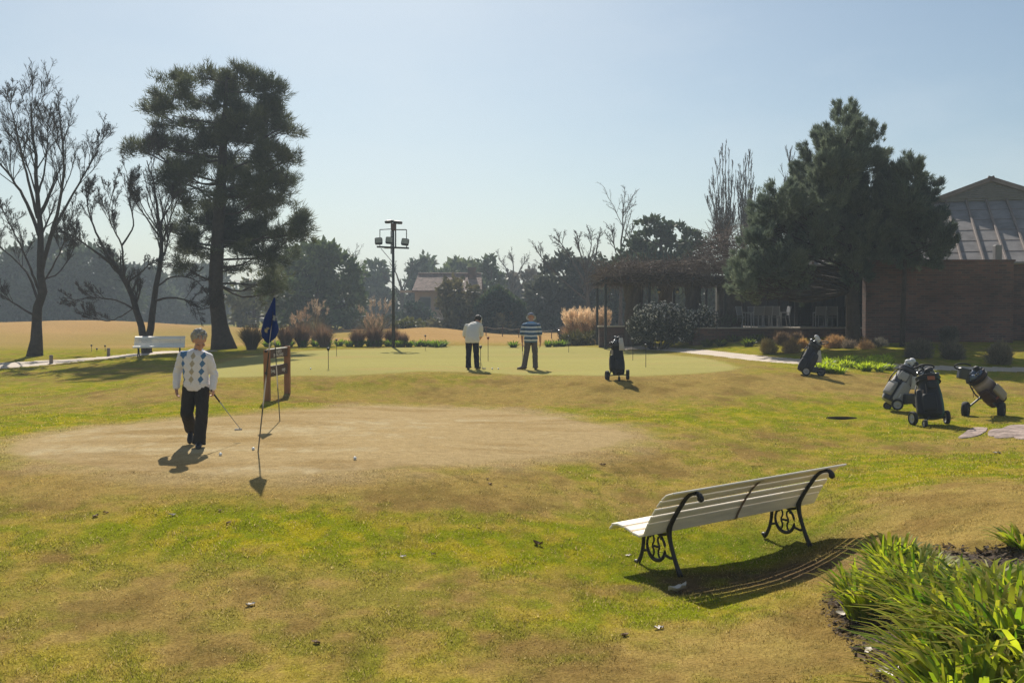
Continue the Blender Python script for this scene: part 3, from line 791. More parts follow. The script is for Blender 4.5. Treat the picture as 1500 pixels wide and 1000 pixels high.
# the blue-green juniper pair before the brick wall
JC, JC2 = (.058, .090, .072), (.200, .230, .145)
leafy_tree('juniper_tree', 'large blue green conifer with fanned limbs in front of the terrace', 37.6, (1250, None),
    [(1252, 502), (1249, 450), (1245, 400), (1242, 330), (1240, 250), (1240, 175)], [.30, .25, .22, .18, .12, .04],
    [(1240, 178, 14, 18), (1232, 208, 34, 24), (1268, 222, 28, 25), (1202, 240, 28, 20), (1255, 255, 42, 30), (1192, 275, 38, 24), (1150, 300, 34, 22), (1212, 308, 46, 28), (1268, 310, 38, 34), (1124, 318, 20, 18), (1140, 350, 36, 25),
     (1188, 352, 30, 14, 0, .6), (1240, 358, 34, 26, 0, .7), (1105, 365, 18, 18), (1102, 400, 22, 20), (1110, 432, 20, 12), (1148, 396, 30, 18, 1, .7), (1092, 420, 14, 12), (1160, 420, 24, 12, -1, .5), (1128, 385, 26, 22), (1130, 412, 22, 14), (1170, 375, 26, 20), (1085, 405, 12, 12), (1165, 330, 26, 22), (1205, 345, 26, 20), (1185, 318, 24, 18), (1225, 250, 24, 22), (1268, 375, 26, 26), (1282, 345, 18, 20), (1250, 400, 20, 24, 0, .5), (1275, 350, 26, 24, -1, .8), (1218, 385, 18, 14, 1, .4)],
    290, JC, JC2, blade=(.17, .026, 20), spread=.30, up=.25, keep=.86, freq=1.5, seed=21, limb_r=.045, per=9, dsp=2.1, fill=48, sub=.09, plume=.62)
leafy_tree('juniper_tree', 'smaller blue green conifer with a thin trunk beside the metal roof', 36.4, (1322, None),
    [(1322, 503), (1323, 450), (1325, 400), (1328, 300), (1330, 245)], [.11, .09, .08, .06, .03],
    [(1330, 252, 18, 16), (1320, 280, 30, 24), (1346, 284, 24, 22), (1308, 318, 30, 26), (1350, 325, 28, 24), (1376, 340, 20, 16), (1330, 352, 38, 22), (1376, 364, 22, 12), (1298, 368, 24, 18), (1350, 380, 28, 10), (1310, 390, 24, 8, 0, .5)],
    280, JC, (.14, .165, .11), blade=(.17, .026, 20), spread=.3, up=.2, keep=.86, freq=1.5, seed=22, limb_r=.035, per=8, dsp=1.4, fill=14, sub=.085, plume=.52)

# trees farther off
FAR_G = 'distant trees beyond the greens'
DK, DK2 = (.026, .040, .022), (.060, .078, .038)
def far_tree(label, Y0, lobes, base_px, seed, col=DK, col2=DK2, keep=.62, dens=20, blade=None, leaf=True, name='evergreen_tree', up=.2, top=None, tr=.25, freq=None):
    s = Y0 / 100; col = tuple(v * 1.5 for v in col); col2 = tuple(v * 1.6 for v in col2)
    bl = blade or (.75 * s, .42 * s, 4)
    ty = min(l[1] for l in lobes)
    return leafy_tree(name, label, Y0, (base_px, None), [(base_px, 500), (base_px, (500 + ty) / 2), (base_px, ty)], [tr, tr * .8, tr * .3], lobes, dens / s ** .9, col, col2, blade=bl, spread=.7, up=up, keep=keep, freq=freq or .8 / s, seed=seed, leaf=leaf, limb_r=.10 * s, per=4, dsp=3 * s, group=FAR_G)
far_tree('broad dark domed evergreen behind the left mound, cut by the tall bare tree', 140, [(80, 378, 48, 26), (40, 398, 46, 28), (128, 396, 46, 30), (10, 436, 60, 34), (85, 436, 70, 36), (165, 440, 36, 30), (-40, 420, 50, 40)], 85, 31, dens=26, keep=.8)
far_tree('hazy dark tree right of the domed evergreen, seen between the twin trunks', 165, [(205, 412, 34, 22), (185, 445, 40, 28), (228, 448, 36, 26)], 206, 32, keep=.6, col=(.04, .045, .035), dens=22)
far_tree('hazy pale tree behind the two distant golf carts', 175, [(268, 420, 30, 26), (300, 415, 32, 24), (285, 452, 44, 24), (245, 455, 24, 18)], 285, 33, keep=.5, col=(.05, .05, .038), dens=20)
far_tree('thin olive coloured tree between the pine trunk and the round crowned pine', 110, [(378, 425, 20, 20), (360, 455, 22, 20), (395, 460, 26, 22), (345, 430, 14, 16)], 372, 34, col=(.05, .062, .026), col2=(.105, .10, .04), keep=.5)
far_tree('round crowned green pine left of the light mast', 95, [(465, 376, 34, 20), (440, 398, 36, 24), (492, 398, 36, 26), (428, 430, 34, 28), (475, 432, 50, 30), (505, 440, 24, 32), (450, 465, 40, 16)], 464, 35, col=(.034, .056, .022), col2=(.07, .095, .034), dens=26, keep=.6)
far_tree('slender pale tree rising behind the round crowned pine', 120, [(433, 360, 14, 14), (425, 385, 18, 14), (412, 400, 16, 16)], 430, 36, keep=.4, col=(.05, .065, .035), dens=24)
far_tree('bluish cedar with a pointed top just left of the light mast', 150, [(552, 398, 14, 12), (546, 418, 24, 14), (556, 440, 34, 16), (548, 465, 44, 18)], 552, 37, keep=.6)
far_tree('narrow dark cypress at the left end of the tiled roof', 150, [(611, 392, 6, 10), (611, 412, 8, 16), (611, 440, 9, 20)], 611, 38, keep=.8, dens=34, name='cypress_tree')
far_tree('taller narrow cypress standing behind the tiled roof', 150, [(626, 386, 5, 8), (628, 402, 10, 12), (634, 412, 14, 10), (629, 440, 14, 20)], 628, 39, keep=.75, dens=34, name='cypress_tree')
far_tree('rounded olive green tree showing above the ridge of the tiled roof', 145, [(675, 396, 26, 10), (652, 405, 16, 8), (700, 402, 18, 10), (678, 430, 36, 20)], 676, 40, keep=.75, col=(.05, .07, .024), col2=(.10, .115, .04))
far_tree('dark upright tree just right of the tiled roof', 120, [(716, 392, 10, 12), (722, 415, 14, 16), (712, 440, 16, 22), (730, 450, 16, 24)], 720, 41, keep=.55)
far_tree('wide mauve grey thicket tree behind the ivy covered shed', 130, [(765, 415, 28, 18), (748, 440, 30, 22), (780, 446, 26, 28), (765, 470, 36, 18)], 765, 42, keep=.6, col=(.055, .052, .045), col2=(.085, .075, .06))
far_tree('spreading tree with a feathery top in front of the tiled roof house', 84, [(670, 424, 26, 13), (658, 440, 16, 12), (690, 440, 26, 16), (652, 468, 18, 14), (700, 464, 34, 20), (665, 475, 44, 16), (725, 478, 24, 14)], 672, 43, keep=.55, col=(.045, .05, .022), col2=(.10, .085, .04), dens=26)
far_tree('big dark broad tree behind the striped shirt golfer and left of the vine pergola', 92, [(832, 384, 18, 12), (818, 404, 28, 18), (848, 405, 30, 22), (800, 436, 30, 28), (840, 440, 46, 34), (872, 425, 24, 44), (815, 470, 40, 22), (865, 472, 30, 20)], 836, 44, keep=.72, col=(.034, .04, .028), col2=(.06, .064, .045), dens=26)
far_tree('dark layered evergreen rising over the vine pergola', 76, [(955, 332, 18, 12), (948, 350, 26, 12), (988, 338, 18, 9), (1000, 352, 26, 13), (934, 368, 24, 12), (972, 366, 40, 14), (1012, 372, 16, 14), (918, 384, 30, 10), (960, 388, 50, 12), (1005, 390, 24, 12)], 968, 45, keep=.5, dens=36, blade=(.5, .26, 5), freq=1.1)
far_tree('dark evergreen mass low behind the pergola posts', 84, [(900, 440, 26, 40), (940, 450, 30, 36), (985, 450, 30, 34), (1030, 440, 30, 36)], 960, 46, keep=.85, dens=30)
LV_FAR = [dict(m=9, ang=(20, 45), ratio=.5, up=.3, wig=.1, npts=5, rk=.55, rmin=.03, sides=4, curve=.04), dict(m=7, ang=(20, 50), ratio=.5, up=.2, wig=.14, npts=4, rk=.6, rmin=.018, sides=3), dict(m=4, ang=(20, 50), ratio=.55, up=.1, wig=.15, npts=3, rk=.7, rmin=.013, sides=3)]
def far_bare(label, Y0, limbs, seed, bark=None, lv=LV_FAR):
    s = Y0 / F
    return bare_tree('bare_tree', label, Y0, [(p, d, r0 * s, r1 * s) for p, d, r0, r1 in limbs], lv, seed=seed, group=FAR_G, bark=bark or M_BARKD)
far_bare('open crowned bare tree right behind the light mast', 140, [([(592, 490), (590, 450), (588, 420)], 0, 4, 2), ([(589, 430), (600, 405), (604, 385)], 2, 1.6, .4), ([(588, 422), (580, 400), (574, 388)], -2, 1.6, .4), ([(589, 440), (610, 420), (622, 410)], 2, 1.2, .3), ([(588, 430), (572, 412), (562, 405)], 1, 1.2, .3)], 51)
far_bare('slim bare tree between the round crowned pine and the cedar', 130, [([(521, 490), (520, 440), (518, 400), (520, 378)], 0, 3, .5), ([(520, 440), (532, 415), (536, 392)], 2, 1.2, .3), ([(519, 430), (508, 405), (506, 390)], -2, 1.2, .3)], 52)
far_bare('fan shaped bare tree on the skyline right of the tiled roof', 125, [([(750, 480), (750, 440), (750, 415)], 0, 4, 2), ([(750, 420), (742, 395), (730, 378)], 2, 1.4, .3), ([(750, 420), (752, 390), (748, 370)], -2, 1.4, .3), ([(750, 420), (762, 395), (772, 380)], 2, 1.4, .3), ([(750, 430), (775, 408), (786, 396)], 1, 1.2, .3), ([(750, 430), (728, 405), (716, 400)], 1, 1.2, .3)], 53)
far_bare('tall bare tree with long rising limbs left of the pergola', 82, [([(862, 495), (862, 450), (860, 410), (858, 375)], 0, 4.5, 1), ([(861, 420), (840, 385), (826, 362), (815, 350)], 1, 1.8, .3), ([(860, 400), (850, 370), (846, 345)], -1, 1.8, .3), ([(860, 405), (872, 375), (878, 348)], 1, 1.8, .3), ([(861, 430), (885, 400), (900, 385)], -1, 1.6, .3), ([(861, 440), (830, 415), (800, 385), (790, 372)], 2, 1.6, .3), ([(859, 390), (866, 360), (864, 342)], 2, 1.2, .3)], 54)
far_bare('slender bare sapling rising above the left end of the pergola', 80, [([(908, 495), (909, 400), (911, 345), (913, 304)], 0, 3, .5), ([(909, 390), (900, 360), (895, 330)], 1, 1.2, .3), ([(910, 370), (922, 350), (926, 335)], -1, 1, .3), ([(909, 385), (930, 365), (938, 350)], 1, 1, .3)], 55)
LV_POP = [dict(m=34, lenpow=.85, ang=(10, 24), ratio=.32, up=.6, wig=.06, npts=5, rk=.4, rmin=.014, sides=4, curve=.10, tmin=.12), dict(m=8, ang=(10, 26), ratio=.5, up=.4, wig=.08, npts=4, rk=.6, rmin=.010, sides=3, curve=.06), dict(m=4, ang=(10, 28), ratio=.6, up=.4, wig=.08, npts=3, rk=.7, rmin=.008, sides=3)]
LV_UP = [dict(m=24, ang=(10, 26), ratio=.34, lenpow=.8, up=.5, wig=.06, npts=5, rk=.5, rmin=.014, sides=4, curve=.10, tmin=.12), dict(m=9, ang=(10, 28), ratio=.5, up=.35, wig=.08, npts=4, rk=.6, rmin=.010, sides=3, curve=.06), dict(m=3, ang=(10, 28), ratio=.6, up=.35, wig=.08, npts=3, rk=.7, rmin=.009, sides=3)]
far_bare('bare fan of upright branches over the pergola, left of two alike', 73, [([(1064, 495), (1065, 420), (1064, 360)], 0, 4.5, 2.4)] + [([(1064, 400 - 5 * i), (1064 + (x - 1064) * .55, 330), (x, y + 12)], d, 1.2, .3) for i, (x, y, d) in enumerate([(1034, 280, 1), (1039, 256, -.5), (1044, 238, -1), (1049, 226, 1), (1054, 214, .5), (1058, 206, -1), (1063, 202, -1.5), (1068, 212, 1.4), (1073, 222, 1.2), (1078, 244, -1)])], 60, lv=LV_UP)
far_bare('bare fan of upright branches over the pergola, right one beside the tall conifer', 74, [([(1088, 495), (1089, 420), (1090, 360)], 0, 4.5, 2.4)] + [([(1090, 400 - 5 * i), (1090 + (x - 1090) * .55, 330), (x, y + 12)], d, 1.2, .3) for i, (x, y, d) in enumerate([(1080, 254, 1), (1084, 234, -.6), (1089, 220, -1), (1093, 212, 1), (1097, 206, .5), (1101, 222, -1.5), (1104, 240, .4), (1108, 262, 1.2)])], 61, lv=LV_UP)
far_bare('bare treetop showing above the left shoulder of the tall conifer', 76, [([(1160, 495), (1159, 400), (1158, 300), (1157, 225)], 0, 3, .4), ([(1159, 400), (1152, 320), (1150, 262)], 1, 1.5, .3), ([(1159, 380), (1166, 310), (1166, 250)], -1, 1.3, .3)], 62, lv=LV_UP)
# far-off wood that reads as one mass
def far_wood():
    rg = np.random.default_rng(99); m2 = MB(); tr = MB()
    for k in range(150):
        Y = rg.uniform(185, 300); px = rg.uniform(-420, 1900); top = rg.uniform(428, 456) if not 480 < px < 800 else rg.uniform(436, 456)
        b = spotY(px, Y); h = (Y * (463 - top) / F) + 1.64 - b[2]; rx = rg.uniform(.35, .6) * h
        n = 420
        v = rg.normal(size=(n, 3)); v /= np.linalg.norm(v, axis=1, keepdims=True); v *= rg.uniform(.4, 1, n)[:, None] ** .6
        p = b + np.array([0, 0, h * .56]) + v * np.array([rx, rx, h * .46])
        c = np.array((.055, .064, .042)) * rg.uniform(.8, 2.2) + rg.uniform(0, .015, 3)
        sprays(m2, p, v + [0, 0, .2], 3, 1.7, 1.1, .7, c, rg, True)
        tubes(tr, np.array([[b - [0, 0, .3], b + [rg.normal(0, .2), 0, h * .4], b + [0, 0, h * .8]]]), np.array([[.3, .22, .1]]), 5, col=(.05, .04, .03))
    m2.v += tr.v; m2.c += tr.c
    for k2, a in tr.f.items(): m2.f.setdefault(k2, []).extend([q + m2.n for q in a])
    m2.n += tr.n
    o = m2.build('woods', M_LEAF); tag(o, kind='stuff')
far_wood()
# ------------------------------------------------------------------ buildings
def brick_mat(name, c1, c2, mortar, scale=1.0, rough=.9):
    m = bpy.data.materials.new(name); m.use_nodes = True; nt = m.node_tree; N = nt.nodes; L = nt.links; b = N['Principled BSDF']
    tc = N.new('ShaderNodeTexCoord'); sep = N.new('ShaderNodeSeparateXYZ'); L.new(tc.outputs['Object'], sep.inputs[0])
    ad = N.new('ShaderNodeMath'); ad.operation = 'ADD'; L.new(sep.outputs[0], ad.inputs[0]); L.new(sep.outputs[1], ad.inputs[1])
    cb = N.new('ShaderNodeCombineXYZ'); L.new(ad.outputs[0], cb.inputs[0]); L.new(sep.outputs[2], cb.inputs[1])
    br = N.new('ShaderNodeTexBrick'); L.new(cb.outputs[0], br.inputs['Vector'])
    br.inputs['Scale'].default_value = 1; br.inputs['Brick Width'].default_value = .26 * scale; br.inputs['Row Height'].default_value = .075 * scale; br.inputs['Mortar Size'].default_value = .009 * scale
    br.inputs['Color1'].default_value = (*c1, 1); br.inputs['Color2'].default_value = (*c2, 1); br.inputs['Mortar'].default_value = (*mortar, 1); br.inputs['Bias'].default_value = -.1
    nz = N.new('ShaderNodeTexNoise'); nz.inputs['Scale'].default_value = .8; nz.inputs['Detail'].default_value = 6; L.new(tc.outputs['Object'], nz.inputs['Vector'])
    mr = N.new('ShaderNodeMapRange'); mr.inputs[1].default_value = .3; mr.inputs[2].default_value = .7; mr.inputs[3].default_value = .6; mr.inputs[4].default_value = 1.35; L.new(nz.outputs[0], mr.inputs[0])
    vm = N.new('ShaderNodeVectorMath'); vm.operation = 'SCALE'; L.new(br.outputs['Color'], vm.inputs[0]); L.new(mr.outputs[0], vm.inputs['Scale'])
    L.new(vm.outputs[0], b.inputs['Base Color']); b.inputs['Roughness'].default_value = rough
    bp = N.new('ShaderNodeBump'); nt.nodes.remove(bp)
    return m
M_BRICK = brick_mat('brick', (.145, .062, .044), (.055, .032, .027), (.115, .09, .076), 1.2)
M_METALROOF = mk('zinc_roof', (.215, .20, .195), .7, .15, noise=(1.3, .4), bump=(3, .15, .02))
M_SEAM = mk('roof_batten', (.21, .17, .15), .7, .2, noise=(2, .2))
M_TRIM = mk('painted_trim', (.21, .205, .20), .7, .3, noise=(3, .15))
M_DARK = mk('dark_steel', (.018, .020, .024), .5, .4)
M_GLASS = mk('dark_glass', (.05, .06, .07), .08, .6)
M_CONC = mk('concrete_cap', (.48, .42, .35), .85, .3, noise=(5, .2), bump=(30, .2, .01))
M_WOODD = mk('dark_wood', (.060, .038, .025), .75, .3, noise=(5, .3, (1, 1, .15)))

def quadgrid(mb, a, b, c, d, col=None):
    mb.add([a, b, c, d], [(0, 1, 2, 3)], col)

def clubhouse():
    Y0 = 38.0
    b0 = np.array(gx(1378, Y0)); b0[2] = .55
    root = thing('clubhouse', 'low brick clubhouse with a grey standing seam metal roof and louvred gable', 'building', tuple(b0))
    def X(px, Y): return (px - 750) / F * Y - b0[0]
    def Z(py, Y): return CAMZ + Y * (463 - py) / F - b0[2]
    # brick block
    x0, x1 = X(1268, Y0), X(1484, Y0); top = Z(383, Y0)
    mb = MB(); box(mb, ((x0 + x1) / 2, .2, top / 2 - .4), (x1 - x0, .4, top + .8), bev=.01); box(mb, ((x0 + x1) / 2 + 1.2, 3.4, top / 2 - .42), (x1 - x0 - 2.4, 5.9, top + .76)); mb.build('wall', M_BRICK, root)
    mb = MB(); box(mb, ((x0 + x1) / 2, .2, top + .035), (x1 - x0 + .10, .5, .07), bev=.01)
    mb.build('coping', M_BRICK, root)
    # right return: recess with post
    xr = X(1484, Y0)
    mb = MB(); box(mb, (xr + 2.5, 3.6, top / 2 - .4), (5, 3, top + .8)); mb.build('wall', M_BRICK, root)
    mb = MB(); box(mb, (X(1482, Y0) , 1.2, top + .35), (.26, .26, .7), bev=.02); mb.build('chimney_stub', M_TRIM, root)
    # metal roof, turned so its seams run down to the left
    a = math.radians(-16); R = rotz(a)
    eave_z = top + .08
    c = np.array([X(1455, 42.0), 3.2, 0])
    def W(u, v, z): return c + R @ np.array([u, v, 0]) + np.array([0, 0, z])
    ridge = Z(297, 44.8); apex = Z(268, 44.8)
    Lf, Lr = -9.4, 7.0           # eave ends
    tl, trr = -2.0, 2.0      # top edge under the gablet
    run = 3.1
    # front slope (hipped), side slopes and back
    mb = MB()
    fe0, fe1, ft0, ft1 = W(Lf, -1.6, eave_z), W(Lr, -1.6, eave_z), W(tl, run, ridge), W(trr, run, ridge)
    th = np.array([0, 0, -.07])
    def slab(p):
        p = np.array(p); n = len(p)
        mb.add(np.vstack([p, p + th]), [tuple(range(n)), tuple(range(n, 2 * n))[::-1]] + [(i, n + i, n + (i + 1) % n, (i + 1) % n) for i in range(n)])
    be0, be1, bt0, bt1 = W(Lf, 11, eave_z), W(Lr, 11, eave_z), W(tl, 7.5, ridge), W(trr, 7.5, ridge)
    slab([fe0, fe1, ft1, ft0]); slab([be0, fe0, ft0, bt0]); slab([fe1, be1, bt1, ft1]); slab([be1, be0, bt0, bt1])
    roof = mb.build('roof', M_METALROOF, root)
    # standing seams run straight down the slope
    mb = MB(); ms = MB()
    sl = (ridge - eave_z) / (run + 1.6)
    for k in np.arange(Lf + .2, Lr, .82):
        f0 = min(1, max(0, 1 if tl <= k <= trr else ((k - Lf) / (tl - Lf) if k < tl else (Lr - k) / (Lr - trr))))
        v1 = -1.6 + (run + 1.6) * f0
        p0 = W(k, -1.6, eave_z + .05); p1 = W(k, v1, eave_z + sl * (v1 + 1.6) + .05)
        d = nrm(p1 - p0); up = np.array([0, 0, 1.]); xx = nrm(np.cross(d, up)); zz = np.cross(xx, d)
        if np.linalg.norm(p1 - p0) < .3: continue
        box(mb, (p0 + p1) / 2, (.085, np.linalg.norm(p1 - p0), .12), np.stack([xx, d, zz], 1), .01)
        # cross joints of the sheets
        for t in np.arange(.16, 1, .17):
            q = p0 + (p1 - p0) * t - np.array([0, 0, .045]); q2 = q + R @ np.array([.82, 0, 0])
            m_ = (q + q2) / 2
            box(ms, m_ + zz * .006, (.72, .022, .012), np.stack([R @ [1., 0, 0], d, np.cross(R @ [1., 0, 0], d)], 1))
    mb.build('seam_battens', M_SEAM, roof); ms.build('sheet_joints', M_SEAM, roof)
    # gablet with louvres
    gl, gr = W(tl - .35, run - .05, ridge + .02), W(trr + .35, run - .05, ridge + .02); ga = W(0, run - .05, apex)
    mb = MB(); mb.add(np.vstack([[gl, gr, ga], [gl + R @ [0, 5, 0], gr + R @ [0, 5, 0], ga + R @ [0, 5, 0]]]), [(0, 1, 2), (3, 5, 4), (0, 2, 5, 3), (2, 1, 4, 5), (0, 3, 4, 1)])
    g = mb.build('gable', M_TRIM, root)
    mb = MB()
    for p, q in ((gl, ga), (gr, ga)):
        d = nrm(q - p); n_ = R @ np.array([0, -1., 0]); s = np.cross(d, n_)
        box(mb, (p + q) / 2 + n_ * .08 + np.array([0, 0, .05]), (.16, np.linalg.norm(q - p) + .3, .2), np.stack([n_, d, s], 1), .01)
    mb.build('barge_board', M_SEAM, g)
    mb = MB()
    for k in range(7):
        t = .16 + k * .1; z = ridge + (apex - ridge) * t; hw = (trr + .35) * (1 - t) - .42
        if hw > .1: box(mb, W(0, run - .10, z), (hw * 2, .03, .085), R @ rot_axis((1, 0, 0), .6))
    mb.build('louvres', M_TRIM, g)
    # glazed veranda along the terrace
    Yv = 51.0
    xa, xb = X(1075, Yv), X(1272, Yv); yv = Yv - b0[1]; zt = Z(398, Yv); zb = Z(483, Yv)
    mb = MB(); box(mb, ((xa + xb) / 2, yv + .1, (zt + zb) / 2), (xb - xa, .06, zt - zb)); gz = mb.build('glazing', M_GLASS, root)
    mb = MB()
    for k in range(13):
        x = xa + (xb - xa) * k / 12; box(mb, (x, yv, (zt + zb) / 2), (.13, .16, zt - zb + .1), bev=.01)
    for z in (zb + .1, zb + .95, zt - .05): box(mb, ((xa + xb) / 2, yv, z), (xb - xa, .1, .11))
    mb.build('mullions', M_DARK, gz)
    mb = MB(); box(mb, ((xa + xb) / 2 + .6, yv + 1.5, zt + .35), (xb - xa + 2, 4.2, .6), bev=.02); mb.build('fascia', M_WOODD, root)
    mb = MB(); box(mb, ((xa + xb) / 2, yv + 4.5, (zt + zb) / 2), (xb - xa, .2, zt - zb)); mb.build('inner_wall', M_TRIM, root)
    xa = X(1168, Yv); p0, p1 = np.array([xa - .6, yv - .9, zt + .68]), np.array([xb + 1, yv - .9, zt + .68]); p2, p3 = np.array([xb + 1, yv + 6, zt + 4.2]), np.array([xa + 3.0, yv + 6, zt + 4.2])
    mb = MB(); slab([p0, p1, p2, p3]); mb.build('roof', M_METALROOF, root)
    mb = MB()
    for k in np.arange(p0[0] + .4, p1[0], .82):
        e = np.array([k, p0[1], p0[2] + .05]); t = np.array([max(k, p3[0]), p3[1], p3[2] + .05]); d = nrm(t - e); xx = nrm(np.cross(d, [0, 0, 1.]))
        box(mb, (e + t) / 2, (.08, np.linalg.norm(t - e), .12), np.stack([xx, d, np.cross(xx, d)], 1))
    mb.build('seam_battens', M_SEAM, root)
    return root
clubhouse()

# terrace: low brick retaining wall, paving and black columns
TZ = CAMZ + 44.5 * (463 - 479.5) / F
def terrace():
    xa, xb = (1014 - 750) / F * 44.5, (1275 - 750) / F * 44.0
    g0 = np.array([(xa + xb) / 2, 44.4, TZ - .9])
    root = thing('terrace', 'raised terrace with a dark brick retaining wall and pale paved edge', 'terrace', tuple(g0))
    mb = MB(); box(mb, (0, 0, .36), (xb - xa, .34, .98)); box(mb, ((xa - xb) / 2 + .15, 2.6, .36), (.3, 4.8, .98)); mb.build('retaining_wall', M_BRICK, root)
    mb = MB(); box(mb, (0, 3.2, .875), (xb - xa + .12, 6.9, .05), bev=.01); mb.build('paving', M_CONC, root)
terrace()
mb = MB(); q = spotY(905, 47.5); z1 = CAMZ + 47.5 * (463 - 477.5) / F
lw = thing('low_wall', 'low dark wall with a pale stone cap left of the flowering shrub', 'wall', tuple(q))
xw = (945 - 865) / F * 47.5
box(mb, (.4, 0, (z1 - q[2]) / 2 - .1), (xw, .3, z1 - q[2] + .1)); mb.build('wall', M_BRICK, lw)
mb = MB(); box(mb, (.4, 0, z1 - q[2] - .01), (xw + .1, .42, .07), bev=.01); mb.build('cap', M_CONC, lw)
for px, yy, hh, lab in ((1166, 46.5, 3.1, 'black steel post on the terrace, standing alone left of the conifer trunks'), (1194, 47.5, 3.1, 'black steel post on the terrace just left of the fanned conifer limbs')):
    x = (px - 750) / F * yy; mb = MB(); box(mb, (x, yy, TZ + hh / 2 - .02), (.14, .14, hh), bev=.01); box(mb, (x, yy, TZ + .012), (.24, .24, .03)); tag(mb.build('post', M_DARK), lab, 'post')
# railing in the veranda
xa, xb, yy = (1110 - 750) / F * 50, (1262 - 750) / F * 50, 50.0
rl = thing('railing', 'dark railing with thin upright bars behind the terrace chairs', 'railing', (xa, yy, TZ - .03)); mb = MB()
for z in (.25, .95): box(mb, ((xb - xa) / 2, 0, z), (xb - xa, .05, .06))
mb.build('rail', M_DARK, rl); mb = MB()
for k in range(34): box(mb, ((xb - xa) * (k + .5) / 34, 0, .58), (.025, .025, .66))
mb.build('bars', M_DARK, rl)

# terrace chairs and tables
M_CHAIR = mk('chair_mesh', (.17, .17, .18), .6, .4)
M_CHF = mk('chair_frame', (.34, .35, .37), .45, .5)
def chair_proto():
    root = thing('terrace_chair', 'x', 'chair', (0, 0, 0)); mb = MB(); box(mb, (0, 0, .45), (.48, .46, .035), bev=.01); mb.build('seat', M_CHAIR, root)
    mb = MB(); box(mb, (0, .25, .74), (.48, .03, .44), rot_axis((1, 0, 0), -.22), .01); mb.build('backrest', M_CHAIR, root)
    for sx in (-.23, .23):
        mb = MB(); tube(mb, [(sx, -.22, 0), (sx, -.2, .45), (sx, -.2, .66)], .016, 6); mb.build('leg', M_CHF, root)
        mb = MB(); tube(mb, [(sx, .27, 0), (sx, .2, .45), (sx, .31, .95)], .016, 6); mb.build('leg', M_CHF, root)
        mb = MB(); tube(mb, [(sx, -.2, .66), (sx, .24, .67)], .02, 6); mb.build('armrest', M_CHF, root)
    return root
ch0 = chair_proto()
CH = [(1090, 45.6, 1.9, 'chair at the left end of the terrace seating, its back to the lawn'), (1103, 46.3, 2.9, 'chair behind the leftmost terrace chair, turned sideways'), (1110, 45.4, 3.1, 'pale chair with its back to the lawn at the left terrace table'), (1121, 45.5, 3.3, 'pale chair second from the left table edge, its back to the lawn'),
      (1128, 46.9, .4, 'chair on the far side of the middle terrace table'), (1136, 45.6, 2.7, 'pale chair near the middle of the terrace, its back to the lawn'), (1147, 45.9, -1.5, 'bright chair in profile, the rightmost left of the lone black post'), (1200, 45.6, 3.1, 'chair left of the right hand terrace table by the conifer limbs'),
      (1209, 46.4, .2, 'chair on the far side of the right hand terrace table'), (1219, 45.7, 2.8, 'chair partly hidden by the conifer trunks, at the right terrace table')]
for i, (px, yy, rz, lab) in enumerate(CH):
    o = ch0 if i == 0 else copy_tree(ch0)
    o.location = ((px - 750) / F * yy, yy, TZ); o.rotation_euler.z = rz; tag(o, lab, 'chair', 'chairs on the terrace')
for px, yy, lab in ((1117, 46.2, 'small round table among the left terrace chairs'), (1140, 46.4, 'small round table beside the bright profile chair'), (1209, 45.9, 'small round table by the conifer trunks on the terrace')):
    t = thing('terrace_table', lab, 'table', ((px - 750) / F * yy, yy, TZ), 0, 'tables on the terrace')
    mb = MB(); lathe(mb, [(0.001, .70), (.42, .70), (.44, .715), (.42, .73), (.001, .73)], k=20); mb.build('tabletop', M_CHAIR, t, True)
    mb = MB(); lathe(mb, [(.25, 0), (.25, .03), (.03, .05), (.03, .70)], k=14); mb.build('pedestal', M_CHF, t, True)
# barbecue grill by the brick wall
q = ((1262 - 750) / F * 44.6, 44.6, TZ)
gr = thing('barbecue_grill', 'black lidded grill on legs against the brick wall end of the terrace', 'grill', q)
mb = MB(); box(mb, (0, 0, .72), (.62, .5, .3), bev=.05); mb.build('body', M_DARK, gr)
mb = MB(); loft(mb, [ering((x, 0, .88), (0, .25, 0), (0, 0, .2), 12) for x in (-.31, .31)]); mb.build('lid', M_DARK, gr, True)
for sx in (-.26, .26): mb = MB(); tube(mb, [(sx, -.2, 0), (sx, -.2, .6)], .02, 6); tube(mb, [(sx, .2, 0), (sx, .2, .6)], .02, 6); tube(mb, [(sx, -.2, .15), (sx, .2, .15)], .015, 6); mb.build('leg', M_DARK, gr)

# ------------------------------------------------------------------ pergola with dormant vine
M_TWIG = mk('vine_twigs', None, .9, .2)
PZ = CAMZ + 46 * (463 - 412) / F
def pergola():
    y0, y1 = 46.0, 50.5
    xs = [(p - 750) / F * y0 for p in (887, 951, 1010, 1062)]
    g = spotY(950, 48)
    root = thing('pergola', 'long pergola frame of thin black posts and beams under the brown vine', 'pergola', tuple(g))
    for k, x in enumerate(xs):
        for yy in (y0, y1):
            if k == 2 and yy == y0: continue
            zz = gzf(np.array([x]), np.array([yy]))[0] - .05
            mb = MB(); box(mb, (x - g[0], yy - g[1], (zz + PZ) / 2 - g[2]), (.12, .12, PZ - zz), bev=.01); mb.build('post', M_DARK, root)
    mb = MB()
    for yy in (y0, (y0 + y1) / 2, y1): box(mb, ((xs[0] + xs[-1]) / 2 - g[0], yy - g[1], PZ - g[2]), (xs[-1] - xs[0] + .5, .1, .14), bev=.01)
    for x in np.arange(xs[0], xs[-1] + .1, 1.0): box(mb, (x - g[0], (y0 + y1) / 2 - g[1], PZ + .13 - g[2]), (.08, y1 - y0 + .6, .1))
    mb.build('beam', M_DARK, root)
pergola()
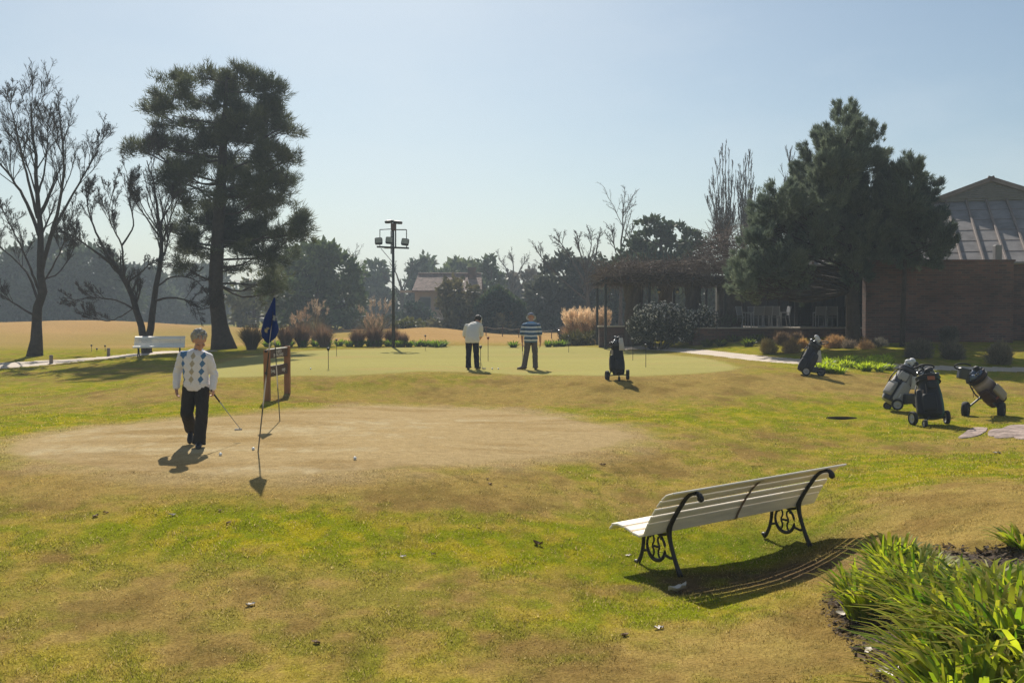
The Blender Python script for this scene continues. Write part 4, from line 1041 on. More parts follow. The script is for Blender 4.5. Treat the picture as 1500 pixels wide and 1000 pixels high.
def vine():
    rg = np.random.default_rng(8); y0, y1 = 45.8, 50.7
    xa, xb = (884 - 750) / F * 46, (1092 - 750) / F * 46
    g = spotY(928, 47.4)
    root = thing('climbing_vine', 'bare brown climbing vine matted over the pergola with thick twisted trunks', 'vine', tuple(g))
    TW = [((928, 47.2), .40, .30), ((1012, 46.4), .22, .20), ((1022, 46.6), .14, .12), ((1068, 46.8), .46, .40), ((975, 50.2), .30, .26), ((1060, 50.0), .24, .2)]
    for (px, yy), r0, r1 in TW:
        b = spotY(px, yy) - [0, 0, .1]; mb = MB()
        for s in range(6):
            a = s * 1.05; zz = np.linspace(b[2], PZ + .1, 12); tw_ = a + (zz - b[2]) * .8
            rr = r0 * .55 * (1 + .8 * np.clip((zz - PZ + 1.0), 0, 1) ** 2)
            tube(mb, np.stack([b[0] + np.cos(tw_) * rr, b[1] + np.sin(tw_) * rr, zz], 1) - g + rg.normal(0, .03, (12, 3)), np.linspace(r0, r1, 12) * .62, 8)
        mb.build('trunk', M_BARKD, root, True)
    # mat of twigs over the beams, humped and hanging at the edge
    n = 3600
    x = rg.uniform(xa, xb, n); y = y0 + (y1 - y0) * rg.random(n) ** 1.3
    hump = .70 + .30 * fbm(x * .6, y * .6, 0, 3, 2) + 1.9 * np.exp(-((x - (1072 - 750) / F * 46) / 1.0) ** 2) - .25 * sstep(xb - 1, xb, x)
    hump *= .55 + .45 * sstep(0, 1.0, x - xa + .2)
    z = PZ - .10 + rg.random(n) ** .8 * hump * 1.05
    p = np.stack([x, y, z], 1) - g
    d = rg.normal(0, 1, (n, 3)); d[:, 2] = d[:, 2] * .55 + .15; d /= np.linalg.norm(d, axis=1, keepdims=True)
    ln = rg.uniform(.3, 1.1, n)[:, None]
    c1 = p + d * ln * .5 + rg.normal(0, .08, (n, 3)); c2 = p + d * ln + rg.normal(0, .12, (n, 3)) + [0, 0, -.05]
    mid = MB(); cols = np.array((.150, .112, .090))[None] * rg.uniform(.55, 1.6, (n, 1))
    tubes(mid, np.stack([p, c1, c2], 1), np.stack([np.full(n, .017), np.full(n, .013), np.full(n, .008)], 1), 3, cols, cap=False)
    # long runners along the beams and hanging ends
    m = 260; xx = rg.uniform(xa, xb - 2, m); L_ = rg.uniform(1.5, 4, m)
    run = np.stack([np.stack([xx + L_ * t, rg.uniform(y0 - .1, y1, m) * 0 + y0 + rg.random(m) ** 2 * (y1 - y0) + rg.normal(0, .05, m), PZ + rg.uniform(-.1, .3, m) + .1 * np.sin(t * 5 + xx)], 1) for t in np.linspace(0, 1, 7)], 1)
    run[:, :, 1] = run[:, :1, 1] + rg.normal(0, .06, (m, 7)); tubes(mid, run - g, np.full((m, 7), .028), 4, np.tile((.085, .060, .045), (m, 1)) , cap=False)
    m = 300; hp = np.stack([rg.uniform(xa, xb, m), np.full(m, y0) + rg.uniform(-.2, .5, m), np.full(m, PZ) + rg.uniform(-.1, .2, m)], 1)
    tubes(mid, np.stack([hp, hp + np.stack([rg.normal(0, .12, m), rg.normal(0, .1, m), -rg.uniform(.1, .42, m)], 1)], 1) - g, np.full((m, 2), .012), 3, np.tile((.11, .08, .05), (m, 1)), cap=False)
    mid.build('crown', M_TWIG, root)
vine()
# the brown twiggy growth over the path corner behind the conifer's left side
for px, yy, lab in ((948, 0, ''),):
    pass
M_LAMPG = mk('lamp_glass', (.75, .62, .35), .3, .5)
for px, lab in ((965, 'small hanging lantern under the pergola beam, leftmost of three'), (992, 'small hanging lantern under the pergola beam, middle of three'), (1019, 'small hanging lantern under the pergola beam beside the twisted trunk')):
    yy = 47.2; x = (px - 750) / F * yy
    l = thing('hanging_lantern', lab, 'lantern', (x, yy, PZ - .42), 0, 'lanterns under the pergola')
    mb = MB(); tube(mb, [(0, 0, .14), (0, 0, .42)], .01, 4); mb.build('cord', M_DARK, l)
    mb = MB(); lathe(mb, [(.11, 0.0), (.07, .10), (.02, .16)], k=10); mb.build('lamp_shade', M_DARK, l); mb = MB(); ellipsoid(mb, (0, 0, -.03), (.07, .07, .07), nu=8, nv=6); mb.build('bulb', M_LAMPG, l, True)

# ------------------------------------------------------------------ far house and ivy covered shed
M_TILE = mk('roof_tiles', (.20, .135, .110), .85, .15, noise=(2.2, .65), bump=(5, 1.0, .12))
M_WALL = mk('render_wall', (.34, .25, .19), .85, .3, noise=(.8, .2))
def far_house():
    Y = 112.0; c = spotY(655, Y)
    root = thing('farmhouse', 'distant house with a long pale tiled roof behind the feathery tree', 'house', tuple(c))
    s = Y / F; zr = CAMZ + Y * (463 - 400) / F - c[2]; ze = CAMZ + Y * (463 - 424) / F - c[2]; xl, xr = (604 - 655) * s, (706 - 655) * s
    mb = MB(); box(mb, ((xl + xr) / 2, 3.4, ze / 2), (xr - xl - .5, 6.0, ze)); mb.add([((xl + .25), .4, ze), ((xl + .25), 6.4, ze), (xl + .25, 3.4, zr - .2), (xr - .25, .4, ze), (xr - .25, 6.4, ze), (xr - .25, 3.4, zr - .2)], [(0, 2, 1), (3, 4, 5)]); mb.build('wall', M_WALL, root)
    mb = MB()
    for sy in (-1, 1):
        ye = 3.4 + sy * 3.7
        p = np.array([(xl, ye, ze - .1), (xr, ye, ze - .1), (xr - .15, 3.4, zr), (xl + .35, 3.4, zr)]); 
        if sy > 0: p = p[::-1]
        mb.add(np.vstack([p, p - [0, 0, .18]]), [(0, 1, 2, 3), (7, 6, 5, 4)] + [(i, 4 + i, 4 + (i + 1) % 4, (i + 1) % 4) for i in range(4)])
    rf = mb.build('roof', M_TILE, root)
    mb = MB(); tube(mb, [(xl + .35, 3.4, zr + .05), (xr - .15, 3.4, zr + .05)], .14, 8); mb.build('ridge', M_TILE, rf)
    x = (690 - 655) * s; mb = MB(); box(mb, (x, 2.6, zr - .3), (.9, .8, 1.9), bev=.03); box(mb, (x, 2.6, zr + .68), (1.06, .96, .14)); mb.build('chimney', M_BRICK, rf)
    for sx in (.08, .30, .52):
        xx = xl + (xr - xl) * sx + .8
        mb = MB(); box(mb, (xx, .37, ze * .62), (1.3, .1, 1.5), bev=.02); f = mb.build('window', M_TRIM, root)
        mb = MB(); box(mb, (xx, .30, ze * .62), (1.1, .04, 1.3)); mb.build('pane', M_GLASS, f)
    mb = MB(); box(mb, (xl + (xr - xl) * .27, .2, ze - .22), (7.0, .22, .26)); mb.build('porch_beam', M_WALL, root)
far_house()
def ivy_shed():
    Y = 82.0; c = spotY(732, Y); s = Y / F; rg = np.random.default_rng(5)
    root = thing('shed', 'dark gabled shed wholly covered in ivy right of the tiled roof house', 'shed', tuple(c))
    w2 = 34 * s; ze = CAMZ + Y * (463 - 452) / F - c[2]; zr = CAMZ + Y * (463 - 427) / F - c[2]
    mb = MB(); prof = [(-w2, 0), (w2, 0), (w2, ze), (-w2 * .15, zr), (-w2, ze)]
    mb.add([(x, 0, z) for x, z in prof] + [(x, 5, z) for x, z in prof], [(0, 1, 2, 3, 4), (9, 8, 7, 6, 5)] + [(i, 5 + i, 5 + (i + 1) % 5, (i + 1) % 5) for i in range(5)])
    mb.build('wall', mk('shed_wall', (.05, .055, .045), .9), root)
    n = 5200; m2 = MB()
    x = rg.uniform(-w2, w2, n); top = np.where(x < -w2 * .15, ze + (zr - ze) * (x + w2) / (w2 * .85), zr - (zr - ze) * (x + w2 * .15) / (w2 * 1.15))
    z = rg.random(n) * top; p = np.stack([x, rg.uniform(-.15, 0, n), z], 1); d = np.tile([0, -1, .2], (n, 1))
    k = n // 2; yr = rg.uniform(0, 5, k); p2 = np.stack([x[:k], yr, top[:k] + rg.uniform(0, .2, k)], 1); d2 = np.tile([0, 0, 1.], (k, 1))
    cols = np.array((.020, .052, .036))[None] * rg.uniform(.7, 1.4, (n, 1)); c2 = np.array((.05, .075, .03))[None] * rg.uniform(.7, 1.4, (k, 1))
    sprays(m2, p, d, 2, .35, .26, .5, cols, rg, True); sprays(m2, p2, d2, 2, .4, .26, .6, c2, rg, True)
    m2.build('ivy', M_LEAF, root)
ivy_shed()
# ivy mound and grey tent-like gable at the house's left foot
def bush(name, label, Y, base_px, lobes, dens, col, col2, blade, seed, leaf=True, keep=.85, up=.2, cat='shrub', group=None, freq=None, shell=.5, spread=.7, stem=True, mat=None, tips=None, jit=.25):
    rg = np.random.default_rng(seed); b = spotY(base_px, Y); root = thing(name, label, cat, tuple(b), group=group)
    s = Y / 45
    p, d, lid, e = lobe_points(rg, lobes, Y, dens, keep, freq or 2.5 / s, seed, .35 * s, shell)
    gzs = gzf(p[:, 0], p[:, 1]); k = p[:, 2] > gzs + .01; p, d, lid = p[k], d[k], lid[k]
    D = d + [0, 0, up]; D /= np.linalg.norm(D, axis=1, keepdims=True)
    t = rg.random(len(p))[:, None] * .6 + .4 * rg.random(len(lobes))[lid][:, None]
    m2 = MB(); cc = np.asarray(col)[None] * (1 - t) + np.asarray(col2)[None] * t
    sprays(m2, p - b, D, blade[2], blade[0], blade[1], spread, cc, rg, leaf, jit)
    if tips is not None:
        q = rg.random(len(p)) < tips[1] * (.25 + .75 * sstep(-.1, .6, d[:, 2]))
        sprays(m2, p[q] - b + D[q] * blade[0] * .6, D[q], 7, blade[0] * .6, blade[1] * .8, .9, np.array(tips[0]), rg, True)
    if stem:
        m3 = MB(); n = 7; zt = p[:, 2].max() - b[2]; e = p[rg.integers(0, len(p), n * 3)] - b
        st = np.stack([np.stack([rg.normal(0, .08, n * 3), rg.normal(0, .08, n * 3), np.full(n * 3, -.05)], 1) + e * [.25, .25, 0], e * [.6, .6, .5], e], 1)
        tubes(m3, st, np.tile([.03, .02, .008], (n * 3, 1)) * s, 5); m3.build('stems', M_BARK, root)
    m2.build('foliage', mat or M_LEAF, root)
    return root
SG = 'background shrubs behind the greens'
bush('ivy_mound', 'dark ivy heap under the left end of the tiled roof', 106, 608, [(606, 462, 16, 20), (622, 470, 16, 16)], 26, (.02, .04, .028), (.035, .06, .036), (.6, .45, 3), 71, group=SG)
bush('shrub', 'yellowish green shrub left of the mound behind the light mast', 72, 607, [(598, 475, 14, 9), (612, 478, 12, 7), (585, 480, 10, 7)], 45, (.07, .09, .02), (.13, .13, .04), (.35, .2, 4), 72, group=SG)
bush('shrub', 'grey mauve shrub at the right end of the central mound', 84, 708, [(700, 476, 22, 18), (720, 482, 20, 15), (735, 470, 14, 14)], 30, (.06, .05, .042), (.09, .075, .06), (.5, .2, 4), 73, group=SG)
bush('shrub', 'dark green shrub mass behind the two putting golfers', 88, 765, [(760, 470, 30, 18), (790, 478, 26, 14), (745, 486, 24, 10), (815, 478, 24, 14)], 30, DK, (.05, .075, .035), (.5, .35, 4), 74, group=SG)
bush('hedge', 'dark low hedge between the round crowned pine and the tiled roof house', 100, 540, [(500, 478, 20, 9), (530, 478, 24, 10), (560, 478, 24, 9), (585, 472, 18, 9)], 30, DK, (.045, .07, .04), (.55, .35, 4), 75, cat='hedge', group=SG)
bush('shrub', 'rounded shrub dotted with white blossom between the low wall and the pergola trunk', 44.4, 962, [(950, 488, 28, 14), (985, 488, 28, 14), (968, 478, 40, 20), (950, 472, 26, 24), (985, 470, 28, 24), (935, 482, 16, 17), (1003, 480, 14, 18), (968, 456, 22, 12)], 150, (.07, .08, .055), (.15, .155, .11), (.13, .06, 8), 76, tips=((.85, .80, .74), .85), keep=.97, group='blossoming shrubs by the terrace')
bush('shrub', 'smaller blossom dotted shrub against the corner of the terrace wall', 44.6, 1020, [(1018, 476, 12, 20), (1028, 466, 12, 15), (1040, 470, 12, 14), (1008, 488, 7, 10)], 150, (.08, .09, .06), (.16, .165, .12), (.13, .06, 8), 77, tips=((.85, .80, .74), .9), keep=.97, group='blossoming shrubs by the terrace')
for px, r, lab, sd_ in ((1066, 9, 'round clipped potted shrub at the left end of the terrace', 78), (1083, 7, 'small dark clipped shrub beside the round potted one on the terrace', 79)):
    bush('potted_shrub', lab, 45.4, px, [(px, 470, r, 8)], 260, (.05, .065, .03), (.09, .10, .05), (.10, .05, 7), sd_, keep=.95, group='clipped shrubs on the terrace')

# ornamental grasses and strap leaved plants ------------------------
def grass_clump(name, label, base, h, rad, n, col, col2, seed, plume=0, pcol=(.6, .48, .32), droop=.5, w=.012, flare=.6, group=None, mat=None, cat='ornamental grass', seg=5, tuft=0.25, col_tip=None):
    rg = np.random.default_rng(seed); root = thing(name, label, cat, tuple(base), group=group)
    a = rg.uniform(0, 2 * PI, n); r0 = rad * tuft * np.sqrt(rg.random(n)); r1 = rad * (.25 + .75 * rg.random(n) ** .7)
    hh = h * rg.uniform(.62, 1.0, n) * (1 - .35 * (r1 / rad) ** 2)
    t = np.linspace(0, 1, seg)[None]
    rr = r0[:, None] + (r1 - r0)[:, None] * t ** (1 + flare); zz = hh[:, None] * (t * (1 + droop * .6) - droop * .6 * t ** 2.2)
    aw = a[:, None] + rg.normal(0, .25, (n, 1)) * t
    Pn = np.stack([np.cos(aw) * rr, np.sin(aw) * rr, zz - .03], -1)
    side = np.stack([-np.sin(a + rg.normal(0, .6, n)), np.cos(a), np.zeros(n)], -1)[:, None] * (w * rg.uniform(.7, 1.3, n)[:, None, None]) * np.array([.7, 1, .9, .6, .12])[None, :seg, None] if seg == 5 else None
    V = np.stack([Pn - side, Pn + side], 2).reshape(-1, 3)
    b = np.arange(n)[:, None] * seg * 2 + np.arange(seg - 1)[None] * 2
    f = np.stack([b, b + 1, b + 3, b + 2], -1).reshape(-1, 4)
    k = rg.random((n, 1)); cc = np.asarray(col)[None] * (1 - k) + np.asarray(col2)[None] * k; cc = cc * rg.uniform(.75, 1.3, (n, 1))
    c4 = np.repeat(cc, seg * 2, 0)
    if col_tip is not None:
        tt = np.tile(np.repeat(np.linspace(0, 1, seg), 2), n)[:, None] ** 2 * (rg.random(n) < .5).repeat(seg * 2)[:, None]
        c4 = c4 * (1 - tt) + np.asarray(col_tip) * tt
    m2 = MB(); m2.add(V, f, c4); m2.build('leaves', mat or M_STRAW, root, mat is M_BLADE)
    if plume:
        m3 = MB(); ap = rg.uniform(0, 2 * PI, plume); rp = rad * .85 * np.sqrt(rg.random(plume)); hp = h * rg.uniform(1.0, 1.35, plume) * (1 - .25 * (rp / rad) ** 2)
        top = np.stack([np.cos(ap) * rp, np.sin(ap) * rp, hp], 1)
        st = np.stack([top * [.3, .3, 0], top * [.6, .6, .6], top], 1); tubes(m3, st, np.full((plume, 3), .006), 3, np.tile((.30, .22, .12), (plume, 1)), cap=False)
        d = top * [.5, .5, .7]; d /= np.linalg.norm(d, axis=1, keepdims=True)
        for q in np.linspace(-.28, .05, 7): sprays(m3, top + d * q, d + [0, 0, .2], 5, .16, .03, .35, np.array(pcol), rg, False)
        m3.build('plumes', M_STRAW, root)
    return root
OG = 'ornamental grass clumps round the putting green'
BR, BR2 = (.14, .085, .052), (.24, .15, .09)
grass_clump('ornamental_grass', 'dark brown grass clump right of the big pine trunk', spotY(368, 47.5), 1.45, .85, 700, (.075, .06, .034), (.15, .105, .06), 101, plume=0, flare=.4, group=OG)
for k, (px, Y, h, r, lab) in enumerate([(418, 50, 1.35, .6, 'reddish brown grass clump behind the blue flag, leftmost of three'), (442, 51, 1.5, .75, 'reddish brown grass clump behind the blue flag, middle of three'), (474, 50.5, 1.35, .72, 'reddish brown grass clump standing right of the blue flag, rightmost of three'),
                                       (524, 51, 1.15, .6, 'brown grass clump left of the light mast, leftmost of its row'), (548, 51.5, 1.3, .7, 'brown grass clump close on the left of the light mast'), (574, 52, 1.2, .6, 'brown grass clump right behind the light mast foot'), (590, 51, .9, .4, 'short brown grass clump just right of the light mast')]):
    grass_clump('ornamental_grass', lab, spotY(px, Y), h, r, 650, BR, BR2, 110 + k, plume=14 if k in (1, 4) else 0, pcol=(.36, .25, .17), flare=.35, droop=.25, group=OG)
grass_clump('reed_clump', 'tall pale feathery reeds behind the middle reddish grass clump', spotY(462, 60), 1.9, 1.0, 200, (.10, .085, .045), (.16, .13, .07), 121, plume=14, pcol=(.36, .28, .20), flare=.3, droop=.15, group='feathery reeds')
grass_clump('reed_clump', 'tall pale feathery reeds behind the grass left of the light mast', spotY(550, 62), 1.8, 1.6, 220, (.10, .085, .045), (.16, .13, .07), 122, plume=18, pcol=(.36, .28, .20), flare=.3, droop=.15, group='feathery reeds')
grass_clump('pampas_grass', 'glowing pale pampas grass right of the striped shirt golfer', spotY(847, 54), 1.5, 1.15, 1100, (.30, .17, .085), (.46, .30, .16), 123, plume=130, pcol=(.80, .60, .38), flare=.35, droop=.2, group='pampas grass')
grass_clump('pampas_grass', 'lower browner pampas grass left of the low stone capped wall', spotY(880, 53), 1.45, .75, 800, (.17, .10, .055), (.30, .19, .11), 124, plume=60, pcol=(.62, .45, .29), flare=.35, droop=.2, group='pampas grass')
bush('shrub', 'olive green leafy shrub at the foot of the pale pampas grass', 52, 848, [(838, 497, 12, 9), (852, 498, 14, 9), (866, 497, 12, 10), (830, 502, 10, 6)], 120, (.06, .07, .02), (.14, .12, .03), (.3, .05, 9), 80, leaf=False, up=.9, group=SG)
# round brown grass balls on the right
BG_ = 'round grass bushes by the right path'
BALL = [(1126, 513, 12, 17, 36, (.17, .12, .05), (.30, .20, .085), 'olive brown round bush at the left end of the bush row'), (1160, 513, 15, 17, 35.5, (.19, .11, .05), (.33, .19, .09), 'orange brown bush second from the left of the bush row'), (1176, 507, 9, 9, 38, (.26, .13, .05), (.40, .22, .09), 'small bright orange bush just left of the navy golf bag'),
        (1146, 497, 12, 9, 40, (.11, .065, .045), (.17, .10, .065), 'dull brown bush against the terrace wall behind the bush row'), (1166, 496, 9, 8, 41, (.12, .07, .045), (.18, .11, .07), 'small dull brown bush against the terrace wall, nearer the navy bag'),
        (1222, 508, 19, 16, 37, (.24, .12, .055), (.36, .20, .095), 'large orange bush right of the navy golf bag'), (1244, 511, 12, 13, 36.5, (.11, .075, .055), (.16, .11, .085), 'grey brown bush between the two orange bushes'), (1268, 513, 14, 13, 35.5, (.26, .135, .06), (.38, .22, .11), 'orange bush behind the bright green plant bed'),
        (1286, 512, 15, 17, 36.5, (.085, .070, .060), (.13, .105, .085), 'grey brown bush at the right end of the bright green plant bed'), (1345, 517, 20, 20, 32.5, (.105, .080, .060), (.165, .12, .085), 'round brown bush above the white golf bag'), (1390, 492, 14, 13, 36, (.085, .07, .058), (.13, .10, .08), 'small dark bush close under the brick wall'),
        (1395, 518, 18, 18, 32, (.105, .080, .060), (.165, .12, .085), 'round brown bush between the white bag and the striped bag'), (1464, 521, 18, 19, 31, (.12, .09, .062), (.19, .135, .09), 'round brown bush by the path, farthest from the terrace')]
BALL = [(*q[:5], tuple(v * m for v, m in zip(q[5], (1.4, 1.6, 1.5))), tuple(v * m for v, m in zip(q[6], (1.45, 1.65, 1.55))), q[7]) for q in BALL]
for k, (px, py, rx, ry, Y, c1, c2, lab) in enumerate(BALL):
    bush('grass_bush', lab, Y, px, [(px, py, rx * .92, ry * .95), (px, py + ry * .45, rx * .85, ry * .5)], 900, c1, c2, (.15, .016, 9), 130 + k, leaf=False, keep=.97, up=1.3, group=BG_, shell=.1, spread=.28, cat='bush', mat=M_STRAW, stem=False)
# low green plants
LG = 'low green plants by the path'
LP = [(1020, 494, 46, 'low green plant under the left corner of the terrace wall'), (1036, 504, 43, 'low green plant on the slope, second from the terrace corner'), (1052, 495, 44.5, 'bushy low green plant against the terrace wall'), (1056, 507, 42.5, 'low green plant on the slope below the bushy one'), (1075, 494, 44, 'darker low plant in the shade of the terrace wall'), (1098, 499, 43, 'low green plant on the slope nearest the grass bushes'), (1112, 493, 43.5, 'dark low plant against the terrace wall behind the olive bush'), (1096, 511, 41, 'small low green plant at the edge of the right path'), (934, 499, 50, 'low green plant at the right path behind the tall black golf bag')]
for k, (px, py, Y, lab) in enumerate(LP):
    b = spotY(px, Y); grass_clump('strap_leaf_plant', lab, b, .42, .48, 90, (.045, .085, .014), (.13, .15, .025), 150 + k, droop=.9, w=.028, flare=.2, group=LG, mat=M_BLADE, cat='plant')
rg0 = np.random.default_rng(77)
BE = [(px, 51 + rg0.uniform(-.5, .5)) for px in (392, 408, 424, 444, 462, 480, 497, 512, 527, 541, 555, 570, 585, 599, 612, 622, 632, 641, 650, 752, 803, 815, 824, 886, 897)]
pv_ = 'left of the blue flag'
for k, (px, Y) in enumerate(BE):
    b = spotY(px, Y)
    grass_clump('border_plant', 'low bright green plant in the border along the back of the putting green' if px not in (752,) else 'lone rounded green plant between the two putting golfers', b, .46, .50, 80, (.07, .14, .016), (.18, .23, .03), 200 + k, droop=.8, w=.03, flare=.2, group='plants along the back border of the putting green' if px != 752 else None, mat=M_BLADE, cat='plant')
# bright plant bed behind the navy bag
rg1 = np.random.default_rng(6)
for k in range(46):
    t = rg1.random(); px = 1190 + 112 * t; py = rg1.uniform(528, 548) - 3 * (abs(t - .5) * 2) ** 2
    b = spot(px, py)
    grass_clump('bed_plant', 'short bright yellow green plant in the oval bed behind the navy golf bag', b, rg1.uniform(.24, .34), .30, 60, (.24, .32, .025), (.38, .42, .04), 300 + k, droop=.7, w=.024, flare=.3, group='bright plants in the oval bed', mat=M_BLADE, cat='plant')
# foreground strap leaf plants in the bed
FP = [(1275, 900, .60, .44, 200, 'strap leaved plant at the left tip of the flower bed, nearest the bench'), (1340, 882, .60, .50, 230, 'strap leaved plant second in the flower bed, upright among its neighbours'), (1305, 838, .50, .38, 160, 'strap leaved plant at the upper left of the flower bed, behind the left tip'),
      (1390, 925, .60, .60, 260, 'strap leaved plant spreading in the middle of the flower bed'), (1440, 885, .46, .55, 200, 'strap leaved plant on the upper side of the flower bed'), (1410, 1010, .58, .56, 250, 'strap leaved plant at the near left corner of the flower bed'), (1470, 965, .66, .62, 280, 'dense strap leaved plant in the lower right of the flower bed'), (1500, 905, .50, .55, 220, 'strap leaved plant cut off by the right picture edge'),
      (1440, 1075, .62, .60, 260, 'strap leaved plant at the bottom picture edge, mostly leaf tips'), (1530, 1010, .66, .6, 240, 'strap leaved plant at the lower right corner of the picture'), (1352, 842, .36, .36, 110, 'small strap leaved plant at the back of the flower bed'), (1506, 800, .28, .34, 90, 'lone small strap leaved plant high on the right edge above the bed')]
for k, (px, py, h, r, n, lab) in enumerate(FP):
    b = spot(px, py)
    grass_clump('strap_leaf_plant', lab, b, h * .72, r * 1.18, int(n * .8), (.085, .180, .012), (.400, .420, .034), 400 + k, droop=1.65, w=.0165, flare=.15, mat=M_BLADE, cat='plant', group='strap leaved plants in the flower bed', tuft=.30, col_tip=(.33, .25, .05))

# dead leaves, bark chips and clods lying in the flower bed (nobody could count them)
def bed_litter():
    rg = np.random.default_rng(12); lo, hi = BED.min(0), BED.max(0); n = 9000
    x = rg.uniform(lo[0], hi[0], n); y = rg.uniform(lo[1], hi[1], n); k = sdist(BED, x, y) > -.12; x, y = x[k], y[k]; n = len(x)
    z = gzf(x, y) + rg.uniform(.004, .018, n); s = rg.uniform(.006, .026, n) * (1 + 1.2 * (rg.random(n) < .06)); a = rg.uniform(0, 6.28, n)
    u = np.stack([np.cos(a), np.sin(a), rg.normal(0, .35, n)], 1) * s[:, None]; v = np.stack([-np.sin(a), np.cos(a), rg.normal(0, .5, n)], 1) * (s * rg.uniform(.3, .8, n))[:, None]
    c = np.stack([x, y, z], 1); V = np.stack([c - u, c + v, c + u, c - v], 1).reshape(-1, 3)
    pal = np.array([(.06, .042, .028), (.10, .07, .045), (.16, .11, .065), (.035, .026, .02), (.28, .22, .15)]); cc = pal[rg.choice(5, n, p=(.34, .28, .18, .15, .05))] * rg.uniform(.7, 1.3, (n, 1))
    mb = MB(); mb.add(V, np.arange(n * 4).reshape(-1, 4), np.repeat(cc, 4, 0)); tag(mb.build('leaf_litter', M_STRAW), kind='stuff')
bed_litter()
# ------------------------------------------------------------------ people
M_SKIN = mk('skin', (.46, .245, .17), .55, .4, noise=(14, .10))
M_CLOTH = mk('cloth', None, .9, .15, noise=(90, .08), bump=(220, .15, .003))
M_SHOE = mk('shoe_leather', (.016, .014, .016), .4, .5)
M_SHOEP = mk('shoe_mixed', None, .5, .4)
M_HAIR = mk('hair', None, .7, .3, noise=(40, .3, (1, 1, .2)))
M_EYE = mk('eye', (.02, .018, .016), .3, .5)
M_CHROME = mk('polished_steel', (.55, .55, .57), .22, .5, metal=.9)
M_SHAFT = mk('club_shaft', (.35, .36, .38), .3, .5, metal=.8)
M_GRIP = mk('club_grip', (.014, .014, .015), .7, .3)

def hand(mb, wrist, d, palm_n, thumb_side, curl=.5, s=1.0):
    """palm, four unequal bent fingers and a thumb; d = finger direction, palm_n = palm normal"""
    d = nrm(d); n = nrm(np.asarray(palm_n) - np.dot(palm_n, d) * d); side = np.cross(d, n) * thumb_side
    w = np.asarray(wrist, float); R = np.stack([side, d, n], 1)
    ellipsoid(mb, w + d * .050 * s, (.040 * s, .055 * s, .017 * s), R, 12, 8)
    for i, (o, l) in enumerate(((.029, .072), (.010, .080), (-.010, .075), (-.028, .060))):
        a = w + d * .088 * s + side * o * s; l *= s; b = a + (d * math.cos(curl * .6) + n * math.sin(curl * .6)) * l * .5
        e = b + (d * math.cos(curl * 1.7) + n * math.sin(curl * 1.7)) * l * .5
        capsule(mb, a, b, .0098 * s, .0090 * s, 8); capsule(mb, b, e, .0090 * s, .0078 * s, 8)
    a = w + d * .030 * s + side * .032 * s; b = a + nrm(d * .75 + side * .55 + n * .35) * .042 * s; e = b + nrm(d * .95 + side * .1 + n * .45) * .032 * s
    capsule(mb, a, b, .0125 * s, .0105 * s, 8); capsule(mb, b, e, .0105 * s, .0085 * s, 8)

def head_mesh(mb, c, Rh, s=1.0):
    """Rh columns: right, face, up"""
    T = lambda x, y, z: np.asarray(c) + Rh @ (np.array([x, y, z]) * s)
    ellipsoid(mb, T(0, -.012, .028), np.array((.076, .096, .094)) * s, Rh, 18, 12)
    ellipsoid(mb, T(0, .022, -.035), np.array((.060, .066, .085)) * s, Rh, 16, 10)
    ellipsoid(mb, T(0, .060, -.088), np.array((.030, .026, .026)) * s, Rh)          # chin
    ellipsoid(mb, T(0, .084, .030), np.array((.052, .016, .012)) * s, Rh)           # brow
    capsule(mb, T(0, .086, .020), T(0, .108, -.022), .011 * s, .016 * s, 8)          # nose
    for sx in (-1, 1):
        ellipsoid(mb, T(sx * .040, .068, -.018), np.array((.024, .020, .022)) * s, Rh)    # cheek
        ellipsoid(mb, T(sx * .078, -.012, -.006), np.array((.010, .020, .032)) * s, Rh)   # ear
    ellipsoid(mb, T(0, .082, -.055), np.array((.026, .010, .007)) * s, Rh); ellipsoid(mb, T(0, .079, -.068), np.array((.022, .010, .008)) * s, Rh)  # lips

def face_frame(yaw, pitch, roll=0.0):
    """yaw 0 faces +y (away); pi faces the camera; pitch down positive"""
    f = np.array([-math.sin(yaw) * math.cos(pitch), math.cos(yaw) * math.cos(pitch), -math.sin(pitch)])
    r = np.array([math.cos(yaw), math.sin(yaw), 0]); u = np.cross(r, f)
    if roll:
        c, s = math.cos(roll), math.sin(roll); r, u = r * c + u * s, u * c - r * s
    return np.stack([r, f, u], 1)

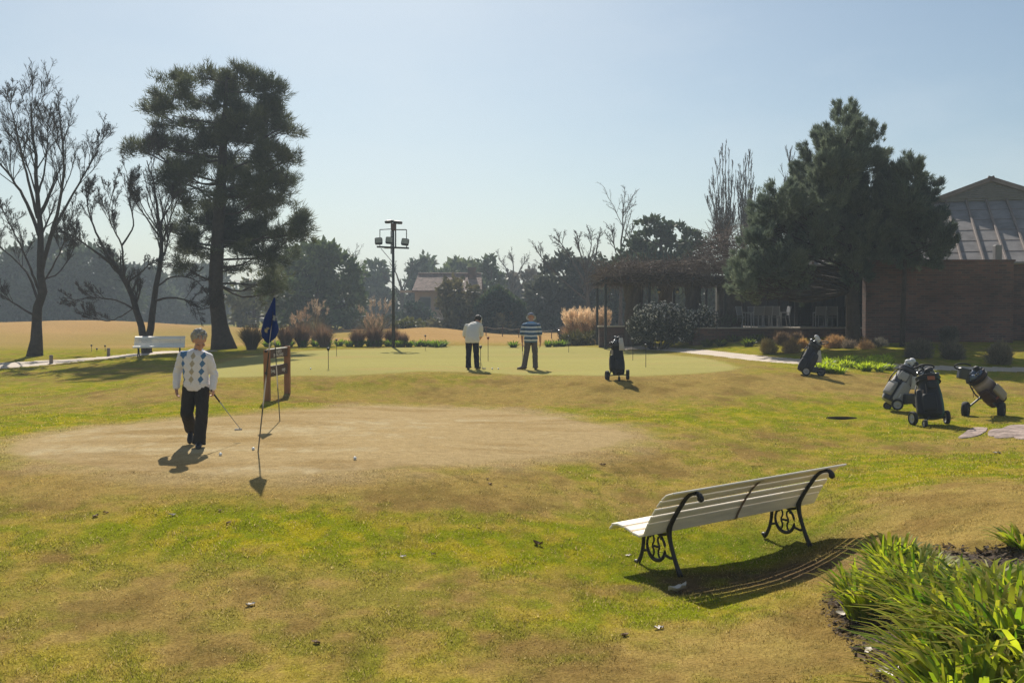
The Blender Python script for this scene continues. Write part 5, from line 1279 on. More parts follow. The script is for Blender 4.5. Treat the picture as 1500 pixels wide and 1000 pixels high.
def person(label, loc, J, colors, hat=None, hair=None, sleeves='long', shoe_mat=None, top_fn=None, belt=True):
    root = thing('person', label, 'person', tuple(loc))
    A = {k: np.asarray(v, float) for k, v in J.items() if k not in ('hs', 'leg', 'head', 'fwd', 'girth', 'hands', 'hem')}
    fwd = nrm(J['fwd']); rt = nrm(np.cross(fwd, [0, 0, 1.])); g = J.get('girth', 1.0)
    hc, Rh = J['head']; hc = np.asarray(hc, float)
    pel, wst, chs, nk = A['pelvis'], A['waist'], A['chest'], A['neck']
    def torso(mb, off):
        spine = smooth_path([pel - [0, 0, .08], pel, wst, chs, (chs + nk) / 2 + (nk - chs) * .18, nk], 15)
        hw = np.interp(np.linspace(0, 1, 15), [0, .2, .4, .62, .80, .92, 1], np.array([.150, .165, .155, .185, .175, .10, .060]) * np.array([g, g, g * 1.04, 1, 1, 1, 1]))
        hd = np.interp(np.linspace(0, 1, 15), [0, .2, .4, .62, .80, .92, 1], np.array([.105, .125, .125, .130, .105, .075, .055]) * np.array([g, g, g * 1.1, g, 1, 1, 1]))
        sh = nrm(A['sr'] - A['sl']); rings = []
        for i in range(15):
            t = i / 14; r_ = nrm(rt * (1 - t) + sh * t) if np.dot(rt, sh) > 0 else nrm(rt * (1 - t) - sh * t)
            tn = nrm(spine[min(i + 1, 14)] - spine[max(i - 1, 0)]); dd = nrm(np.cross(tn, r_))
            rings.append(ering(spine[i], r_ * (hw[i] + off), dd * (hd[i] + off), 20, 2.4))
        return rings
    def limbs_arm(mb, off, upto):
        for s in 'lr':
            sh_, el, wr = A['s' + s], A['e' + s], A['w' + s]
            ro = off
            if upto == 'long': capsule(mb, sh_, el, .062 + ro, .047 + ro * 1.1, 14); capsule(mb, el, el + (wr - el) * .97, .047 + ro * 1.1, .034 + ro * 1.2, 14)
            elif upto == 'short': capsule(mb, sh_, sh_ + (el - sh_) * .80, .066 + ro, .060 + ro * 1.5, 14)
            else: capsule(mb, sh_, el, .052, .042, 12); capsule(mb, el, wr, .043, .027, 12)
            capsule(mb, (chs + nk) / 2 + (nk - chs) * .1, sh_, .075 + ro * .6, .060 + ro, 12)
    # body: one continuous skin
    mb = MB(); loft(mb, torso(mb, -.012)); limbs_arm(mb, 0, 'skin'); capsule(mb, nk - (nk - chs) * .1, hc + Rh @ [0, -.02, -.05], .056, .052, 14); head_mesh(mb, hc, Rh, J.get('hs', 1.04))
    for s in 'lr':
        capsule(mb, A['h' + s], A['k' + s], .075, .052, 12); capsule(mb, A['k' + s], A['a' + s], .050, .036, 12)
        h = J['hands'][s]; hand(mb, A['w' + s], h[0], h[1], h[2], h[3])
    body = remesh(mb, 'body', .0062, M_SKIN, root, smooth=3)
    if np.dot(Rh[:, 1], [0, -1, 0]) > 0:
        for sx in (-.032, .032):
            mb = MB(); ellipsoid(mb, hc + Rh @ (np.array([sx, .083, .012]) * J.get('hs', 1.04)), (.013, .009, .007), Rh, 8, 6); mb.build('eye', M_EYE, root, True)
    # garments
    mb = MB(); loft(mb, torso(mb, .016)); limbs_arm(mb, .012, sleeves)
    hem = torso(mb, .022)[:5]; loft(mb, hem)
    top = remesh(mb, 'jumper' if sleeves == 'long' else 'polo_shirt', .0075, M_CLOTH, root, smooth=5, colfn=top_fn, wr=.011, wf=(9, 9, 13), ws=2)
    mb = MB()
    tr = torso(mb, .006); loft(mb, tr[:5])
    for s in 'lr':
        hp, kn, an = A['h' + s], A['k' + s], A['a' + s]
        lg = J.get('leg', 1.0); capsule(mb, hp, kn, .098 * (.6 + .4 * g) * lg, .078 * lg, 14); cu = an - (an - kn) * .06; capsule(mb, kn, cu, .078 * lg, .070 * lg, 14); tube(mb, [cu - (an - kn) * .3, cu, an + nrm(an - kn) * .03], [.074 * lg, .080 * lg, .086 * lg], 14)
    tc = np.asarray(colors['trousers'])
    remesh(mb, 'trousers', .0085, M_CLOTH, root, smooth=5, colfn=lambda V: np.tile(tc, (len(V), 1)), wr=.014, wf=(12, 12, 7), ws=5)
    if belt:
        mb = MB(); r5 = torso(mb, .017); c0 = r5[1]; up = np.array([0, 0, .035]); loft(mb, [c0 + up * 1.0 + [0, 0, .0], c0 + up * 2.0]); mb.build('belt', M_GRIP, root)
    for s in 'lr':
        an = A['a' + s]; to = A['t' + s]; d = nrm(to - an); L = .27
        hl = an - nrm([d[0], d[1], 0]) * .05; hl = hl * 1.0; hl[2] = an[2] - .05
        ax = to - hl; ax = nrm(ax); up = nrm(np.array([0, 0, 1.]) - ax * ax[2]); sd_ = np.cross(ax, up)
        mb = MB(); rings = []
        for t, ww, hh in ((0, .018, .030), (.03, .034, .055), (.12, .036, .068), (.35, .036, .062), (.55, .045, .045), (.8, .046, .034), (.95, .034, .026), (1, .012, .012)):
            rings.append(ering(hl + ax * (t * L) + up * (hh - .03), sd_ * ww, up * hh, 14, 2.6))
        loft(mb, rings); mb.build('shoe', shoe_mat or M_SHOE, root, True)
    # hair / hats
    T = lambda x, y, z: hc + Rh @ (np.array([x, y, z]) * J.get('hs', 1.04))
    if hair is not None:
        Tz = T; T = (lambda x, y, z: Tz(x, y, z - .035)) if hat else Tz
        mb = MB(); rg = np.random.default_rng(3)
        ellipsoid(mb, T(0, -.040, .056), (.100, .100, .090), Rh, 18, 12)
        for k in range(110):
            v = rg.normal(size=3); v[2] = abs(v[2]) * .9 - .25; v[1] = -abs(v[1]) if v[2] < .55 else v[1] * .8; v = nrm(v) * np.array([.096, .098, .092])
            ellipsoid(mb, T(v[0], v[1] - .035, v[2] + .050), (.017, .017, .030), Rh, 8, 6)
        for sx in (-1, 1): ellipsoid(mb, T(sx * .082, -.045, .005), (.020, .042, .052), Rh, 10, 8)
        hcol = np.asarray(hair)
        remesh(mb, 'hair', .008, M_HAIR, root, smooth=2, colfn=lambda V: hcol[None] * (.7 + .6 * vnoise(V[:, 0] * 90, V[:, 1] * 90, V[:, 2] * 30, 4))[:, None])
    if hat:
        T = lambda x, y, z: hc + Rh @ (np.array([x, y, z]) * J.get('hs', 1.04))
        kind, hcol, bcol = hat
        mh = mk('hat_' + kind, hcol, .85, .2, noise=(60, .1)); mb2 = mk('brim_' + kind, bcol, .85, .2)
        mb = MB(); loft(mb, [ering(T(0, -.015, z), Rh[:, 0] * r * 1.14, Rh[:, 1] * r * 1.30, 18) for z, r in ((.028, .092), (.06, .094), (.09, .086), (.115, .066), (.130, .035), (.134, .004))])
        h_ = mb.build('hat' if kind == 'bucket' else 'cap', mh, root, True)
        mb = MB()
        if kind == 'bucket':
            for z0, z1, r0, r1 in ((.032, -.005, .093, .150),): loft(mb, [ering(T(0, -.015, z), Rh[:, 0] * r, Rh[:, 1] * r * 1.1, 20) for z, r in ((z0, r0), (z1, r1), (z1 - .006, r1), (z0 - .008, r0 - .004))], cap=False)
        else:
            loft(mb, [ering(T(0, y, z), Rh[:, 0] * r, Rh[:, 2] * .008, 12) for y, z, r in ((.06, .036, .088), (.11, .036, .080), (.15, .028, .060), (.175, .018, .02))])
            box(mb, T(0, -.125, .045), (.10, .012, .03), Rh, .004)
        mb.build('brim', mb2, h_, True)
    return root

def club(label, loc, a, b, face, group=None, grip=.26, putter=True):
    a = np.asarray(a, float); b = np.asarray(b, float); o = np.asarray(loc, float)
    r = thing('putter' if putter else 'golf_club', label, 'putter' if putter else 'golf club', tuple(o + b), group=group)
    a = a - b; b = b * 0; d = nrm(b - a); L = np.linalg.norm(b - a)
    mb = MB(); tube(mb, [a + d * grip * .8, b], [.0075, .0055], 7); mb.build('shaft', M_SHAFT, r, True)
    mb = MB(); tube(mb, [a, a + d * grip], [.015, .011], 8); mb.build('grip', M_GRIP, r, True)
    f = nrm(face); mb = MB(); box(mb, b + f * .04 + [0, 0, .005], (.115, .026, .03), np.stack([f, np.cross([0, 0, 1.], f), [0, 0, 1.]], 1), .006); mb.build('head', M_CHROME if not putter else M_SHAFT, r)
    return r

WHITE = np.array((.72, .70, .72)); BLUE = np.array((.085, .185, .34)); TANA = np.array((.42, .36, .26))
def argyle(V):
    c = np.tile(WHITE, (len(V), 1)); 
    for xc, col, lean in ((.025, TANA, .10), (-.125, BLUE, .02), (.165, BLUE, .13)):
        cx = xc + lean * (V[:, 2] - 1.2)
        z = (V[:, 2] - .965) / .118; fz = np.abs(z - np.floor(z) - .5) * 2
        m = (np.abs(V[:, 0] - cx) / .040 + fz < 1) & (V[:, 1] < .04) & (V[:, 2] > .955) & (V[:, 2] < 1.44) & (np.abs(V[:, 0] - .03) < .235)
        c[m] = col
    coll = (V[:, 2] > 1.425) & (np.hypot(V[:, 0] - .075, V[:, 1] + .0) < .095)
    c[coll] = np.array((.10, .18, .36))
    sh = (V[:, 2] > 1.375) & (V[:, 0] < -.06) & (V[:, 0] > -.17) & (V[:, 1] < .06); c[sh] = BLUE
    return c
o1 = spot(284, 654)
down = (0, 0, -1)
person('grey haired golfer in a white argyle jumper walking with a putter, looking down', o1,
    dict(hs=1.13, leg=1.14, fwd=(.12, -1, 0), girth=1.03, pelvis=(.045, .03, .93), waist=(.04, .02, 1.06), chest=(.035, .0, 1.27), neck=(.07, -.02, 1.475), sl=(-.155, .0, 1.375), sr=(.228, -.01, 1.345), el=(-.258, .05, 1.12), er=(.300, .05, 1.09), wl=(-.258, .0, .90), wr=(.298, -.02, .885),
         hl=(-.055, .03, .90), kl=(-.095, -.03, .51), al=(-.165, .38, .24), tl=(-.140, .25, .06), hr=(.125, .03, .90), kr=(.155, -.10, .49), ar=(.120, -.12, .085), tr=(.170, -.34, .035),
         head=((.130, -.105, 1.60), face_frame(math.radians(180 + 30), math.radians(40), math.radians(-6))), hands=dict(l=((.12, -.15, -1), (1, -.2, 0), 1, .45), r=((.15, -.1, -1), (-1, .2, 0), -1, 1.25))),
    dict(trousers=(.034, .031, .029)), hair=(.29, .28, .265), top_fn=argyle, belt=False)
club('putter carried head down by the golfer in the argyle jumper', o1, (.285, -.07, .86), (.575, .50, .20), (-.8, -.5, 0))
def polo_white(V): return np.tile((.66, .63, .58), (len(V), 1))
o2 = spot(692, 541.5)
person('golfer in a white polo and navy trousers stooping over his putter, seen from behind', o2,
    dict(fwd=(.15, 1, 0), girth=1.16, pelvis=(.0, .0, .88), waist=(.0, .05, 1.02), chest=(.03, .16, 1.20), neck=(.10, .33, 1.365), sl=(-.17, .20, 1.265), sr=(.225, .23, 1.26), el=(-.245, .26, .98), er=(.245, .32, .97), wl=(-.09, .47, .80), wr=(.11, .50, .76),
         hl=(-.10, .0, .86), kl=(-.115, .02, .48), al=(-.115, .0, .09), tl=(-.13, .20, .04), hr=(.10, .0, .86), kr=(.11, .02, .48), ar=(.135, .0, .09), tr=(.20, .19, .04),
         head=((.155, .43, 1.455), face_frame(math.radians(-22), math.radians(52))), hands=dict(l=((.5, .2, -1), (.6, -.6, 0), 1, 1.4), r=((-.2, .2, -1), (-.6, -.6, 0), -1, 1.4))),
    dict(trousers=(.010, .013, .026)), hat=('cap', (.62, .62, .64), (.55, .55, .57)), hair=(.03, .028, .026), sleeves='short', top_fn=polo_white)
club('putter held by the stooping golfer in the white polo', o2, (.05, .52, .80), (.29, .42, .015), (1, .1, 0))
STR = [((.60, .60, .60), .030), ((.075, .17, .34), .055), ((.60, .60, .60), .028), ((.04, .07, .13), .04)]
def polo_striped(V):
    z = (1.345 - V[:, 2] + .04 * np.abs(V[:, 0])) / .125; f = z - np.floor(z)
    c = np.where((f < .42)[:, None], np.array((.075, .135, .225))[None], np.where((f < .60)[:, None], np.array((.03, .05, .085))[None], np.array((.56, .58, .60))[None]))
    c[V[:, 2] > 1.36] = (.22, .38, .58)
    return c
o3 = spot(778, 541.5)
person('golfer in a blue striped polo, grey trousers and sun hat, seen from behind', o3,
    dict(fwd=(-.05, 1, 0), girth=1.10, pelvis=(-.01, .0, .88), waist=(-.01, .01, 1.02), chest=(.0, .05, 1.20), neck=(.0, .12, 1.40), sl=(-.20, .06, 1.285), sr=(.205, .06, 1.28), el=(-.265, .07, 1.01), er=(.265, .07, 1.01), wl=(-.255, .13, .80), wr=(.275, .13, .79),
         hl=(-.09, .0, .86), kl=(-.14, .02, .48), al=(-.205, .0, .09), tl=(-.42, .06, .04), hr=(.09, .0, .86), kr=(.115, .02, .48), ar=(.125, .0, .09), tr=(.15, .2, .04),
         head=((.0, .19, 1.525), face_frame(0, math.radians(34))), hands=dict(l=((.0, .1, -1), (1, 0, 0), 1, 1.35), r=((.0, .1, -1), (-1, .2, 0), -1, .5))),
    dict(trousers=(.105, .092, .088)), hat=('bucket', (.16, .18, .24), (.42, .42, .46)), sleeves='short', top_fn=polo_striped, shoe_mat=mk('brown_shoe', (.09, .055, .042), .5, .4))
club('putter hanging straight down beside the golfer in the striped polo', o3, (-.255, .16, .80), (-.245, .15, .015), (-1, .1, 0))

# ------------------------------------------------------------------ golf balls
M_BALL = mk('ball_white', (.80, .80, .78), .35, .5, bump=(240, .4, .002))
def ball(px, py, label):
    b = spot(px, py, .0213 * 1.15); mb = MB(); ellipsoid(mb, (0, 0, 0), (.0245,) * 3, nu=18, nv=12); tag(mb.build('golf_ball', M_BALL, smooth=True, loc=tuple(b)), label, 'golf ball', 'golf balls on the greens')
ball(323, 667.5, 'white golf ball nearest the walking golfer on the dry green'); ball(371, 659.5, 'white golf ball beside the foot of the blue flag pole'); ball(520, 673.5, 'lone white golf ball near the middle of the dry green')
ball(721, 541, 'golf ball between the two putting golfers, left of a pair'); ball(730, 541, 'golf ball between the two putting golfers, right of a pair'); ball(455, 541, 'lone golf ball on the left of the far putting green')

# ------------------------------------------------------------------ white slatted benches with iron ends
M_SLAT = mk('white_slats', (.86, .78, .66), .5, .4, noise=(2.2, .14, (1, 6, 6)), bump=(18, .12, .004))
M_IRON = mk('cast_iron', (.016, .014, .013), .5, .45, noise=(20, .3), bump=(60, .3, .003))
M_STRAP = mk('rusty_strap', (.22, .15, .10), .8, .3)
def bench(label, loc, rz, L=2.34, sep=1.88, tilt=0.0, slat=None):
    root = thing('slatted_bench', label, 'bench', tuple(loc), rz, 'white slatted benches'); root.rotation_euler = (0, tilt, rz)
    back = smooth_path([(0, .155, .415), (0, .125, .47), (0, .075, .55), (0, .01, .64), (0, -.07, .735), (0, -.15, .805), (0, -.225, .835)], 40)
    seat = smooth_path([(0, .155, .405), (0, .22, .382), (0, .31, .388), (0, .41, .415), (0, .51, .43), (0, .59, .425), (0, .635, .395)], 40)
    def slats(mb, curve, ts, w, th=.024):
        for i, t in enumerate(ts):
            k = t * (len(curve) - 1); i0 = int(min(k, len(curve) - 2)); p = curve[i0] + (curve[i0 + 1] - curve[i0]) * (k - i0); d = nrm(curve[i0 + 1] - curve[i0])
            n = nrm(np.cross([1., 0, 0], d)); box(mb, p + n * 0, (L, w[i] if not np.isscalar(w) else w, th), np.stack([[1., 0, 0], d, n], 1), .006)
    mb = MB(); slats(mb, back, (.055, .20, .345, .49, .635, .78, .91, 1.0), (.081, .081, .081, .081, .081, .081, .077, .068), .020); mb.build('backrest', slat or M_SLAT, root)
    mb = MB(); slats(mb, seat, (.12, .295, .47, .645, .82, .97), .090); mb.build('seat', slat or M_SLAT, root)
    for sx in (-sep / 2, sep / 2):
        mb = MB()
        def bar(pts, r, n=16):
            q = smooth_path([(sx, y, z) for y, z in pts], n); tubes(mb, q[None], (np.full(n, r) if np.isscalar(r) else np.interp(np.linspace(0, 1, n), np.linspace(0, 1, len(r)), r))[None], 8)
        bar([(-.02, 0), (.035, .10), (.085, .22), (.12, .33), (.125, .42), (.09, .49), (.03, .575), (-.04, .665), (-.115, .755), (-.18, .80), (-.25, .815), (-.295, .79), (-.30, .755)], [.026, .021, .020, .022, .027, .024, .021, .021, .021, .022, .022, .026, .03], 34)
        ellipsoid(mb, (sx, -.297, .775), (.028, .034, .036), nu=10, nv=8)
        bar([(.60, 0), (.575, .02), (.53, .10), (.50, .20), (.49, .30), (.50, .39), (.56, .41)], [.028, .022, .018, .018, .019, .02, .014], 18)
        ellipsoid(mb, (sx, .605, .018), (.024, .034, .022), nu=10, nv=8)
        bar([(.12, .385), (.22, .352), (.31, .357), (.41, .385), (.52, .402), (.60, .395)], .014, 16)
        a = np.linspace(0, 2 * PI, 25); tubes(mb, np.stack([np.full(25, sx), .315 + .128 * np.cos(a), .222 + .132 * np.sin(a)], 1)[None], (.0125 + .007 * np.clip(-np.sin(a), 0, 1))[None], 8)
        bar([(.19, .165), (.12, .15), (.09, .155)], .014, 6); bar([(.43, .165), (.49, .15), (.52, .14)], .013, 6)
        for s in (-1, 1):       # facing scrolls joined by a bar, like an H
            bar([(.315 + s * .075, .33), (.315 + s * .035, .315), (.315 + s * .028, .27), (.315 + s * .05, .225), (.315 + s * .03, .17), (.315 + s * .045, .125), (.315 + s * .08, .115)], .0095, 14)
            ellipsoid(mb, (sx, .315 + s * .078, .312), (.014, .016, .016), nu=8, nv=6)
        bar([(.28, .222), (.35, .222)], .012, 5)
        mb.build('leg', M_IRON, root, True)
    mb = MB(); off = 0
    q = np.vstack([seat[::-1], back[2:]]); n = len(q)
    tn = np.gradient(q, axis=0); nn = np.cross(np.tile([1., 0, 0], (n, 1)), tn); nn /= np.linalg.norm(nn, axis=1, keepdims=True)
    sgn = -1
    q2 = q - nn * .0 + np.array([0, 0, 0])
    pts = []
    for p, m in zip(q, nn):
        pts.append([p + m * (-.017) * (1 if m[2] > 0 else -1) + [x, 0, 0] for x in (-.013, .013)])
    pts = np.array(pts); V = pts.reshape(-1, 3); f = [(2 * i, 2 * i + 1, 2 * i + 3, 2 * i + 2) for i in range(n - 1)]
    mb.add(np.vstack([V, V - [0, .004, .004]]), f + [tuple(k + 2 * n for k in reversed(t)) for t in f]); mb.build('brace', M_STRAP, root)
    return root
bl, br_ = spot(995, 845), spot(1185, 798)
cc_ = (bl + br_) / 2
bench('white slatted bench with black iron legs on the near lawn, seen from behind', cc_ + [0, 0, -.005], math.atan2(br_[1] - bl[1], br_[0] - bl[0]), L=2.36, sep=float(np.linalg.norm((br_ - bl)[:2])), tilt=-math.atan2(br_[2] - bl[2], np.linalg.norm((br_ - bl)[:2])))
qb = spotY(234, 43.5)
bench('distant white slatted bench under the twin trunked bare tree', qb, math.radians(194), L=2.1, sep=1.7)

# ------------------------------------------------------------------ flags
M_FLAGC = mk('flag_cloth', None, .8, .25, trans=.25, bump=(60, .2, .004))
M_POLE = mk('flag_pole_paint', None, .45, .4)
def flag(label, base, top, seed, hgt=.66, white_bands=True):
    b = np.asarray(base); t = np.asarray(top) - b; L = np.linalg.norm(t); d = t / L
    root = thing('golf_flag', label, 'flag', tuple(b), group='blue flags on the dry green')
    mb = MB(); ss = np.linspace(0, L, 23); V = np.array([d * s for s in ss]); r = np.full(23, .0095)
    dark = np.array((.03, .028, .026)); wh = np.array((.62, .58, .52)); cols = np.array([wh if (.30 < s / L < .5 or .64 < s / L < .8) and white_bands else (dark if s / L > .25 else np.array((.12, .11, .09))) for s in ss])
    k = 8; tubes(mb, V[None], r[None], k); mb.c[-1] = np.repeat(cols, k, 0); mb.hascol = True; mb.build('pole', M_POLE, root, True)
    mb = MB(); ellipsoid(mb, d * L, (.016, .016, .02)); mb.build('finial', M_DARK, root, True)
    rg = np.random.default_rng(seed); rings = []; n = 48; m = 30; cols = []
    for i in range(m):
        s = i / (m - 1); c = d * (L - .02 - hgt * s)
        wl = np.interp(s, [0, .25, .5, .72, .86, 1], [.012, .07, .125, .150, .125, .02]); wr = np.interp(s, [0, .25, .5, .80, .9, 1], [.010, .030, .055, .085, .055, .015])
        a = np.arange(n) * 2 * PI / n; x = np.where(np.cos(a) < 0, wl, wr) * np.cos(a)
        y = (.014 + .022 * s) * np.sin(a) + .030 * s * np.sin(x * 42 + seed + s * 1.6) + .012 * s * np.sin(x * 90 + 2 * s)
        z = .018 * s * np.sin(x * 50 + seed)
        rings.append(np.stack([c[0] + x, c[1] + y, c[2] + z], 1))
        e = np.tile((.012, .035, .17), (n, 1))
        f_ = np.sin(a) < 0
        mk1 = f_ & (np.abs(x - .028) < .020) & (.40 < s) & (s < .50) & (((np.arange(n) + i) % 3) > 0); mk2 = f_ & (np.abs(x + .055 + (s - .68) * .25) < .022) & (.60 < s) & (s < .74) & (np.abs(((x * 60 + s * 14) % 1) - .5) > .16)
        e[mk1] = (.55, .52, .42); e[mk2] = (.5, .42, .2); cols.append(e)
    loft(mb, rings, True, np.vstack(cols)); mb.build('cloth', M_FLAGC, root, True)
f1 = spot(378, 662); flag('near blue golf flag hanging limp on a leaning pole', f1, P(402.5, 434, f1[1] - .02), 1)
f2 = spot(410, 617); flag('farther blue golf flag mostly hidden behind the near one, pole leaning left', f2, P(399, 443, f2[1] + .02), 4, hgt=.62)
M_PIN = mk('pin_black', (.02, .02, .022), .5, .4)
for px, py, top, lab in ((481, 540, 510, 'short marker pin on the left of the green, nearest the blue flags'), (493, 521, 497, 'short marker pin behind the left one near the back of the green'), (623, 514, 491, 'short marker pin at the back of the green left of the white polo golfer'), (704, 539, 507, 'short marker pin right beside the stooping golfer'), (715, 529, 494, 'reddish marker pin just behind the stooping golfer'), (833, 516, 492, 'faint marker pin before the pale pampas grass'), (946, 538, 505, 'short marker pin with a black tip right of the tall black golf bag'), (927, 528, 497, 'thin marker pin just right of the tall black golf bag, farther back')):
    b = spot(px, py); h = (py - top) * b[1] / F
    r = thing('marker_pin', lab, 'marker pin', tuple(b), group='marker pins on the putting green')
    mb = MB(); tube(mb, [(0, 0, 0), (0, 0, h)], .009, 6); mb.build('pole', M_PIN if px != 715 else M_WOODD, r)
    mb = MB(); lathe(mb, [(.004, h - .10), (.045, h - .03), (.050, h), (.03, h + .02), (.004, h + .025)], k=10); mb.build('tip', M_PIN if px != 715 else mk('pin_red', (.16, .03, .02), .6), r, True)

# ------------------------------------------------------------------ wooden sign
M_POST = mk('sign_post', (.29, .135, .06), .8, .25, noise=(7, .35, (1, 1, .12)), bump=(30, .35, .006))
M_BOARD = mk('sign_board', (.095, .058, .042), .75, .3, noise=(8, .3, (.3, 1, 1)))
M_LETTER = mk('white_letters', (.72, .68, .62), .7, .3)
def sign():
    a, b = spot(391.5, 587), spot(421, 575.5); o = (a + b) / 2; a, b = a - o, b - o
    root = thing('wooden_sign', 'brown wooden sign with two lettered boards between posts behind the blue flags', 'sign', tuple(o))
    d = nrm([b[0] - a[0], b[1] - a[1], 0]); n = np.array([d[1], -d[0], 0]); R = np.stack([d, -n, [0, 0, 1.]], 1); L = np.linalg.norm((b - a)[:2]); H = 75 * (o + a)[1] / F
    zb = (a[2] + b[2]) / 2
    for p in (a, b):
        mb = MB(); box(mb, (p[0], p[1], p[2] + H / 2 - .1), (.13, .13, H + .2), R, .012); ps = mb.build('post', M_POST, root)
        for z in (.955, .53):
            for s in (-1,):
                mb = MB(); q = p + np.array([0, 0, zb - p[2] + z * H]) + d * (.08 if p is b else -.08); lathe(mb, [(.03, -.02), (.03, .015), (.015, .03)], q, d if p is b else -d, 8); mb.build('bolt', M_DARK, ps)
    mid = (a + b) / 2
    W2 = L - .13
    for z0, z1 in ((.805, .975), (.44, .655)):
        mb = MB(); box(mb, (mid[0], mid[1], zb + (z0 + z1) / 2 * H), (W2, .045, (z1 - z0) * H), R, .006); bd = mb.build('board', M_BOARD, root)
        if z0 > .6:
            mb = MB(); box(mb, (mid[0], mid[1], zb + z1 * H + .012), (W2, .06, .02), R); mb.build('top_edge', M_LETTER, bd)
            for txt, zz in (('TEE HOYO 1', .925), ('DRIVING RANGE', .855)):
                M = Matrix.Translation(Vector(mid + n * .026 + np.array([0, 0, zb + zz * H]))) @ Matrix(np.stack([d, [0, 0, 1.], n], 1).tolist()).to_4x4() 
                text_mesh('lettering', txt, .098 if len(txt) < 12 else .105, M_LETTER, bd, M)
        else:
            for txt, u, sz in (('Driving', -.30, .11), ('range', .27, .13)):
                M = Matrix.Translation(Vector(mid + n * .026 + d * (u * W2) + np.array([0, 0, zb + .55 * H]))) @ Matrix(np.stack([d, [0, 0, 1.], n], 1).tolist()).to_4x4()
                text_mesh('lettering', txt, sz, M_LETTER, bd, M)
sign()

# ------------------------------------------------------------------ floodlight mast
def mast():
    b = spotY(576, 50.2); Y = b[1]
    root = thing('floodlight_mast', 'tall thin floodlight mast with three square lamps and two on top', 'light mast', tuple(b))
    def q(px, py, dy=0): return P(px, py, Y + dy) - b
    mb = MB(); tube(mb, [q(576.2, 509) - [0, 0, .2], q(576.2, 420), q(575.8, 338)], [.085, .072, .06], 10); mb.build('pole', M_DARK, root, True)
    mb = MB(); tube(mb, [q(573, 372, -.08), q(573, 338, -.08)], .03, 6); tube(mb, [q(579.5, 364, .05), q(579.5, 338, .05)], .035, 6); mb.build('ladder_rail', M_DARK, root)
    mb = MB(); box(mb, q(576.5, 332.5), (.26, .24, .36), bev=.02); mb.build('junction_box', mk('rusty_box', (.10, .06, .05), .7, .3), root)
    mb = MB(); tube(mb, [q(552, 361.5, -.1), q(599, 363.5, -.1)], .05, 6); tube(mb, [q(556, 336.5, -.05), q(573, 335.5, -.05)], .022, 6); tube(mb, [q(579, 336.5, -.05), q(595.5, 336.5, -.05)], .028, 6)
    tube(mb, [q(556.5, 336.5, -.05), q(556.5, 362, -.1)], .02, 6); tube(mb, [q(595.5, 336.5, -.05), q(595.5, 363, -.1)], .022, 6); tube(mb, [q(558, 364, -.1), q(575, 384)], .016, 6); box(mb, q(576, 363, .25), (.9, .5, .05)); mb.build('crossbar', M_DARK, root)
    mg = mk('lamp_face', (.30, .31, .28), .25, .5, noise=(9, .15))
    for px, py, ti in ((554.8, 353.5, .04), (570.5, 352.5, -.06), (593.5, 354.8, -.12)):
        c = q(px, py, -.28); R = rot_axis((0, 1, 0), -ti * 1.2) @ rot_axis((1, 0, 0), -.22)
        mb = MB(); rings = [ering(c + R @ np.array([0, y, 0]), R @ np.array([w, 0, 0]), R @ np.array([0, 0, h]), 20, 6) for y, w, h in ((-.08, .19, .175), (.02, .19, .175), (.14, .12, .11), (.17, .05, .05))]; loft(mb, rings); f = mb.build('floodlight', M_DARK, root)
        mb = MB(); box(mb, c + R @ np.array([0, -.084, .025]), (.31, .012, .24), R, .003); mb.build('lens', mg, f)
    for px, s in ((570.5, -1), (582.5, 1)):
        c = q(px, 324.8 + (1 if s > 0 else 0)); R = rot_axis((0, 1, 0), .10 * s)
        mb = MB(); rings = [ering(c + R @ np.array([x * s, 0, 0]), R @ np.array([0, w, 0]), R @ np.array([0, 0, h]), 12, 3) for x, w, h in ((-.22, .10, .06), (-.1, .17, .085), (.1, .17, .085), (.2, .15, .07), (.23, .1, .05))]; loft(mb, rings); mb.build('floodlight', M_DARK, root)
mast()
# ------------------------------------------------------------------ golf bags and trolleys
M_BAG = mk('bag_fabric', None, .65, .35, noise=(30, .12), bump=(70, .2, .004))
M_TYRE = mk('tyre', (.016, .016, .017), .8, .3, bump=(60, .3, .004))
M_RIM = mk('wheel_rim', (.30, .30, .31), .4, .5)
M_RIMD = mk('wheel_rim_dark', (.05, .05, .055), .4, .5)
M_FRAME = mk('trolley_frame', (.03, .032, .036), .4, .5)
M_TOWEL = mk('towel_cloth', (.48, .45, .40), .95, .1, bump=(80, .4, .004))
M_IRONH = mk('iron_head', (.42, .43, .45), .25, .5, metal=.85)
M_HC = mk('headcover_dark', (.022, .023, .030), .6, .3)
M_HCB = mk('headcover_blue', (.12, .16, .24), .7, .3)
M_HCW = mk('headcover_white', (.55, .55, .56), .6, .3)
BK = np.array((.016, .017, .020))

def wheel(name, c, r, w, ax, parent, rim=None):
    ax = nrm(ax); mb = MB()
    lathe(mb, [(r * .68, -w * .38), (r * .9, -w * .5), (r, -w * .25), (r, w * .25), (r * .9, w * .5), (r * .68, w * .38)], c, ax, 24, cap=False)
    o = bpy.data.objects
    wh = mb.build(name, M_TYRE, parent, True)
    mb = MB(); lathe(mb, [(r * .70, -w * .34), (r * .62, -w * .2), (r * .18, -w * .2), (r * .16, -w * .42), (.002, -w * .42)], c, ax, 20, cap=False); lathe(mb, [(r * .70, w * .34), (r * .62, w * .2), (r * .18, w * .2), (r * .16, w * .42), (.002, w * .42)], c, ax, 20, cap=False)
    mb.build('rim', rim or M_RIM, wh, True)

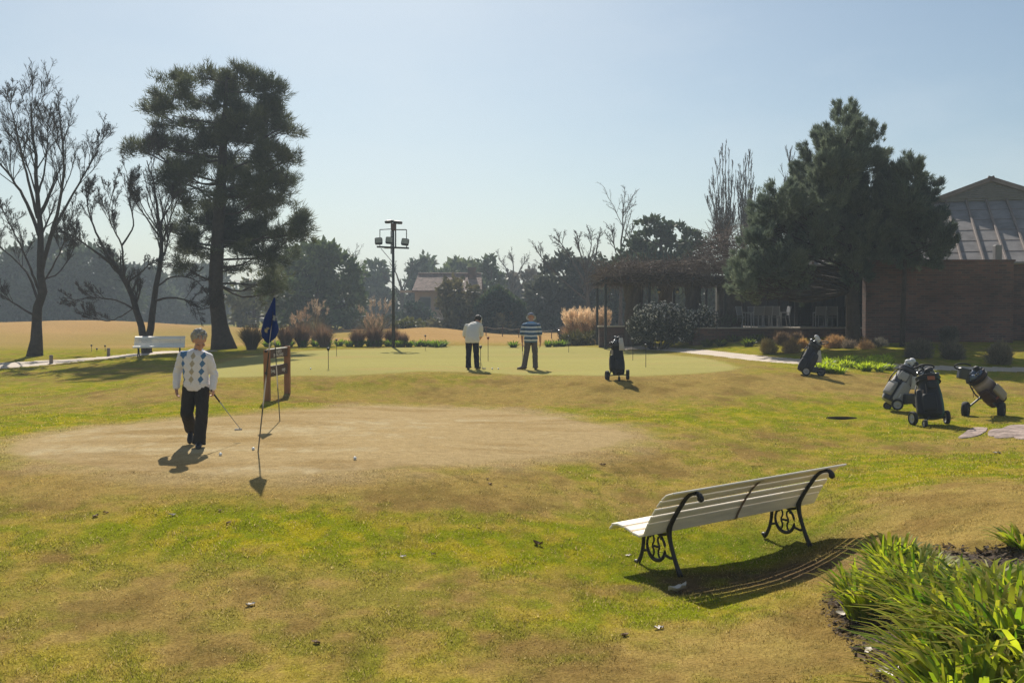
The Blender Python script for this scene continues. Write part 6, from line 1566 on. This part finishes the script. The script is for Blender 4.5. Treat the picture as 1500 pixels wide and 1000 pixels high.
def bag_set(name_lab, bag_lab, club_lab, px, py, base, top, r, bagcol, wheels, struts, handle, pockets, clubs, Y=None, extra=None, roll=0.0, towel=None, stands=(), panels=()):
    o = spot(px, py); Y = o[1]
    L = lambda q: P(q[0], q[1], Y + (q[2] if len(q) > 2 else 0)) - o
    tr = thing('golf_trolley', name_lab, 'golf trolley', tuple(o), group='golf trolleys parked on the lawn')
    for (wx, wy, wd, rr, ww, ax, rim) in wheels: wheel('wheel', L((wx, wy, wd)), rr, ww, ax, tr, rim)
    mb = MB()
    for s in struts: tube(mb, smooth_path([L(q) for q in s[1:]], 8), s[0], 8)
    mb.build('frame', M_FRAME, tr, True)
    if handle:
        mb = MB(); tube(mb, smooth_path([L(q) for q in handle], 18), .016, 8); mb.build('handle', M_GRIP, tr, True)
    for (c, sz, R_) in stands: mb = MB(); box(mb, L(c), sz, R_, .02); mb.build('battery_box', M_FRAME, tr)
    b, t = L(base), L(top); ax = nrm(t - b); H = np.linalg.norm(t - b); cam_d = nrm(np.array([o[0], o[1], 0])); u = nrm(np.cross(ax, cam_d)); v = np.cross(u, ax)   # v points towards camera-ish
    if v[1] > 0: v = -v
    bag = thing('golf_bag', bag_lab, 'golf bag', tuple(o), group='golf bags on trolleys')
    mb = MB(); rings = []; cols = []; k = 28
    for tt, s in ((0, .72), (.015, .86), (.05, .92), (.12, .97), (.3, 1.0), (.55, .93), (.75, .86), (.86, .84), (.88, .93), (.97, .97), (1.0, .95), (1.0, .78), (.93, .70)):
        c = b + ax * H * tt; R0 = ering(c, u * r * s, v * r * s * .92, k, 2.5); 
        w_ = vnoise(np.arange(k) * .9, np.full(k, tt * 7), 0, 3)[:, None]; R0 = R0 + (R0 - c) * (w_ - .5) * .12; rings.append(R0)
        ang = np.arange(k) / k; cols.append(bagcol(ang, np.full(k, tt)))
    loft(mb, rings, True, np.vstack(cols)); mb.build('body', M_BAG, bag, True)
    mb = MB(); a = np.linspace(0, 2 * PI, 29)
    for tt in (.88, .985): tubes(mb, (b + ax * H * tt + np.cos(a)[:, None] * u * r * .97 + np.sin(a)[:, None] * v * r * .9)[None], np.full((1, 29), .014), 6)
    mb.build('collar', M_GRIP, bag, True)
    for (tt0, tt1, ang, wd, dp, col) in pockets:
        mb = MB(); rr = []; d = math.cos(ang) * u + math.sin(ang) * v; s = -math.sin(ang) * u + math.cos(ang) * v
        for q, sc in ((0, .5), (.06, .86), (.2, 1), (.5, 1.04), (.8, .95), (.94, .8), (1, .45)):
            rr.append(ering(b + ax * H * (tt0 + (tt1 - tt0) * q) + d * r * .90, s * wd * (.75 + .25 * sc), d * dp * .85 * sc, 24, 4.5))
        loft(mb, rr, True, np.asarray(col)); mb.build('pocket', M_BAG, bag, True)
    for (tt0, tt1, a0, a1, col) in panels:
        mb = MB(); n1, n2 = 10, 8; V = []
        for tt in np.linspace(tt0, tt1, n1):
            for an in np.linspace(a0, a1, n2): V.append(b + ax * H * tt + (math.cos(an) * u + math.sin(an) * v * .95) * r * 1.045)
        f = [(i * n2 + j, i * n2 + j + 1, (i + 1) * n2 + j + 1, (i + 1) * n2 + j) for i in range(n1 - 1) for j in range(n2 - 1)]
        V = np.array(V); cen = V.mean(0); Vi = V - (np.cos(0)) * 0; inn = b + (V - b) * 1.0
        axp = (V - b) @ ax; inn = b + np.outer(axp, ax) + (V - b - np.outer(axp, ax)) * .93
        m = len(V); edge = [(i * n2, (i + 1) * n2) for i in range(n1 - 1)]
        mb.add(np.vstack([V, inn]), f + [tuple(q + m for q in reversed(p_)) for p_ in f], np.asarray(col)); mb.build('panel', M_BAG, bag, True)
    mb = MB(); tube(mb, smooth_path([b + ax * H * .82 + u * r * 1.0, b + ax * H * .6 + u * r * 1.15 + v * r * .5, b + ax * H * .35 + u * r * 1.05], 10), .014, 6); mb.build('strap', M_GRIP, bag, True)
    rg = np.random.default_rng(int(px))
    for i, (cu, cv, ext, kind) in enumerate(clubs):
        p0 = b + ax * H * .80 + (u * cu + v * cv) * r * .55; p1 = b + ax * (H + ext) + (u * cu + v * cv) * r * .8
        g = thing('golf_club', club_lab, 'golf club', tuple(o), group=club_lab[:60])
        mb = MB(); tube(mb, [p0, p1], .0065, 6); mb.build('shaft', M_SHAFT, g, True); mb = MB()
        d = nrm(u * rg.choice([-1, 1]) * .9 + v * rg.normal(0, .5) + ax * .2)
        if kind == 'iron': box(mb, p1 + d * .03 + ax * .015, (.085, .022, .055), np.stack([d, nrm(np.cross(ax, d)), nrm(np.cross(d, np.cross(ax, d)))], 1), .008); m = M_IRONH
        else:
            R = np.stack([d, nrm(np.cross(ax, d)), nrm(np.cross(d, np.cross(ax, d)))], 1); ellipsoid(mb, p1 + d * .025, (.075, .055, .055), R, 14, 9); ellipsoid(mb, p1 - ax * .06, (.035, .035, .075), np.stack([u, v, ax], 1), 10, 8); m = {'wood': M_HC, 'blue': M_HCB, 'white': M_HCW}[kind]
        mb.build('head' if kind == 'iron' else 'headcover', m, g, True)
    if towel:
        mb = MB(); n = 8; pts = [L(q) for q in towel]
        rings = [ering(p + [0, -.03, 0], [w_, 0, 0], [0, .018, 0], 14, 3) + np.stack([0 * np.arange(14), .012 * np.sin(np.arange(14) * 1.8 + i), 0 * np.arange(14)], 1) for i, (p, w_) in enumerate(zip(smooth_path(pts, n), np.linspace(.045, .075, n)))]
        loft(mb, rings); t_ = mb.build('towel', M_TOWEL, None, True, tuple(o)); tag(t_, 'pale towel hanging from the ' + bag_lab.split(' on ')[0], 'towel', 'towels on the golf bags')
    if extra: extra(bag, L, b, ax, u, v, r, H, o)
    return tr, bag

def plain(c, c2=None, cut=.3):
    c = np.asarray(c, float); c2 = c if c2 is None else np.asarray(c2, float)
    return lambda a, t: np.where((t > .86)[:, None], c2[None], c[None]) * np.ones((len(a), 1))
IR = lambda n, e0, e1, seed: [(math.cos(i * 2.4 + seed) * .8, math.sin(i * 2.4 + seed) * .8, e0 + (e1 - e0) * ((i * .618) % 1), 'iron') for i in range(n)]
# A: tall black bag at the green's edge
bag_set('two wheeled trolley under the tall black bag at the edge of the putting green', 'tall black upright golf bag on the lip of the putting green', 'club in the tall black bag at the edge of the putting green', 904.5, 556,
    (906, 548.5, .0), (904, 504, .22), .165, plain(BK, (.05, .05, .05)), [(889.5, 550, -.05, .128, .085, (1, .1, 0), M_RIMD), (919.5, 548.5, -.05, .128, .085, (1, -.1, 0), M_RIMD), (907, 555, -.25, .06, .05, (1, 0, 0), M_RIMD)],
    [(.014, (890, 550, -.05), (905, 549, -.05), (919.5, 548.5, -.05)), (.014, (893, 549, -.05), (896, 540, 0), (900, 535, .1)), (.016, (906, 549, .05), (905, 520, .2), (904, 505, .3)), (.014, (907, 553, -.25), (906, 545, 0), (905, 540, .1))],
    [(901, 503, .3), (896, 501, .22), (893.5, 502, .1), (893.5, 503.5, .05), (897, 504, .1)], [(.10, .62, .25, .10, .08, (.02, .02, .022)), (.1, .45, 1.9, .12, .05, (.022, .022, .024))],
    [(-.5, .1, .10, 'wood'), (-.2, .5, .13, 'wood'), (.45, 0, .17, 'iron'), (-.75, .4, -.02, 'iron')] + IR(9, .0, .05, 1), towel=[(909.5, 495, .1), (910, 503, .02), (911, 513, 0)],
    panels=[(.25, .78, .35, .85, (.36, .30, .24))])
# B: navy bag leaning right
bag_set('small wheeled electric trolley under the navy bag beside the bright plant bed', 'dark navy golf bag leaning right beside the bright plant bed', 'club in the navy bag beside the bright plant bed', 1185, 549,
    (1175, 544, .0), (1195, 504, .05), .17, plain((.014, .016, .026), (.03, .03, .035)), [(1181, 543.5, -.2, .115, .07, (.35, 1, 0), M_RIM), (1203, 544.5, -.12, .115, .08, (.5, 1, 0), M_RIMD), (1181, 541, .3, .115, .07, (.35, 1, 0), M_RIMD)],
    [(.014, (1181, 543, -.2), (1192, 543, -.1), (1203, 544.5, -.12)), (.014, (1199, 541, -.05), (1194, 532, .05), (1189, 525, .1)), (.015, (1190, 542, 0), (1197, 520, .2), (1201, 503, .25))],
    [(1200, 503, .2), (1205, 500.5, .1), (1212, 500.5, 0), (1213, 502.5, -.05), (1207, 503.5, 0), (1202, 504.5, .1)], [(.10, .70, 2.4, .12, .07, (.016, .018, .03)), (.05, .4, 1.2, .1, .05, (.018, .018, .022))],
    [(-.2, .3, .12, 'white'), (-.5, -.2, .09, 'wood'), (.2, .4, .16, 'white'), (.6, .2, .02, 'wood')] + IR(9, .0, .07, 3), stands=[((1191, 541, .05), (.22, .25, .13), None)], towel=[(1199, 512, .0), (1199.5, 522, -.05), (1199, 531, -.05)])
# C: grey and white bag
GW = np.array((.30, .29, .29))
def colC(a, t): 
    c = np.tile(GW, (len(a), 1)); c[(a > .08) & (a < .30)] = (.05, .052, .07); c[t > .86] = (.06, .06, .075); return c
def extraC(bag, L, b, ax, u, v, r, H, o):
    R = np.stack([u, ax, v], 1); c = b + ax * H * .20 + v * r * 1.0 + u * r * -.42
    M = Matrix.Translation(Vector(c + v * .02)) @ Matrix(R.tolist()).to_4x4()
    text_mesh('lettering', 'B', .12, M_HCW, bag, M, ext=.004)
bag_set('electric trolley with a boxy motor under the grey and white golf bag', 'grey and white golf bag with black piping leaning right', 'club in the grey and white golf bag', 1318, 601,
    (1303, 589, .0), (1332, 541, .1), .205, colC, [(1300, 594, .25, .085, .06, (.4, 1, 0), M_RIMD), (1314.5, 592.5, -.28, .115, .07, (.3, 1, 0), M_RIM), (1345, 590, .05, .115, .07, (.5, 1, 0), M_RIM)],
    [(.013, (1338, 563, .1), (1342, 576, .05), (1345, 590, .05)), (.013, (1333, 560, .1), (1325, 575, -.05), (1322, 588, -.1)), (.016, (1320, 588, .1), (1336, 560, .3), (1343, 536, .35)), (.013, (1314.5, 592.5, -.28), (1330, 591, -.1), (1345, 590, .05))],
    [(1340, 541, .3), (1344, 536.5, .2), (1350, 534, .1), (1354, 535, .05), (1351, 538, .08)], [(.05, .58, 2.2, .12, .06, (.30, .285, .27)), (.12, .5, .75, .11, .05, (.26, .24, .22)), (.6, .82, 1.4, .09, .03, (.33, .31, .29))],
    [(-.2, .2, .14, 'wood'), (.1, .5, .17, 'white'), (.5, .2, .13, 'wood'), (-.6, .3, .05, 'iron'), (.7, .5, .10, 'white')] + IR(9, .0, .10, 2), stands=[((1329, 583.5, -.1), (.30, .3, .20), rotz(.4))],
    towel=[(1338, 551, -.1), (1339, 560, -.14), (1338, 570, -.14)], extra=extraC, panels=[(.05, .85, 2.65, 2.8, BK), (.48, .53, .6, 2.6, BK), (.02, .88, 1.35, 1.48, BK)])
# D: black and green bag seen from the front
bag_set('three wheeled trolley with a curved handle under the black and green bag', 'black golf bag with a dark green stripe nearest the camera', 'club in the black and green golf bag', 1363, 622,
    (1367, 611, .0), (1359, 553, .35), .215, lambda a, t: np.where(((a > .42) & (a < .60))[:, None], np.array((.012, .075, .060))[None], BK[None]) * np.ones((len(a), 1)), [(1337.5, 612.5, .0, .128, .075, (1, .15, 0), M_RIM), (1387, 611, .0, .128, .075, (1, -.15, 0), M_RIM), (1355, 620, -.35, .07, .06, (1, 0, 0), M_RIM)],
    [(.016, (1337.5, 612.5, 0), (1362, 612, 0), (1387, 611, 0)), (.016, (1355, 619, -.35), (1360, 612, -.1), (1364, 606, .1)), (.018, (1366, 608, .3), (1360, 570, .5), (1356, 538, .55))],
    [(1356, 546, .5), (1350, 538, .45), (1341, 537.5, .3), (1340, 539.5, .2), (1348, 535.5, .2), (1357, 534, .2), (1366, 535.5, .2), (1368, 538, .25), (1360, 538, .45)], [(.05, .66, .15, .12, .085, (.014, .014, .016)), (.08, .5, 1.5, .12, .045, (.018, .018, .020)), (.62, .80, 1.9, .08, .03, (.02, .02, .02))],
    [(-.5, .3, .06, 'wood'), (.0, .6, .09, 'wood'), (.45, .1, .10, 'wood'), (-.1, -.1, .14, 'wood'), (.75, .3, .05, 'iron'), (.65, .0, .1, 'iron')] + IR(8, .0, .06, 5),
    panels=[(.84, .93, 1.55, 2.15, (.30, .10, .045)), (.10, .75, 1.3, 1.36, (.09, .07, .06)), (.42, .62, .95, 1.1, (.16, .12, .10))])
# E: leaning left
bag_set('two big wheeled trolley under the striped bag leaning left', 'dark maroon striped golf bag leaning left with a beige side pocket', 'club in the maroon striped golf bag', 1440, 608,
    (1463, 588, .1), (1428, 549, .0), .205, lambda a, t: np.where(((np.abs(t - .62) < .03) | (np.abs(t - .74) < .02))[:, None], np.array((.34, .28, .27))[None], np.array((.040, .018, .020))[None]) * np.ones((len(a), 1)), [(1414.5, 599, -.1, .15, .12, (1, -.7, 0), M_RIMD), (1467, 600, -.15, .155, .12, (1, -.7, 0), M_RIMD)],
    [(.020, (1442, 577, 0), (1429, 588, -.05), (1415, 599, -.1)), (.024, (1448, 580, 0), (1456, 591, -.05), (1466, 600, -.15)), (.018, (1460, 590, .25), (1440, 562, .25), (1420, 541, .2)), (.006, (1424, 552, -.05), (1425, 565, -.05), (1426, 582, -.05))],
    [(1422, 542, .15), (1414, 540.5, .1), (1402, 540, .0), (1398, 536, -.1), (1404, 533, -.1), (1414, 532.5, 0), (1422, 535, .1)], [(.08, .50, 2.45, .10, .05, (.30, .25, .18)), (.2, .62, 1.1, .10, .05, (.045, .020, .022))],
    [(-.4, .4, -.02, 'blue'), (.2, .6, .02, 'blue'), (.0, -.1, .03, 'blue'), (.6, .2, .0, 'blue'), (-.5, -.2, .08, 'wood')] + IR(8, -.02, .03, 7), stands=[((1411, 547, 0), (.20, .14, .22), rot_axis((0, 1, 0), .2)), ((1418, 556, -.02), (.08, .05, .16), None)],
    panels=[(.22, .27, 1.6, 2.7, (.20, .05, .03))])
# far bag behind the striped shirt golfer
bag_set('trolley under the distant black and white bag behind the striped shirt golfer', 'distant black and white golf bag beyond the green, right of the striped shirt golfer', 'club in the distant black and white bag', 824, 500,
    (826, 497, .0), (820, 484, .1), .21, lambda a, t: np.where(((a > .60) & (a < .70))[:, None], np.array((.6, .6, .6))[None], BK[None]) * np.ones((len(a), 1)), [(818, 499, 0, .13, .06, (1, 0, 0), M_RIMD), (832, 499, 0, .13, .06, (1, 0, 0), M_RIMD)],
    [(.016, (818, 499, 0), (832, 499, 0)), (.016, (825, 497, .1), (820, 486, .3))], [(820, 486, .2), (812, 484, .1), (808, 485.5, 0)], [(.1, .5, .8, .12, .06, BK)], [(-.3, .3, .10, 'wood'), (.4, .2, .1, 'wood')] + IR(2, 0, .1, 1))

# ------------------------------------------------------------------ distant golf carts
M_CARTW = mk('cart_white', (.68, .68, .66), .4, .5); M_CARTD = mk('cart_dark', (.04, .045, .05), .4, .5)
def cart(label, px, Y, rz):
    b = spotY(px, Y); r = thing('golf_cart', label, 'golf cart', tuple(b), rz, 'golf carts far beyond the green')
    mb = MB(); box(mb, (0, 0, .48), (1.15, 2.3, .36), bev=.08); box(mb, (0, .95, .75), (1.1, .5, .35), bev=.1); mb.build('body', M_CARTW, r)
    mb = MB(); box(mb, (0, -.25, .78), (1.05, .5, .16), bev=.04); box(mb, (0, -.52, 1.05), (1.05, .12, .45), bev=.04); mb.build('seat', M_CARTD, r)
    mb = MB(); box(mb, (0, 0, 1.86), (1.25, 1.7, .07), bev=.03); mb.build('roof', M_CARTW, r)
    mb = MB()
    for x in (-.54, .54):
        for y0, y1 in ((.8, .7), (-.75, -.7)): tube(mb, [(x, y0, .7), (x, y1, 1.84)], .025, 6)
    mb.build('roof_posts', M_CARTD, r); mb = MB(); box(mb, (0, .78, 1.3), (1.06, .015, .85)); mb.build('windscreen', M_GLASS, r)
    for x in (-.5, .5):
        for y in (-.75, .8): wheel('wheel', np.array([x, y, .22]), .22, .16, (1, 0, 0), r)
cart('distant golf cart with a white roof, seen end on between pine and twin trunks', 281, 176, .12); cart('distant white golf cart seen from the side, left of the pine trunk', 303, 190, 1.5)

# ------------------------------------------------------------------ small things
M_STONE = mk('flagstone', (.30, .235, .205), .95, .05, noise=(4, .6), bump=(9, 1.0, .05))
for k, q in enumerate(FLAG):
    c = q.mean(0); zc = float(gzf(np.array([c[0]]), np.array([c[1]]))[0]); rg = np.random.default_rng(k); qq = densify(q, 40); n = len(qq)
    jit = (fbm(qq[:, 0] * 3, qq[:, 1] * 3, 0, 2, k) - .5)[:, None] * .10; qq = qq + (qq - c) * jit
    zz = gzf(qq[:, 0], qq[:, 1]); V = []
    for s, dz in ((1.0, -.05), (1.0, .004), (.97, .014), (.5, .018)): V.append(np.stack([c[0] + (qq[:, 0] - c[0]) * s, c[1] + (qq[:, 1] - c[1]) * s, (zz - zc) * s + zc + dz], 1))
    mb = MB(); loft(mb, V)
    o = mb.build('stepping_stone', M_STONE, smooth=False); tag(o, ['pale stepping stone at the left end of the stone row', 'small greyish stepping stone right of the black and green bag', 'wide pale stepping stone with a slanted left edge under the striped bag', 'pale stepping stone cut off by the right picture edge'][k], 'stepping stone', 'stepping stones on the right of the lawn')
mb = MB(); lathe(mb, [(.30, -.03), (.30, .012), (.285, .02), (.20, .02), (.19, .015), (.02, .015), (.001, .015)], k=28); 
for i in range(9): box(mb, (0, -.2 + i * .05, .019), (.36, .022, .008))
mb.v = [v * np.array([1, .6, 1]) for v in mb.v]
tag(mb.build('drain_cover', mk('drain_iron', (.022, .020, .018), 1, .0, noise=(12, .4)), loc=tuple(np.array([PLATE[0], PLATE[1], float(gzf(np.array([PLATE[0]]), np.array([PLATE[1]]))[0]) - .006]))), 'dark round drain cover sunk in the lawn left of the grey and white bag', 'drain cover')
M_BOLL = mk('bollard_concrete', (.22, .19, .17), .9, .2, noise=(6, .2))
for px, py, h, lab in ((75, 532.5, 13, 'short grey bollard at the near edge of the left path'), (159, 521.5, 12, 'short dark bollard at the far edge of the left path near the twin trunks')):
    b = spot(px, py); hh = h * b[1] / F; mb = MB(); lathe(mb, [(.075, -.05), (.07, hh * .8), (.078, hh * .83), (.07, hh * .96), (.03, hh)], k=12); tag(mb.build('bollard', M_BOLL, smooth=True, loc=tuple(b)), lab, 'bollard', 'bollards beside the left path')
for px, py, h, lab in ((134, 515, 9, 'thin dark stake left of the dark bollard, with a small tip'), (142, 515, 4, 'very short dark stake between two taller stakes'), (154, 515, 8, 'thin dark stake just left of the dark bollard')):
    b = spot(px, py); hh = h * b[1] / F; mb = MB(); tube(mb, [(0, 0, -.05), (0, 0, hh)], .012, 6); ellipsoid(mb, (0, 0, hh), (.05, .03, .05), nu=8, nv=6); tag(mb.build('stake', M_PIN, loc=tuple(b)), lab, 'stake', 'stakes on the lawn by the left path')
b = spotY(317, 50.5); mb = MB(); box(mb, (0, 0, .12), (.30, .26, .22), rotz(.2), .02); box(mb, (0, 0, .24), (.33, .29, .03), rotz(.2), .008); tag(mb.build('wooden_box', M_WOODD, loc=tuple(b)), 'small dark brown box on the grass left of the big pine trunk', 'box')
# rope fence beyond the green
pf = [(px, 64 + (px - 690) * .03) for px in (690, 712, 736, 760, 785, 808)]
fr = thing('rope_fence', 'low rope fence with short posts on the tan mound behind the putting golfers', 'fence', tuple(spotY(750, 66))); fo = spotY(750, 66)
pts = []
for px, Y in pf:
    q = spotY(px, Y) - fo; mb = MB(); tube(mb, [q - [0, 0, .1], q + [0, 0, .62]], .03, 6); mb.build('post', M_BOARD, fr); pts.append(q)
mb = MB()
for a, c in zip(pts[:-1], pts[1:]):
    for z in (.56,): tube(mb, smooth_path([a + [0, 0, z], (a + c) / 2 + [0, 0, z - .08], c + [0, 0, z]], 7), .014, 5)
mb.build('rope', M_TOWEL, fr)
# stair handrail beside the small blossoming shrub
b = spotY(1033, 43.8); mb = MB()
hr = thing('handrail', 'thin sloping black handrail at the steps beside the terrace wall', 'handrail', tuple(b))
q = lambda px, py: P(px, py, 43.8) - b
tube(mb, [q(1022, 478), q(1024, 468), q(1052, 455)], .022, 6); mb.build('rail', M_DARK, hr)
for px, py in ((1024, 468), (1050, 456)): mb = MB(); tube(mb, [q(px, py), q(px, py + 26)], .018, 6); mb.build('post', M_DARK, hr)
# fallen leaves and litter on the near lawn
M_DLEAF = mk('fallen_leaf_dry', (.20, .13, .07), .8, .2, noise=(20, .3), trans=.2); M_DLEAFP = mk('fallen_leaf_pale', (.55, .50, .44), .8, .2, noise=(20, .2))
LV_ = [(788, 799, .13, 0, 'curled brown leaf standing up on the lawn left of the bench'), (920, 814, .07, 1, 'small pale leaf on the green grass beside the bench foot'), (883, 682, .13, 0, 'brown leaf on the lawn right of the dry green'), (992, 866, .17, 1, 'large pale crumpled leaf in the shadow of the bench'), (915, 932, .10, 0, 'brown leaf on the dry grass left below the bench'), (965, 920, .09, 1, 'pale leaf on the dry grass below the bench'), (252, 756, .08, 1, 'pale scrap on the lawn below the walking golfer'), (367, 887, .09, 1, 'pale scrap on the lower left lawn'), (1460, 664, .14, 1, 'pale leaf on the green grass below the stepping stones'), (1270, 953, .12, 1, 'white scrap in the soil at the left of the flower bed'),
      (1235, 900, .12, 1, 'pale crumpled scrap in the soil at the tip of the flower bed'), (1300, 985, .2, 1, 'pale flat scrap at the bottom of the flower bed'), (1253, 912, .09, 1, 'small pale scrap beside the first strap leaved plant'), (335, 768, .10, 0, 'dark brown leaf on the lawn below the flag shadow'), (140, 757, .12, 0, 'dark brown leaf on the left lawn'), (155, 751, .08, 0, 'small brown leaf just above another on the left lawn'), (322, 748, .08, 0, 'brown leaf on the lawn left below the flag shadow'), (718, 709, .10, 0, 'brown leaf on the dry patch below the dry green'), (714, 702, .07, 0, 'small brown leaf above another below the dry green'), (740, 713, .06, 0, 'tiny brown leaf right of the brown pair below the dry green'), (635, 812, .07, 0, 'brown leaf on the middle of the near lawn'), (1176, 708, .06, 1, 'pale leaf above the far end of the bench'), (590, 816, .06, 1, 'tiny pale scrap in the middle of the near lawn'), (463, 942, .10, 0, 'brown leaf near the bottom picture edge')]
for k, (px, py, s, pale, lab) in enumerate(LV_):
    b = spot(px, py, .012); rg = np.random.default_rng(k + 50); mb = MB(); n1, n2 = 7, 5; V = []
    s *= .8 if not pale else 1
    up_ = 1.0 if k in (0, 3) else .35
    for i, u_ in enumerate(np.linspace(-1, 1, n1)):
        for j, v_ in enumerate(np.linspace(-1, 1, n2)):
            wd = (1 - abs(u_) ** 2.2) * (.8 + .3 * math.sin(u_ * 9 + k)); V.append((u_ * s * .5, v_ * wd * s * .34, s * .22 * up_ * (v_ ** 2 + .5 * (u_ + .3) ** 2) + rg.normal(0, .05) * s))
    f = [(i * n2 + j, i * n2 + j + 1, (i + 1) * n2 + j + 1, (i + 1) * n2 + j) for i in range(n1 - 1) for j in range(n2 - 1)]
    V = np.array(V) @ rotz(rg.uniform(0, 6)).T; mb.add(np.vstack([V, V - [0, 0, .002]]), f + [tuple(q_ + n1 * n2 for q_ in reversed(t)) for t in f])
    tag(mb.build('fallen_leaf' if 'scrap' not in lab else 'bark_scrap', M_DLEAFP if pale else M_DLEAF, smooth=True, loc=tuple(b)), lab, 'leaf' if 'scrap' not in lab else 'scrap', 'fallen leaves and scraps on the lawn')
